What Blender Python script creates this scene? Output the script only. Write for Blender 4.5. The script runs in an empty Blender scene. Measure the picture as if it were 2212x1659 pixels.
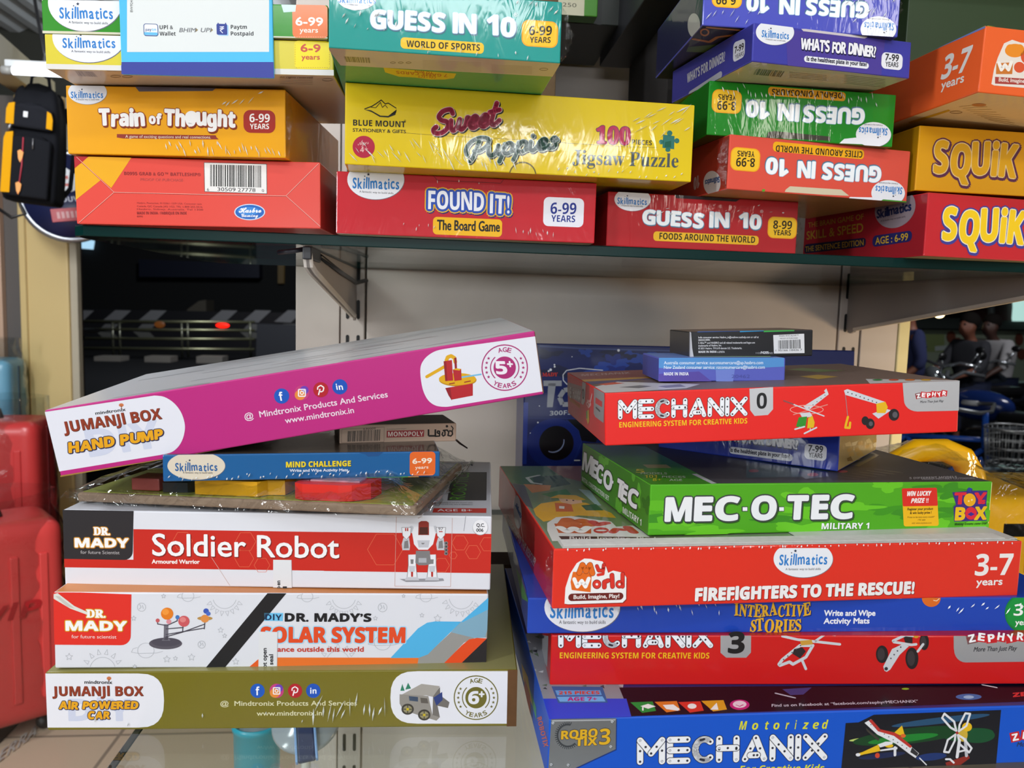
import bpy, bmesh, math, random, unicodedata
from mathutils import Vector, Matrix
random.seed(4)
SC = bpy.context.scene
COL = SC.collection
# ------------------------------------------------------------------ camera, world, lights, exposure
CAM = Vector((0, 0, 1.40)); FPX = 1690.0; CX, CY = 1106.0, 829.5
PITCH, YAW, ROLL = math.radians(5.4946), math.radians(5.4042), 0.028
FW = Vector((math.sin(YAW)*math.cos(PITCH), math.cos(YAW)*math.cos(PITCH), -math.sin(PITCH)))
_rt = Vector((math.cos(YAW), -math.sin(YAW), 0)); _up = _rt.cross(FW)
RT = _rt*math.cos(ROLL) + _up*math.sin(ROLL); UP = -_rt*math.sin(ROLL) + _up*math.cos(ROLL)
cam = bpy.data.cameras.new('camera'); cam_o = bpy.data.objects.new('camera', cam); COL.objects.link(cam_o)
m = Matrix((RT, UP, -FW)).transposed().to_4x4(); m.translation = CAM
cam_o.matrix_world = m
cam.sensor_width = 36; cam.lens = FPX/2212*36; cam.clip_start = 0.02; cam.clip_end = 200
cam.dof.use_dof = True; cam.dof.focus_distance = 0.62; cam.dof.aperture_fstop = 13
SC.camera = cam_o
vs = SC.view_settings
vs.view_transform = 'Standard'; vs.look = 'None'; vs.gamma = 1; vs.use_curve_mapping = False
vs.exposure = 0.0
SC.cycles.transparent_max_bounces = 12
SC.cycles.max_bounces = 8
SC.cycles.caustics_reflective = False
SC.cycles.caustics_refractive = False
SC.cycles.use_denoising = True
world = bpy.data.worlds.new('night'); SC.world = world; world.use_nodes = True
bg = world.node_tree.nodes['Background']
bg.inputs[0].default_value = (0.35, 0.42, 0.55, 1); bg.inputs[1].default_value = 0.012
def area(name, loc, target, sx, sy, power, color):
    d = bpy.data.lights.new(name, 'AREA'); d.shape = 'RECTANGLE'; d.size = sx; d.size_y = sy
    d.energy = power; d.color = color
    o = bpy.data.objects.new(name, d); COL.objects.link(o); o.location = loc
    o.rotation_euler = (Vector(target)-Vector(loc)).to_track_quat('-Z', 'Y').to_euler()
    return o
COOL = (0.93, 0.97, 1.0)
# the shop's ceiling tubes before the shelves and behind the camera, with added fill lamps
area('tube_light_front', (0.1, -0.35, 2.62), (0.1, 0.6, 1.3), 1.9, 0.10, 7, COOL)
area('tube_light_mid', (-0.4, -2.0, 2.62), (0, 0.6, 1.3), 1.9, 0.12, 21, COOL)
area('tube_light_side', (1.5, -1.6, 2.6), (0.3, 0.6, 1.3), 0.12, 1.6, 12, (1, .93, .82))
area('low_fill_opposite', (-0.2, -5.2, 1.68), (0, 0.6, 1.3), 3.6, 0.32, 62, COOL)  # added low fill for the wall under the shelf, no real counter
area('fill_light_left', (-2.3, -0.9, 2.1), (-0.1, 1.1, 0.8), 0.25, 1.2, 40, COOL)  # added fill from the left for the space below the lower glass
area('tube_light_glare', (0.75, -2.6, 2.2), (0.1, 0.7, 1.55), 0.9, 0.08, 8, COOL)
area('fill_light_bags', (-1.1, 0.9, 2.45), (-1.6, 2.8, 0.6), 0.2, 1.0, 34, COOL)  # added fill that brightens the suitcases, no fitting hangs there
area('stall_lamp_warm', (1.3, 0.66, 1.12), (0.7, 1.0, 1.42), 0.15, 0.15, 4.2, (1.0, .74, .45))
area('ceiling_fill_uplight', (-1.0, 4.1, 2.5), (-1.6, 3.6, 2.75), 0.8, 0.05, 5, COOL)  # added upward fill to lighten the corrugated ceiling, apart from the hung tube
area('street_lamp_cool', (-3.0, 14.0, 6.0), (-2.5, 19.0, 0.5), 1.5, 1.5, 420, (.9, .95, 1.0))
area('stall_front_lamp', (5.5, 4.5, 3.6), (5.8, 8.0, 1.0), 1.2, 0.4, 70, (.95, .97, 1.0))

# ------------------------------------------------------------------ materials
def lin(c):
    c = c/255
    return c/12.92 if c <= .04045 else ((c+.055)/1.055)**2.4
def rgb(h):
    h = h.lstrip('#'); h = ''.join(c*2 for c in h) if len(h) == 3 else h
    return (lin(int(h[0:2], 16)), lin(int(h[2:4], 16)), lin(int(h[4:6], 16)), 1)
_M = {}
def schlick(nt, f0, bp=None):
    N = nt.nodes; L = nt.links
    lw = N.new('ShaderNodeLayerWeight'); lw.inputs['Blend'].default_value = .5
    if bp: L.new(bp.outputs[0], lw.inputs['Normal'])
    p = N.new('ShaderNodeMath'); p.operation = 'POWER'; p.inputs[1].default_value = 4.5; L.new(lw.outputs['Facing'], p.inputs[0])
    a = N.new('ShaderNodeMath'); a.operation = 'MULTIPLY_ADD'; a.inputs[1].default_value = .9-f0; a.inputs[2].default_value = f0; L.new(p.outputs[0], a.inputs[0])
    return a
def M(h, k='p', **kw):
    """k: p satin print, w shrink-wrapped print, g glossy card, c raw card, e emitter, m metal, f film, r rubber/plastic, t cloth"""
    key = (h, k, tuple(sorted(kw.items())))
    if key in _M: return _M[key]
    mt = bpy.data.materials.new('mat_%s_%s' % (k, h.lstrip('#'))); mt.use_nodes = True
    nt = mt.node_tree; N = nt.nodes; L = nt.links; b = N['Principled BSDF']; c = rgb(h)
    b.inputs['Base Color'].default_value = c
    def noise(scale, detail=2, sc=(1, 1, 1), dist=0):
        g = N.new('ShaderNodeNewGeometry'); mp = N.new('ShaderNodeMapping'); mp.inputs['Scale'].default_value = sc
        n = N.new('ShaderNodeTexNoise'); n.inputs['Scale'].default_value = scale; n.inputs['Detail'].default_value = detail
        n.inputs['Distortion'].default_value = dist
        L.new(g.outputs['Position'], mp.inputs[0]); L.new(mp.outputs[0], n.inputs['Vector']); return n
    def bump(n, strength, dist, sock='Normal'):
        bp = N.new('ShaderNodeBump'); bp.inputs['Strength'].default_value = strength; bp.inputs['Distance'].default_value = dist
        L.new(n.outputs[0], bp.inputs['Height']); L.new(bp.outputs[0], b.inputs[sock]); return bp
    if k == 'p':
        b.inputs['Roughness'].default_value = .42; b.inputs['Specular IOR Level'].default_value = .35
    elif k == 'd':
        b.inputs['Roughness'].default_value = .25; b.inputs['Specular IOR Level'].default_value = .12
    elif k == 'g':
        b.inputs['Roughness'].default_value = .3; b.inputs['Specular IOR Level'].default_value = .5
        b.inputs['Coat Weight'].default_value = .25; b.inputs['Coat Roughness'].default_value = .12
        bump(noise(55, 2), .12, .0006, 'Coat Normal'); b.inputs['Specular IOR Level'].default_value = .3
    elif k == 'w':
        b.inputs['Roughness'].default_value = .4; b.inputs['Specular IOR Level'].default_value = .15
        b.inputs['Coat Weight'].default_value = .55; b.inputs['Coat Roughness'].default_value = .07
        bump(noise(30, 3, (2.4, 1, .7), 1.2), .28, .0012, 'Coat Normal')
    elif k == 'c':
        b.inputs['Roughness'].default_value = .85; b.inputs['Specular IOR Level'].default_value = .2
        n = noise(160, 3); mx = N.new('ShaderNodeMix'); mx.data_type = 'RGBA'
        mx.inputs['A'].default_value = c; mx.inputs['B'].default_value = tuple(x*.75 for x in c[:3])+(1,)
        L.new(n.outputs[0], mx.inputs['Factor']); L.new(mx.outputs['Result'], b.inputs['Base Color']); bump(n, .3, .0005)
    elif k == 'e':
        b.inputs['Base Color'].default_value = (0, 0, 0, 1)
        b.inputs['Emission Color'].default_value = c; b.inputs['Emission Strength'].default_value = kw.get('s', 3)
    elif k == 'm':
        b.inputs['Metallic'].default_value = .85; b.inputs['Roughness'].default_value = kw.get('r', .35)
        bump(noise(90, 2, (1, 1, 8)), .06, .0004)
    elif k == 'r':
        b.inputs['Roughness'].default_value = kw.get('r', .38)
        bump(noise(kw.get('n', 70), 2), .08, .0008)
    elif k == 't':
        b.inputs['Roughness'].default_value = .9; b.inputs['Specular IOR Level'].default_value = .15
        bump(noise(260, 2), .4, .001)
    elif k == 'a':          # painted steel of the shelf unit: faint stains
        b.inputs['Roughness'].default_value = .45
        n = noise(7, 4, (1, 1, .6), .5); cr = N.new('ShaderNodeValToRGB')
        cr.color_ramp.elements[0].position = .3; cr.color_ramp.elements[1].position = .7
        cr.color_ramp.elements[0].color = tuple(x*.86 for x in c[:3])+(1,); cr.color_ramp.elements[1].color = c
        L.new(n.outputs[0], cr.inputs[0]); L.new(cr.outputs[0], b.inputs['Base Color'])
    elif k == 'f':          # clear plastic film with wrinkles
        N.remove(b); tr = N.new('ShaderNodeBsdfTransparent'); tr.inputs[0].default_value = c
        gl = N.new('ShaderNodeBsdfGlossy'); gl.inputs['Roughness'].default_value = .1
        n = noise(kw.get('n', 30), 3, (1, 1, 1), 1.0); bp = N.new('ShaderNodeBump'); bp.inputs['Strength'].default_value = .8
        bp.inputs['Distance'].default_value = kw.get('d', .004); L.new(n.outputs[0], bp.inputs['Height']); L.new(bp.outputs[0], gl.inputs['Normal'])
        fr = schlick(nt, kw.get('q', .05), bp)
        mx = N.new('ShaderNodeMixShader'); L.new(fr.outputs[0], mx.inputs[0]); L.new(tr.outputs[0], mx.inputs[1]); L.new(gl.outputs[0], mx.inputs[2])
        L.new(mx.outputs[0], N['Material Output'].inputs[0])
    elif k == 'v':          # flat pane of clear glass
        N.remove(b); tr = N.new('ShaderNodeBsdfTransparent'); tr.inputs[0].default_value = c
        gl = N.new('ShaderNodeBsdfGlossy'); gl.inputs['Roughness'].default_value = .02
        fr = schlick(nt, .045)
        mx = N.new('ShaderNodeMixShader'); L.new(fr.outputs[0], mx.inputs[0]); L.new(tr.outputs[0], mx.inputs[1]); L.new(gl.outputs[0], mx.inputs[2])
        L.new(mx.outputs[0], N['Material Output'].inputs[0])
    _M[key] = mt
    return mt

# ------------------------------------------------------------------ objects
def tag(o, label=None, cat=None, group=None, kind=None):
    if label: o['label'] = label
    if cat: o['category'] = cat
    if group: o['group'] = group
    if kind: o['kind'] = kind
    return o
def empty(name, loc=(0, 0, 0), label=None, cat=None, group=None, mat=None):
    o = bpy.data.objects.new(name, None); COL.objects.link(o); o.empty_display_size = .02
    o.matrix_world = mat if mat is not None else Matrix.Translation(Vector(loc))
    return tag(o, label, cat, group)
class MB:
    """collects shapes, links them as ONE mesh object"""
    def __init__(s): s.v = []; s.f = []; s.mi = []; s.ms = []; s.sm = []
    def mat(s, m):
        if m not in s.ms: s.ms.append(m)
        return s.ms.index(m)
    def add(s, vs, fs, m, smooth=False):
        o = len(s.v); s.v += [tuple(v) for v in vs]; i = s.mat(m)
        for f in fs: s.f.append([a+o for a in f]); s.mi.append(i); s.sm.append(smooth)
    def bm(s, b, m, smooth=False):
        b.verts.index_update()
        s.add([v.co[:] for v in b.verts], [[v.index for v in f.verts] for f in b.faces], m, smooth); b.free()
    def box(s, lo, hi, m, bev=0, seg=2, T=None):
        lo, hi = Vector(lo), Vector(hi); b = bmesh.new(); bmesh.ops.create_cube(b, size=1)
        for v in b.verts: v.co = Vector([lo[i]+(v.co[i]+.5)*(hi[i]-lo[i]) for i in range(3)])
        if bev: bmesh.ops.bevel(b, geom=b.edges[:], offset=bev, segments=seg, affect='EDGES', profile=.5)
        if T is not None: b.transform(T)
        s.bm(b, m, bool(bev and seg > 2)); return s
    def tube(s, pts, r, m, n=10, closed=False):
        pts = [Vector(p) for p in pts]; rs = r if isinstance(r, (list, tuple)) else [r]*len(pts); vs = []; fs = []
        prev = None
        for i, p in enumerate(pts):
            a = pts[i-1] if (i > 0 or closed) else p; c = pts[(i+1) % len(pts)] if (i < len(pts)-1 or closed) else p
            t = (c-a).normalized()
            ref = prev if prev is not None else (Vector((0, 0, 1)) if abs(t.z) < .9 else Vector((1, 0, 0)))
            x = (ref - t*ref.dot(t)).normalized(); y = t.cross(x); prev = x
            vs += [p + (x*math.cos(q*2*math.pi/n) + y*math.sin(q*2*math.pi/n))*rs[i] for q in range(n)]
        R = len(pts)
        for i in range(R if closed else R-1):
            for q in range(n):
                j = (i+1) % R; fs.append([i*n+q, i*n+(q+1) % n, j*n+(q+1) % n, j*n+q])
        if not closed: fs += [list(range(n))[::-1], [(R-1)*n+q for q in range(n)]]
        s.add(vs, fs, m, True); return s
    def lathe(s, prof, m, n=24, T=None):
        vs = []; fs = []
        for r, z in prof:
            for q in range(n): vs.append(Vector((r*math.cos(q*2*math.pi/n), r*math.sin(q*2*math.pi/n), z)))
        for i in range(len(prof)-1):
            for q in range(n): fs.append([i*n+q, i*n+(q+1) % n, (i+1)*n+(q+1) % n, (i+1)*n+q])
        fs += [list(range(n))[::-1], [(len(prof)-1)*n+q for q in range(n)]]
        if T is not None: vs = [T @ v for v in vs]
        s.add(vs, fs, m, True); return s
    def prism(s, poly, a, b, m, axis=0):
        """polygon (2D, other two axes) pushed out along axis from a to b"""
        def P(u, v, w):
            p = [0, 0, 0]; p[axis] = w; q = [i for i in range(3) if i != axis]; p[q[0]] = u; p[q[1]] = v; return p
        n = len(poly)
        s.add([P(u, v, a) for u, v in poly]+[P(u, v, b) for u, v in poly],
              [list(range(n))[::-1], list(range(n, 2*n))]+[[i, (i+1) % n, n+(i+1) % n, n+i] for i in range(n)], m); return s
    def ball(s, c, r, m, n=12, sc=(1, 1, 1), T=None):
        b = bmesh.new(); bmesh.ops.create_uvsphere(b, u_segments=n*2, v_segments=n, radius=r)
        for v in b.verts: v.co = Vector((v.co.x*sc[0], v.co.y*sc[1], v.co.z*sc[2]))+Vector(c)
        if T is not None: b.transform(T)
        s.bm(b, m, True); return s
    def build(s, name, parent=None, fix=True):
        me = bpy.data.meshes.new(name); me.from_pydata(s.v, [], s.f)
        for m in s.ms: me.materials.append(m)
        me.polygons.foreach_set('material_index', s.mi); me.polygons.foreach_set('use_smooth', s.sm)
        if fix:
            b = bmesh.new(); b.from_mesh(me); bmesh.ops.recalc_face_normals(b, faces=b.faces[:]); b.to_mesh(me); b.free()
        me.update()
        o = bpy.data.objects.new(name, me); COL.objects.link(o)
        if parent is not None: o.parent = parent
        return o
def ray(x, y): return (FW + RT*((x-CX)/FPX) - UP*((y-CY)/FPX)).normalized()
def at(x, y, d):
    """point seen at photo pixel (x, y) on the plane Y = d"""
    r = ray(x, y); return CAM + r*(d/r.y)
def onz(x, y, z):
    r = ray(x, y); return CAM + r*((z-CAM.z)/r.z)

# ------------------------------------------------------------------ lettering
def sty(s, st):
    if not st: return s
    base = {'sb': (0x1D5D4, 0x1D5EE, 0x1D7EC), 'bi': (0x1D63C, 0x1D656, 0x1D7EC), 'rb': (0x1D400, 0x1D41A, 0x1D7CE),
            'rbi': (0x1D468, 0x1D482, 0x1D7CE), 'scr': (0x1D4D0, 0x1D4EA, 0x1D7CE)}[st]
    r = ''
    for ch in s:
        if ch == 'I' and st in ('sb', 'bi'): r += chr(base[1]+11)
        elif 'A' <= ch <= 'Z': r += chr(base[0]+ord(ch)-65)
        elif 'a' <= ch <= 'z': r += chr(base[1]+ord(ch)-97)
        elif '0' <= ch <= '9': r += chr(base[2]+ord(ch)-48)
        else: r += ch
    return r
_TX = {}
TYPE = bpy.data.scenes.new('type_setting')     # scratch scene where lines of type are turned into meshes; removed at the end
def glyphs(s):
    """flat mesh of a line of type: verts, faces, x range, with capital height 1"""
    if s in _TX: return _TX[s]
    c = bpy.data.curves.new('line', 'FONT'); c.body = s; c.size = 1; c.resolution_u = 3; c.fill_mode = 'FRONT'
    o = bpy.data.objects.new('line', c); TYPE.collection.objects.link(o); vl = TYPE.view_layers[0]; vl.update()
    oe = o.evaluated_get(vl.depsgraph); me = oe.to_mesh()
    k = 1/.715
    v = [(q.co.x*k, q.co.y*k) for q in me.vertices]; f = [tuple(p.vertices) for p in me.polygons]
    oe.to_mesh_clear(); bpy.data.objects.remove(o); bpy.data.curves.remove(c)
    xs = [a for a, b in v] or [0, 1]
    _TX[s] = (v, f, min(xs), max(xs)); return _TX[s]
LAY = 4e-5
class Art:
    """print on one face of a box (root's local box 0..W, 0..D, 0..H); points are read off the photo in zoom frame fr"""
    def __init__(s, root, dims, face='front', k='p', off=1):
        s.root = root; s.W, s.D, s.H = dims; s.k = k; s.mb = MB(); s.fr = (0, 0, 1); s.off = off; s.face = face
        W, D, H = dims; V = Vector
        s.O, s.U, s.V, s.N, s.w, s.h = {
            'front': (V((0, 0, 0)), V((1, 0, 0)), V((0, 0, 1)), V((0, -1, 0)), W, H),
            'back': (V((W, D, 0)), V((-1, 0, 0)), V((0, 0, 1)), V((0, 1, 0)), W, H),
            'left': (V((0, D, 0)), V((0, -1, 0)), V((0, 0, 1)), V((-1, 0, 0)), D, H),
            'right': (V((W, 0, 0)), V((0, 1, 0)), V((0, 0, 1)), V((1, 0, 0)), D, H),
            'top': (V((0, 0, H)), V((1, 0, 0)), V((0, 1, 0)), V((0, 0, 1)), W, D),
            'bottom': (V((0, 0, 0)), V((1, 0, 0)), V((0, 1, 0)), V((0, 0, -1)), W, D)}[face]
        s.inv = root.matrix_world.inverted(); s.c0 = s.inv @ CAM
        s.hnd = 1 if s.U.cross(s.V).dot(s.N) > 0 else -1
    def m(s, h): return h if not isinstance(h, str) else M(h, s.k)
    def z(s, x, y):
        ox, oy, k = s.fr; return (ox+x/k, oy+y/k)
    def uv(s, x, y):
        x, y = s.z(x, y); d = s.inv.to_3x3() @ ray(x, y)
        t = (s.O-s.c0).dot(s.N)/d.dot(s.N); p = s.c0 + d*t - s.O
        return Vector((p.dot(s.U), p.dot(s.V)))
    def P(s, uv, lay): return s.O + s.U*uv[0] + s.V*uv[1] + s.N*(LAY*(lay+s.off))
    def clip(s, pts):
        for ax, lim, sg in ((0, 0, 1), (0, s.w, -1), (1, 0, 1), (1, s.h, -1)):
            out = []
            for i in range(len(pts)):
                a, b = pts[i-1], pts[i]; da, db = (a[ax]-lim)*sg, (b[ax]-lim)*sg
                if (da >= 0) != (db >= 0): out.append(a+(b-a)*(da/(da-db)))
                if db >= 0: out.append(b)
            pts = out
            if len(pts) < 3: return []
        return pts
    def raw(s, uvs, mat, lay, clip=True):
        if clip: uvs = s.clip([Vector(u) for u in uvs])
        if len(uvs) < 3: return
        a = sum(uvs[i-1][0]*uvs[i][1]-uvs[i][0]*uvs[i-1][1] for i in range(len(uvs)))
        if (a > 0) != (s.hnd > 0): uvs = uvs[::-1]
        s.mb.add([s.P(u, lay) for u in uvs], [list(range(len(uvs)))], s.m(mat))
    def poly(s, pts, mat, lay=1): s.raw([s.uv(*p) for p in pts], mat, lay); return s
    def jac(s, x, y):
        e = 4.0; a = s.uv(x, y); return a, (s.uv(x+e, y)-a)/e, (s.uv(x, y+e)-a)/e
    def el(s, x, y, rx, ry, mat, lay=1, n=40, a0=0, a1=360, ring=0):
        full = a1-a0 >= 360
        A = [math.radians(a0+(a1-a0)*i/n) for i in range(n if full else n+1)]
        pts = [s.uv(x+rx*math.cos(t), y-ry*math.sin(t)) for t in A]
        if ring:
            q = [s.uv(x+(rx-ring)*math.cos(t), y-(ry-ring)*math.sin(t)) for t in A]; L = len(A)
            for i in range(L if full else L-1):
                j = (i+1) % L; s.raw([pts[i], pts[j], q[j], q[i]], mat, lay)
        else: s.raw(pts, mat, lay)
        return s
    def rr(s, x, y, w, h, r, mat, lay=1, ring=None):
        """rounded rectangle, square to the box, w and h in zoom pixels"""
        c, jx, jy = s.jac(x, y); sx = jx.length; sy = jy.length
        if s.face in ('left', 'right', 'top', 'bottom'): sx, sy = abs(jx[0])+1e-9, abs(jy[1])+1e-9
        W, H = w*sx/2, h*sy/2; R = min(r*(sx+sy)/2, W, H); pts = []
        for cx, cy, a in ((W-R, H-R, 0), (-W+R, H-R, 90), (-W+R, -H+R, 180), (W-R, -H+R, 270)):
            for i in range(7):
                t = math.radians(a+15*i); pts.append(c+Vector((cx+R*math.cos(t), cy+R*math.sin(t))))
        s.raw(pts, mat, lay); return s
    def quad(s, TL, TR, BR, BL, mat, lay=1, r=0):
        """quad with rounded corners, r as a share of its height"""
        q = [s.uv(*p) for p in (TL, TR, BR, BL)]
        if not r: s.raw(q, mat, lay); return s
        f = lambda a, b: (q[3]*(1-a)+q[2]*a)*(1-b)+(q[0]*(1-a)+q[1]*a)*b
        hh = (q[0]-q[3]).length; ww = (q[1]-q[0]).length; ra, rb = r*hh/ww, r; pts = []
        for cx, cy, a in ((1-ra, 1-rb, 0), (ra, 1-rb, 90), (ra, rb, 180), (1-ra, rb, 270)):
            for i in range(6): t = math.radians(a+18*i); pts.append(f(cx+ra*math.cos(t), cy+rb*math.sin(t)))
        s.raw(pts, mat, lay); return s
    def line(s, pts, w, mat, lay=1, closed=False, cap=True):
        """polyline of width w (zoom px) with round joints"""
        q = [s.uv(*p) for p in pts]; _, jx, jy = s.jac(*pts[0]); W = w*(jx.length+jy.length)/4
        n = len(q)
        for i in range(n if closed else n-1):
            a, b = q[i], q[(i+1) % n]; d = b-a
            if d.length < 1e-9: continue
            p = Vector((-d.y, d.x)).normalized()*W; s.raw([a+p, b+p, b-p, a-p], mat, lay)
        if cap and w > 5:
            for a in q: s.raw([a+Vector((math.cos(t*math.pi/5), math.sin(t*math.pi/5)))*W for t in range(10)], mat, lay+.02)
        return s
    def star(s, x, y, r, mat, lay=1, n=5, ir=.45, rot=90):
        return s.poly([(x+(r if i % 2 == 0 else r*ir)*math.cos(math.radians(rot+i*180/n)), y-(r if i % 2 == 0 else r*ir)*math.sin(math.radians(rot+i*180/n))) for i in range(2*n)], mat, lay)
    def t(s, txt, x0, y0, x1, y1, h, mat, lay=3, st=None, b=0, out=(), sh=(), up=None, jit=0, sp=.1, sk=0):
        """a line of type from baseline point 0 to 1, capitals h high (zoom px). b emboldens, out = outlines
        [(colour, width)], sh = shadows [(colour, dx, dy, width)], all as shares of h; jit staggers the letters"""
        p0 = s.uv(x0, y0); e1 = s.uv(x1, y1)-p0
        dx, dy = x1-x0, y1-y0; L = math.hypot(dx, dy)
        if up is None:
            u = (dy/L, -dx/L); w = s.uv(x0+u[0]*h, y0+u[1]*h)-p0
            if s.face in ('front', 'left', 'right') and abs(e1.x) > abs(e1.y)*2.2: e2 = Vector((0, w.y))
            else: e2 = w
        else: e2 = s.uv(x0+up[0]*h, y0+up[1]*h)-p0
        if not jit:
            v, f, a, c = glyphs(sty(txt, st)); groups = [(v, f, 0, 0, 1)]; x_lo, x_hi = a, c
        else:
            groups = []; X = 0; rnd = random.Random(hash_(txt))
            for ch in txt:
                if ch == ' ': X += .42; continue
                v, f, a, c = glyphs(sty(ch, st)); sc = 1+rnd.uniform(-.08, .08)*jit
                groups.append(([((p-a)*sc, q*sc) for p, q in v], f, X, rnd.uniform(-.06, .06)*jit, rnd.uniform(-.12, .12)*jit)); X += (c-a)*sc+sp
            x_lo, x_hi = 0, X-sp
        wd = e1.length/max(x_hi-x_lo, 1e-6); ex = e1.normalized()
        pad = b + max([o[1] for o in out] or [0])*0
        asp = e2.length/wd
        def draw(mat, r, ox, oy, lay):
            n = 0 if r <= 0 else (8 if r < .12 else 12)
            offs = [(0, 0)]+[(r*math.cos(2*math.pi*i/n), r*math.sin(2*math.pi*i/n)) for i in range(n)]
            m_ = s.m(mat)
            for gv, gf, gx, gy, rot in groups:
                cr, sr = (math.cos(rot), math.sin(rot)) if jit else (1, 0)
                for q, (px, py) in enumerate(offs):
                    vs = []
                    for a, c in gv:
                        if jit: a, c = a*cr-c*sr, a*sr+c*cr
                        X = (a+gx-x_lo)*wd; Y = (c+gy)
                        X += (px+ox)*e2.length + sk*Y*e2.length; Y += py+oy
                        vs.append(s.P(p0+ex*X+e2*Y, lay+q*.012))
                    fl = s.hnd*(ex.x*e2.y-ex.y*e2.x) < 0
                    s.mb.add(vs, [f[::-1] if fl else f for f in gf], m_)
        for c_, ox, oy, r in sh: draw(c_, r+b, ox, oy, lay-1.6)
        for i, (c_, r) in enumerate(sorted(out, key=lambda o: -o[1])): draw(c_, r+b, 0, 0, lay-1.2+i*.3)
        draw(mat, b, 0, 0, lay); return s
    def bars(s, TL, TR, BR, BL, mat, seed=1, n=42, lay=2):
        rnd = random.Random(seed); q = [s.uv(*p) for p in (TL, TR, BR, BL)]; ws = [rnd.choice((1, 1, 2, 3)) for _ in range(2*n+1)]
        tot = sum(ws); a = 0
        for i, w in enumerate(ws):
            if i % 2 == 0:
                l, r = a/tot, (a+w)/tot
                s.raw([q[0].lerp(q[1], l), q[0].lerp(q[1], r), q[3].lerp(q[2], r), q[3].lerp(q[2], l)], mat, lay)
            a += w
        return s
    def done(s, name, label=None):
        if not s.mb.f: return None
        o = s.mb.build(name, s.root, fix=False)
        if label: o['label'] = label
        return o
    def sub(s, fr=None):
        a = Art.__new__(Art); a.__dict__.update(s.__dict__); a.mb = MB()
        if fr: a.fr = fr
        return a
def hash_(t): return sum((i+1)*ord(c) for i, c in enumerate(t)) % 9973
Z = {1: (0, 0, 2.962), 2: (680, 0, 2.962), 3: (1280, 0, 2.3734), 4: (0, 480, 2.861), 5: (620, 520, 2.765), 6: (1400, 560, 2.724),
     7: (80, 980, 3.529), 8: (560, 980, 3.529), 9: (80, 1400, 2.011), 10: (1060, 940, 3.687), 11: (1612, 940, 3.687), 12: (1100, 1260, 3.95),
     13: (1652, 1260, 3.95), 14: (1700, 240, 4.32), 15: (1780, 0, 5.12), 16: (1180, 0, 5.027), 17: (1100, 700, 4.608), 18: (680, 880, 5.53)}
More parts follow.
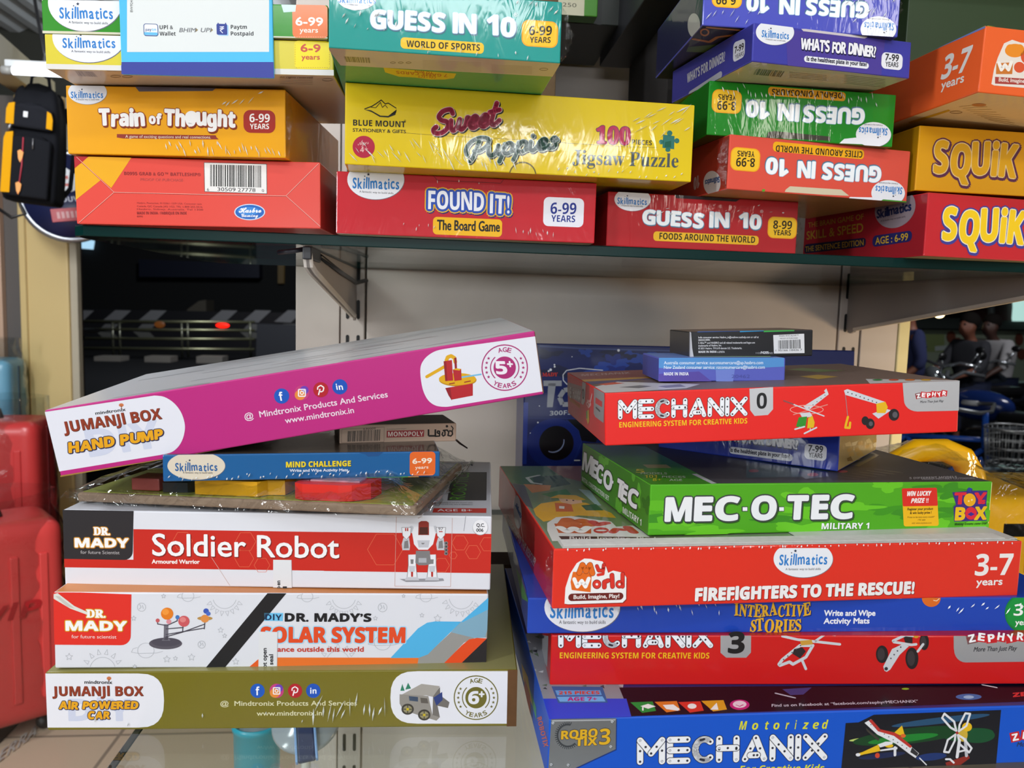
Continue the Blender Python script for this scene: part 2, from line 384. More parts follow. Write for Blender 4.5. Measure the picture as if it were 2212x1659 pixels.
BOX = {'battle': (-0.31154, 0.71313, 1.46208, -0.04552, -0.01243, 0.0009, 0.20718, 0.05666, 0.27),
       'train': (-0.31629, 0.71072, 1.52021, -0.0951, -0.008, -0.00027, 0.18476, 0.05629, 0.2),
       'yellow': (-0.31184, 0.66767, 1.57743, -0.02988, -0.02282, 0.00142, 0.22366, 0.02653, 0.12),
       'greenL': (-0.31734, 0.67549, 1.60675, -0.08497, -0.01234, 0.00076, 0.22545, 0.0256, 0.2),
       'found': (-0.09148, 0.70396, 1.46125, 0.00098, 0.00291, 0.00013, 0.22903, 0.05334, 0.2),
       'puppies': (-0.08023, 0.6684, 1.5146, 0.03875, 0.00083, -7e-05, 0.29683, 0.06543, 0.2),
       'sports': (-0.08186, 0.58481, 1.58039, 0.02913, 5e-05, -0.00011, 0.16673, 0.04343, 0.12),
       'foods': (0.15181, 0.72022, 1.45998, 0.09025, -0.00247, -0.00082, 0.19073, 0.04959, 0.2),
       'cities': (0.24911, 0.68055, 1.50999, 0.15792, 0.00304, 0.0035, 0.18729, 0.04701, 0.16),
       'green': (0.23083, 0.68799, 1.55715, 0.04527, 0.00588, 0.00054, 0.17717, 0.04631, 0.2),
       'dinner': (0.2462, 0.63135, 1.6033, 0.17851, -0.01481, 0.00326, 0.15283, 0.03004, 0.2),
       'purple': (0.20932, 0.64899, 1.63501, -0.01865, 0.00328, 0.00035, 0.16697, 0.047, 0.2),
       'squikR': (0.44255, 0.69097, 1.45903, 0.14101, 0.0025, -0.00015, 0.20646, 0.05754, 0.2),
       'squikY': (0.43884, 0.70605, 1.52018, 0.05271, -0.0002, 0.00054, 0.206, 0.05916, 0.2),
       'orange': (0.43599, 0.62385, 1.58724, 0.0438, 0.0249, 0.00754, 0.3, 0.05252, 0.26),
       'aircar': (-0.26509, 0.54352, 1.10001, -0.0398, -0.00841, 0.00105, 0.32557, 0.04216, 0.23),
       'solar': (-0.26038, 0.54619, 1.14364, -0.00843, 0.00782, -0.00035, 0.29867, 0.05418, 0.22),
       'soldier': (-0.26046, 0.56396, 1.19668, -0.05941, -0.00297, -0.00083, 0.30102, 0.05421, 0.1779),
       'board': (-0.2582, 0.58083, 1.25143, -0.2303, -0.02194, -0.00037, 0.25151, 0.00663, 0.15369),
       'mind': (-0.18672, 0.54702, 1.27523, 0.08809, -0.00809, 2e-05, 0.18969, 0.01859, 0.11),
       'monopoly': (-0.07381, 0.59499, 1.29418, 0.20262, -0.00266, 2e-05, 0.09057, 0.01447, 0.08),
       'pink': (-0.25458, 0.54943, 1.27757, 0.03867, -0.18302, 0.0323, 0.33694, 0.04656, 0.20889),
       'robotix': (0.07412, 0.47, 1.1, 0.01527, 0.00163, 0.0008, 0.4, 0.04094, 0.3),
       'mech3': (0.08093, 0.51524, 1.14077, -0.03519, -0.00199, -4e-05, 0.4, 0.03592, 0.25),
       'stories': (0.0642, 0.5171, 1.17713, -0.01053, 0.0021, 4e-05, 0.4, 0.02545, 0.25),
       'fire': (0.07787, 0.49813, 1.20217, 0.05665, 0.00187, -0.00114, 0.34705, 0.04093, 0.27629),
       'mec': (0.14868, 0.52536, 1.24399, 0.10128, 0.00835, -0.00268, 0.27718, 0.03674, 0.16306),
       'dinner2': (0.19853, 0.68212, 1.27912, -0.73644, -0.00515, -0.00051, 0.15472, 0.03065, 0.14),
       'mech0': (0.11571, 0.5262, 1.30739, -0.01124, -0.05321, 1e-05, 0.25619, 0.03689, 0.17142),
       'hasbro': (0.1657, 0.57631, 1.3484, -0.06962, -0.02599, -0.00014, 0.09628, 0.01786, 0.07),
       'alive': (0.19341, 0.58986, 1.36566, -0.04024, -0.04291, -0.00025, 0.09722, 0.02048, 0.05195)}
def carton(key, name, label, cat, cols, k='p', group=None, D=None, bev=.0009, body='carton'):
    """a closed box: Empty at its front bottom left corner + bevelled body. cols: front, back, left, right, top, bottom"""
    x, y, z, ya, ro, pi, W, H, d = BOX[key]; D = D or d
    mw = Matrix.Translation((x, y, z)) @ Matrix.Rotation(ya, 4, 'Z') @ Matrix.Rotation(pi, 4, 'X') @ Matrix.Rotation(ro, 4, 'Y')
    r = empty(name, label=label, cat=cat, group=group, mat=mw)
    b = bmesh.new(); bmesh.ops.create_cube(b, size=1)
    for v in b.verts: v.co = Vector(((v.co.x+.5)*W, (v.co.y+.5)*D, (v.co.z+.5)*H))
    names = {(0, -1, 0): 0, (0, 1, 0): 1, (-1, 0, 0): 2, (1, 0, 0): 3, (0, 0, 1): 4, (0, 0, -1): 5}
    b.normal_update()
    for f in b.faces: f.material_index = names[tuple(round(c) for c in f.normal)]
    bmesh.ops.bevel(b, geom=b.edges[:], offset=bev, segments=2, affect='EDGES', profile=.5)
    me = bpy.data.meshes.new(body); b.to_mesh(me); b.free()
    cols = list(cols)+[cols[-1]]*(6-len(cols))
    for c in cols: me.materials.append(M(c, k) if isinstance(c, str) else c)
    o = bpy.data.objects.new(body, me); COL.objects.link(o); o.parent = r
    return r, (W, D, H)
def skill(A, ex, ey, rx, ry, p0, p1, h, t0, t1, th, white='#E6E8F0', parts=True, blue='#2F7DC8', flat=None):
    """white half-oval badge with hand-drawn blue lettering and a tag line"""
    B = A.sub()
    pts = [(ex+rx*math.cos(i*math.pi/24), ey-ry*math.sin(i*math.pi/24)) for i in range(48)]
    if flat is not None: pts = [(x, max(y, flat)) if ry > 0 else (x, y) for x, y in pts]
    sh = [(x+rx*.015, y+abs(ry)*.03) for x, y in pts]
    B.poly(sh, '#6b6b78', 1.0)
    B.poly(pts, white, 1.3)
    B.t('Skillmatics', *p0, *p1, h, blue, 3, st=None, b=.026, jit=.7, sp=.23)
    dx, dy = p1[0]-p0[0], p1[1]-p0[1]; L = math.hypot(dx, dy); sg = 1 if dx > 0 else -1
    B.star(p0[0]+dx*.34, p0[1]+dy*.34-sg*h*1.25, h*.16, '#222a44', 3); B.star(p0[0]+dx*.26, p0[1]+dy*.26-sg*h*1.08, h*.08, '#222a44', 3)
    B.t('A fantastic way to build skills', *t0, *t1, th, '#2a2a35', 3)
    B.done('brand_badge')
def crease_glints(r, d, zones, seed=1, face='front'):
    """small standing folds of the shrink film, slim ridges coloured near-white as glints; zones = (x0, x1, z0, z1 as shares of the face, how many, length, lean)"""
    rnd = random.Random(seed); b = MB(); W, D, H = d; m_ = M('#FFFFFF', 'f', n=60, d=.001)
    for x0, x1, z0, z1, n, L, lean in zones:
        for i in range(n):
            u = W*(x0+(x1-x0)*((i+rnd.random()*.8)/n)); v = H*(z0+(z1-z0)*rnd.random()); l = H*L*rnd.uniform(.5, 1.2); a = lean+rnd.uniform(-.25, .25); w = rnd.uniform(.0003, .0007); k = rnd.uniform(.0005, .001)
            dx, dz = math.sin(a)*l/2, math.cos(a)*l/2; px, pz = math.cos(a)*w, -math.sin(a)*w; y = -.0006
            b.add([(u-dx, y, v-dz), (u+px, y, v+pz), (u+dx, y, v+dz), (u-px, y, v-pz), (u+dx*.2, y-k, v+dz*.2), (u-dx*.2, y-k, v-dz*.2)], [[0, 1, 5], [1, 4, 5], [1, 2, 4], [2, 3, 4], [3, 5, 4], [3, 0, 5]], M('#E9EDEF', 'g'))  # opaque near-white ridges: the clear film's glint is put into the colour
    return b.build('film_crease_glint', r, fix=False)
def side_film(r, d, right=True, w=.006, seed=1):
    """crimped end seam of the shrink film standing off the box end"""
    rnd = random.Random(seed); b = MB(); W, D, H = d; n = 16; vs = []
    for i in range(n+1):
        t = i/n; k = w*(math.sin(math.pi*t)**.6)*rnd.uniform(.6, 1.1)+.0008
        for j, q in enumerate((0, .5, 1)):
            vs.append(((W+k*q) if right else -k*q, .002+.004*q*rnd.uniform(.2, 1.4), H*(.04+.92*t)))
    b.add(vs, [[i*3+j, (i+1)*3+j, (i+1)*3+j+1, i*3+j+1] for i in range(n) for j in (0, 1)], M('#F4F6F6', 'f', n=120, d=.003), True)
    return b.build('film_seam', r, fix=False)
def tube_tab(A, pts, col, name='hang_tab', lay=2):
    B = A.sub(); B.poly(pts, col, lay); B.done(name)
# ------------------------------------------------------------------ the room and the shelf unit
def structure(mb, name): o = mb.build(name); o['kind'] = 'structure'; return o
STEEL = M('#C8BCB4', 'a'); SLOT = M('#0d0c0c', 'p'); CREAM = M('#E6D9A2', 'r')
WY = 1.15
b = MB(); b.box((-.105, WY, .15), (.606, WY+.02, 2.5), STEEL, .001); structure(b, 'wall_back')
b = MB(); b.box((-.205, WY-.002, .15), (-.1435, WY+.02, 2.5), STEEL, .001); structure(b, 'wall_left')
b = MB(); b.box((.6445, WY-.002, .15), (.703, WY+.02, 2.5), STEEL, .001); structure(b, 'wall_right')
b = MB(); b.box((.7035, WY-.004, .15), (.722, WY+.03, 2.5), CREAM, .002); structure(b, 'trim_1')
def upright(x0, x1, lab):
    r = empty('shelf_upright', (x0, WY, .1), lab, 'shelf upright')
    w = x1-x0
    MB().box((0, 0, 0), (w, .026, 2.4), STEEL, .0015).build('post', r)
    s = MB(); z = .03
    while z < 2.35:
        for cx in (w*.30, w*.74):
            pts = [(cx+.0024*math.cos(t*math.pi/8), z+.0115+.0024*math.sin(t*math.pi/8)) for t in range(9)] + \
                  [(cx+.0024*math.cos(t*math.pi/8), z-.0115+.0024*math.sin(t*math.pi/8)) for t in range(8, 17)]
            s.prism(pts, -.0004, .0005, SLOT, 1)
        z += .0505
    s.build('slot', r)
    return r
upright(-.1425, -.108, 'pale slotted steel upright with the bracket that holds the left of the glass shelf')
upright(.609, .643, 'pale slotted steel upright at the right end of the back panel')
def bracket(x, yt, lab, zt=1.4515):
    """cantilever arm: deep at the wall, a narrow nose in front"""
    r = empty('shelf_bracket', (x, WY, zt), lab, 'shelf bracket')
    n = 14; top = [(0, 0), (yt-WY, 0)]
    low = [(yt-WY, -.010), (yt-WY+.006, -.019)]+[(yt-WY+.03+(.03-WY+yt)*0+(WY-yt-.055)*i/n, -.024-.046*i/n) for i in range(n+1)]
    end = [(-.014, -.0745), (-.006, -.0735), (-.0005, -.067)]
    MB().prism([(a, c) for a, c in top+low+end], -.0015, .0015, M('#A59C98', 'a')).build('arm', r)
    sg = -1 if x < .2 else 1
    lp = MB()
    for i in range(len(low)-1):
        (a, c), (d, e) = low[i], low[i+1]
        lp.add([(-.004, a, c), (.004, a, c), (.004, d, e), (-.004, d, e), (-.0045, a, c+.004), (-.0045, d, e+.004), (.0045, a, c+.004), (.0045, d, e+.004)],
               [[0, 1, 2, 3], [0, 3, 5, 4], [1, 6, 7, 2]], M('#D6CDC4', 'a'), True)
    lp.build('lip', r, fix=False)
    MB().box((-.003, yt-WY+.01, -.0012), (.003, -.01, .0004), M('#17161b', 'r')).build('rubber_strip', r)
    return r
bracket(-.121, .735, 'pale steel bracket under the left end of the glass shelf')
bracket(.622, .735, 'long shaded steel bracket under the right end of the glass shelf')
# strip of black tape wound round the nose of the left bracket
b = MB(); b.box((-.125, .732, 1.4395), (-.117, .79, 1.4512), M('#1c1b22', 'r'), .001)
b.tube([(-.1245, .74, 1.449), (-.135, .735, 1.4465), (-.148, .74, 1.445)], .0022, M('#23222c', 'r'), 6)
b.tube([(-.118, .79, 1.446), (-.117, .95, 1.437), (-.117, 1.12, 1.4305), (-.105, 1.145, 1.4345)], .0028, M('#17161b', 'r'), 6)
tag(b.build('tape'), 'black tape tied round the front of the left shelf bracket', 'tape')

GLASS_T = M('#F5FAF8', 'v'); GLASS_E = M('#062826', 'd')
def glass_shelf(name, x0, x1, y0, y1, ztop, th, lab, tilt=0, cut=.012):
    r = empty(name, (x0, y0, ztop-th), lab, 'glass shelf')
    r.rotation_euler = (0, tilt, 0)
    W, D = x1-x0, y1-y0
    pl = [(cut, 0), (W-cut, 0), (W, cut), (W, D-cut*3), (W-cut*3, D), (cut*3, D), (cut, D-cut*.5), (0, D-cut*3), (0, cut)]
    g = MB(); g.add([(a, c, th) for a, c in pl], [list(range(len(pl)))], GLASS_T); g.add([(a, c, 0) for a, c in pl], [list(range(len(pl)))[::-1]], GLASS_T)
    g.build('pane', r, fix=False)
    e = MB(); n = len(pl)
    for i in range(n):
        (a, c), (d, f) = pl[i], pl[(i+1) % n]
        cx, cy = W/2, D/2
        def inn(p, q): return (p+(.0006 if p < cx else -.0006), q+(.0006 if q < cy else -.0006))
        a2, c2 = inn(a, c); d2, f2 = inn(d, f)
        e.add([(a2, c2, .00005), (d2, f2, .00005), (d, f, .0008), (a, c, .0008), (d, f, th-.0008), (a, c, th-.0008), (d2, f2, th-.00005), (a2, c2, th-.00005)],
              [[0, 1, 2, 3], [3, 2, 4, 5], [5, 4, 6, 7]], GLASS_E)
    e.build('polished_edge', r, fix=False)
    return r
glass_shelf('glass_shelf', -.3205, .80, .718, 1.148, 1.46195, .0095, 'thick green-edged glass shelf carrying the upper row of boxed games', tilt=.0043)
glass_shelf('glass_shelf', -.2072, .78, .40, 1.146, 1.0998, .008, 'lower glass shelf under the two tall stacks of boxes')

# ------------------------------------------------------------------ upper shelf, left pile
K = 'w'
GC = 'board game boxes on the upper glass shelf'
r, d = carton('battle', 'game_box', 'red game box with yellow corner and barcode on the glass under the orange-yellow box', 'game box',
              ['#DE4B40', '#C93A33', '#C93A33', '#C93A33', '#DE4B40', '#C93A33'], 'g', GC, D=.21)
A = Art(r, d, k='g'); A.fr = Z[1]
A.poly([(575, 995), (850, 995), (712, 1203), (525, 1040)], '#E8A81E').poly([(465, 1085), (522, 1042), (645, 1152), (478, 1285)], '#E8A81E')
A.poly([(460, 990), (575, 990), (522, 1040), (465, 1092)], '#B3282F').done('yellow_panel', 'yellow corner panel')
B = A.sub()
for pts in ([(490, 1005), (730, 1230)], [(730, 1230), (1365, 1245), (1830, 1253)], [(1830, 1253), (2040, 1045)], [(1830, 1253), (2050, 1450)], [(730, 1230), (505, 1425)]):
    B.line(pts, 3, '#F0A79B', 2)
    B.line([(x, y+3) for x, y in pts], 2.5, '#8f2a26', 1.9)
B.done('flap_seam')
B = A.sub()
B.t('B0995 GRAB & GO\u2122 BATTLESHIP\u00ae', 795, 1120, 1285, 1128, 21, '#8d2c2e', st='sb').t('PROOF OF PURCHASE', 900, 1157, 1172, 1162, 18, '#b04a48')
B.t('Hasbro, Pawtucket, RI 02861-1059 USA. Consumer care', 877, 1303, 1290, 1310, 11, '#9c3334').t('Canada QC Canada J4G 1G2. TEL 1-800 255-5516', 877, 1324, 1295, 1330, 11, '#8d2c2e').t('Hasbro, Sidney, Australia. Tel 1300', 877, 1343, 1300, 1347, 11, '#8d2c2e')
B.t('MADE IN INDIA / FABRIQUE EN INDE', 877, 1372, 1195, 1373, 18, '#7d2428', st='sb').t('80995', 877, 1390, 915, 1391, 11, '#7d2428')
B.done('small_print')
B = A.sub(); B.quad((1306, 1040), (1706, 1050), (1708, 1240), (1310, 1226), '#E9E6E4', 2); B.line([(1306, 1040), (1706, 1050), (1708, 1240), (1310, 1226)], 3, '#333', 2.5, closed=True)
B.bars((1345, 1053), (1672, 1060), (1672, 1200), (1345, 1192), '#151515', 3, 38, 3)
B.t('6', 1325, 1222, 1338, 1222, 20, '#222').t('30509', 1392, 1222, 1508, 1225, 24, '#222', 4).t('27778', 1522, 1226, 1635, 1228, 24, '#222', 4).t('0', 1676, 1228, 1690, 1229, 18, '#222').done('barcode')
B = A.sub(); B.el(1598, 1357, 99, 52, '#C8D4E8', 2).el(1598, 1357, 92, 46, '#1F62B8', 2.3).el(1590, 1350, 70, 26, '#3b86d4', 2.5)
B.t('Hasbro', 1530, 1360, 1672, 1360, 36, '#F2F4FA', 4, st='scr', b=.03).t('Gaming', 1545, 1388, 1652, 1388, 24, '#F2F4FA', 4, st='scr', b=.02).done('brand_badge')

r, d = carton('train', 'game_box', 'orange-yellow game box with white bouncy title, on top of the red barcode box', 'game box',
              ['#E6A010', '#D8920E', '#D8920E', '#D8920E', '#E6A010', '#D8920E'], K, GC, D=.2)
A = Art(r, d, k=K); A.fr = Z[1]
skill(A, 560, 590, 124, 78, (455, 627), (660, 627), 44, (485, 641), (636, 642), 9)
B = A.sub(); br = '#8E3B1C'
for tx, x0, y0, x1, y1, h in (('Train', 640, 803, 925, 806, 100), ('of', 955, 788, 1032, 791, 62), ('Thought', 1056, 800, 1502, 808, 100)):
    B.t(tx, x0, y0, x1, y1, h, '#EDEBEA', 4, st='sb', b=.05, jit=.6, sp=.16, out=((br, .05),), sh=(('#7d3110', .06, -.08, .05),))
B.el(1225, 752, 42, 42, '#EDEBEA', 4.4).poly([(1205, 785), (1232, 790), (1208, 815)], '#EDEBEA', 4.4)
B.done('title_lettering')
B = A.sub(); B.rr(1660, 778, 204, 146, 45, '#A32B21', 2); B.t('6-99', 1597, 782, 1727, 783, 54, '#F3ECE8', 4, st='sb').t('YEARS', 1600, 826, 1722, 826, 34, '#F3ECE8', 4, st='sb').done('age_badge')
B = A.sub(); B.poly([(748, 858), (1380, 866), (1385, 878), (1400, 892), (790, 886), (748, 880)], '#8F352A', 2)
B.t('A game of exciting questions and real connections.', 803, 882, 1350, 887, 19, '#EBD9C4', 4).done('ribbon')
tube_tab(A, [(858, 545), (1388, 560), (1360, 582), (890, 586)], '#5b5562')

crease_glints(r, d, [(.45, .98, .05, .2, 26, .13, -.3), (.7, .9, .75, .95, 6, .12, .9)], 3); side_film(r, d, True, .004, 2)
CRM = '#C4B4A0'
r, d = carton('yellow', 'game_box', 'pale yellow flat activity box lying on the orange-yellow box, behind the payment card', 'game box',
              ['#D9C93C', '#D9C93C', '#D9C93C', '#D9C93C', '#D9C93C', CRM], 'g', GC, D=.17)
A = Art(r, d, k='g'); A.fr = Z[1]
A.poly([(285, 408), (2160, 448), (2170, 500), (290, 445)], '#DEDBD8', 1.2).done('white_border')
skill(A, 570, 235, 235, 165, (403, 305), (738, 307), 66, (457, 334), (706, 341), 15)
B = A.sub(); B.rr(1998, 352, 228, 182, 30, '#F2DB08', 2); B.t('6-9', 1925, 330, 2050, 334, 50, '#C8402C', 4, b=.04).t('years', 1930, 380, 2046, 381, 33, '#C8402C', 4, b=.03)
for i in range(14): B.line([(1895+i*15, 432), (1903+i*15, 433)], 2.5, '#b98a1a', 3)
for sx in (1889, 2107):
    for i in range(9): B.line([(sx, 285+i*15), (sx, 293+i*15)], 2.5, '#b98a1a', 3)
B.done('age_badge')
B = Art(r, d, 'bottom', 'g'); B.fr = Z[1]; B.bars((480, 452), (590, 458), (625, 492), (505, 486), '#8a7c72', 5, 24)
B.quad((665, 440), (900, 446), (930, 462), (690, 458), '#a7978a', 2); B.el(740, 488, 34, 9, '#85786c', 2, ring=5).el(815, 490, 34, 9, '#85786c', 2, ring=5)
for i in range(5): B.line([(1790, 490+i*11), (2000, 495+i*11)], 4, '#a59686', 2)
B.el(2095, 510, 34, 10, '#85786c', 2, ring=4).t('All rights reserved', 1790, 497, 2000, 500, 10, '#55493f', 3).done('small_print')
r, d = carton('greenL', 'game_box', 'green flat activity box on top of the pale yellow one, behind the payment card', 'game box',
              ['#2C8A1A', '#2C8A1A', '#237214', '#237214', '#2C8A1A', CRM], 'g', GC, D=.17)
A = Art(r, d, k='g'); A.fr = Z[1]
skill(A, 545, 15, 238, 185, (383, 116), (722, 122), 74, (440, 149), (692, 157), 16)
A.poly([(265, 196), (2120, 240), (2125, 258), (268, 214)], '#CFCBB8', 1.2).done('white_border')
B = A.sub(); B.rr(1985, 138, 228, 212, 30, '#E2702F', 2); B.t('6-99', 1893, 162, 2066, 166, 54, '#F1E7DC', 4, b=.04).t('years', 1918, 208, 2035, 209, 33, '#F1E7DC', 4, b=.02)
for i in range(14): B.line([(1882+i*15, 236), (1890+i*15, 237)], 2.5, '#F1C9A8', 3)
B.poly([(1800, 30), (1895, 32), (1890, 75), (1815, 80)], '#bfe3dc', 3).done('age_badge')

# payment card taped to the front of the two flat boxes
c0 = at(262.5, 160, .6625); r = empty('payment_card', mat=Matrix.Translation(c0) @ Matrix.Rotation(-.03, 4, 'Z') @ Matrix.Rotation(-.02, 4, 'Y'),
        label='white payment card with pale blue frame and navy foot, taped to the flat boxes', cat='sign')
cw = (at(593.5, 160, .6625)-c0).length
MB().box((0, 0, 0), (cw, .003, .115), M('#48B7EA', 'p'), .0008).build('card', r)
A = Art(r, (cw, .003, .115)); A.fr = Z[1]
A.poly([(778, 397), (1775, 397), (1775, 560), (765, 560)], '#2E3A96', 1).done('navy_band')
B = A.sub(); B.poly([(813, -220), (1722, -220), (1722, 332), (813, 333)], '#DCE0E0', 1)
B.t('UPI &', 1022, 187, 1108, 187, 25, '#20222a', 3, st='sb').t('Wallet', 1022, 228, 1125, 228, 25, '#20222a', 3, st='sb').t('Paytm', 1477, 185, 1580, 185, 25, '#20222a', 3, st='sb').t('Postpaid', 1477, 227, 1622, 228, 25, '#20222a', 3, st='sb')
B.t('BHIM', 1147, 206, 1250, 206, 28, '#6e7076', 3, sk=.25, b=.02).t('UPI', 1283, 206, 1348, 206, 28, '#6e7076', 3, sk=.25, b=.02).poly([(1254, 180), (1268, 192), (1252, 206)], '#8a7a55', 3).poly([(1350, 180), (1364, 192), (1348, 206)], '#8a7a55', 3)
B.t('BW924', 850, 78, 850, 3, 17, '#33343a', 3)
B.rr(966, 192, 94, 80, 16, '#2b4a86', 2).rr(966, 191, 84, 70, 12, '#E6EBF0', 2.4).rr(966, 216, 84, 18, 4, '#62B8E8', 2.7).t('pay', 932, 198, 970, 198, 17, '#22367c', 3, st='sb').t('tm', 973, 198, 1000, 198, 17, '#4bb1e4', 3, st='sb')
B.rr(1428, 194, 68, 70, 8, '#9cc6ee', 2).rr(1420, 188, 68, 70, 8, '#2B3C8F', 2.4)
B.line([(1396, 150), (1396, 162)], 8, '#2B3C8F', 2.5).line([(1444, 150), (1444, 162)], 8, '#2B3C8F', 2.5)
B.line([(1406, 172), (1434, 172)], 5, '#EEF', 3).line([(1406, 183), (1434, 183)], 5, '#EEF', 3).line([(1408, 172), (1424, 176), (1424, 188), (1408, 194), (1426, 212)], 5, '#EEF', 3)
B.done('white_panel')

# ------------------------------------------------------------------ upper shelf, middle pile
def guess(A, words, badge, age, rib, style='#F2F6FA'):
    B = A.sub()
    for tx, x0, y0, x1, y1, h in words:
        B.t(tx, x0, y0, x1, y1, h, style, 4, st='sb', b=.035, jit=.35, sp=.15, out=(('#9cc4e0', .03),), sh=(('#4f6f86', .03, -.05, .05),))
        B.t(tx, x0, y0, x1, y1, h*.42, '#BEDDF2', 4.5, st='sb', b=.02, jit=.35, sp=.09) if False else None
    B.done('title_lettering')
    B = A.sub(); x, y, w, h, r_ = badge; B.rr(x, y, w, h, r_, '#F0A41C', 2).rr(x, y, w*.93, h*.92, r_*.9, '#F2C02A', 2.4)
    (t1, a0, b0, a1, b1, h1), (t2, c0_, d0, c1, d1, h2) = age
    B.t(t1, a0, b0, a1, b1, h1, '#2b2417', 4, st='sb').t(t2, c0_, d0, c1, d1, h2, '#2b2417', 4, st='sb').done('age_badge')
    if rib:
        B = A.sub(); (x, y, w, h, c), (tx, x0, y0, x1, y1, th) = rib
        B.rr(x, y, w, h, h*.35, c, 2).t(tx, x0, y0, x1, y1, th, '#2b2417', 4, st='sb').done('ribbon')
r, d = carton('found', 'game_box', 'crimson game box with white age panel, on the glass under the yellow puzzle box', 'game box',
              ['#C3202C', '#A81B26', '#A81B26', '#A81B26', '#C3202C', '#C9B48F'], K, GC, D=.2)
A = Art(r, d, k=K); A.fr = Z[2]
skill(A, 390, 1148, 182, 128, (243, 1203), (538, 1212), 72, (285, 1231), (503, 1243), 13)
B = A.sub()
for tx, x0, y0, x1, y1 in (('FOUND', 726, 1335, 1080, 1350), ('IT!', 1120, 1362, 1245, 1366)):
    B.t(tx, x0, y0, x1, y1, 116, '#ECEEF6', 5, st='sb', b=.01, jit=.3, sp=.17, out=(('#2B4FB0', .13), ('#E9B41F', .19)), sh=(('#1c2a66', .05, -.08, .17),))
B.done('title_lettering')
B = A.sub(); B.rr(978, 1452, 442, 112, 26, '#F1B716', 2).t('The Board Game', 783, 1470, 1182, 1482, 66, '#1d1a16', 4, b=.03).done('ribbon')
B = A.sub(); B.rr(1592, 1358, 258, 186, 34, '#E8E8F2', 2).t('6-99', 1507, 1368, 1672, 1370, 72, '#20308a', 4, st='sb').t('YEARS', 1512, 1418, 1665, 1422, 42, '#20308a', 4, st='sb').done('age_badge')
B = A.sub(); B.line([(760, 1125), (785, 1155), (1190, 1172), (1207, 1150)], 4, '#7a1420', 2).done('hang_tab')
B = A.sub(); B.poly([(140, 1492), (1755, 1562), (1755, 1580), (150, 1500)], '#D9C8C4', 2).done('white_border')

crease_glints(r, d, [(.25, .4, .1, .2, 5, .08, .2), (.68, .85, .1, .2, 8, .1, -.2), (.36, .62, .9, .97, 3, .06, 0)], 8)
SCR = {'S': ([[(.72, .8), (.6, 1), (.3, .97), (.16, .75), (.3, .57), (.55, .45), (.6, .2), (.4, 0), (.12, .02), (.02, .18), (.12, .3)]], .7), 'w': ([[(0, .5), (.05, .15), (.16, .02), (.3, .2), (.36, .5), (.37, .15), (.5, .02), (.63, .2), (.66, .52), (.78, .46)]], .76),
       'e': ([[(0, .2), (.26, .3), (.32, .46), (.2, .54), (.06, .36), (.08, .1), (.24, .02), (.46, .2)]], .42), 't': ([[(.2, 1), (.12, .5), (.1, .14), (.22, .02), (.42, .2)], [(-.04, .62), (.36, .68)]], .44),
       'P': ([[(.06, .2), (0, .5), (.14, .84), (.45, 1), (.76, .88), (.74, .56), (.5, .34), (.3, .36)], [(.44, .86), (.36, .4), (.28, .0), (.2, -.14)]], .8), 'u': ([[(0, .5), (.04, .14), (.16, .02), (.3, .16), (.36, .5), (.37, .12), (.48, .04), (.56, .16)]], .52),
       'p': ([[(.06, .52), (.03, 0), (-.04, -.34)], [(.04, .3), (.18, .54), (.34, .46), (.34, .14), (.2, .02), (.06, .12)], [(.34, .1), (.5, .16)]], .5), 'i': ([[(0, .5), (.01, .14), (.12, .02), (.25, .18)], [(.04, .76), (.05, .77)]], .24), 's': ([[(.3, .4), (.2, .54), (.1, .44), (.24, .26), (.2, .05), (0, .06)]], .3)}
def smooth(p, n=5):
    q = [p[0]]+p+[p[-1]]; o = []
    for i in range(1, len(q)-2):
        for k in range(n):
            t = k/n; o.append(tuple(.5*(2*q[i][j]+(q[i+1][j]-q[i-1][j])*t+(2*q[i-1][j]-5*q[i][j]+4*q[i+1][j]-q[i+2][j])*t*t+(3*q[i][j]-q[i-1][j]-3*q[i+1][j]+q[i+2][j])*t**3) for j in (0, 1)))
    return o+[p[-1]]
def script(B, word, x0, y0, x1, y1, h, c, edge):
    tot = sum(SCR[ch][1] for ch in word); k = (x1-x0)/tot; sl = (y1-y0)/(x1-x0); X = 0; lines = []
    for ch in word:
        for st in SCR[ch][0]:
            g = []
            for u, v in smooth(st):
                px = x0+(X+u)*k+v*h*.16; g.append((px, y0+(px-x0)*sl-v*h))
            lines.append(g)
        X += SCR[ch][1]
    for w, col, l, dx in ((.28, '#33281c', 2, .05), (.27, edge, 3, 0), (.215, c, 4, 0)):
        for i, g in enumerate(lines): B.line([(a+dx*h, b_+dx*h) for a, b_ in g], h*w, col, l+i*.05)
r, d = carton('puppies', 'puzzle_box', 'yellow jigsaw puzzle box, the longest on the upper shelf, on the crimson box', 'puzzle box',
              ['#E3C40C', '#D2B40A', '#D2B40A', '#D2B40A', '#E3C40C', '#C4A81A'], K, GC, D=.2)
A = Art(r, d, k=K); A.fr = Z[2]
B = A.sub(); bk = '#1f1c10'
B.line([(320, 697), (365, 680), (390, 665), (425, 640), (450, 665), (470, 660), (520, 692)], 6, bk, 3).line([(358, 686), (390, 690), (420, 655), (432, 688), (450, 672), (466, 692)], 4, bk, 3)
B.poly([(314, 700), (360, 706), (420, 740), (470, 742), (520, 722), (524, 700), (515, 735), (470, 752), (415, 748), (365, 718)], bk, 3)
B.t('BLUE MOUNT', 245, 803, 580, 815, 38, bk, 4, st='sb').t('STATIONERY & GIFTS', 243, 842, 582, 853, 22, bk, 4, b=.02).t('\u00ae', 570, 780, 584, 781, 14, bk, 4)
B.done('brand_badge')
B = A.sub(); B.el(313, 940, 71, 71, '#B3203F', 2)
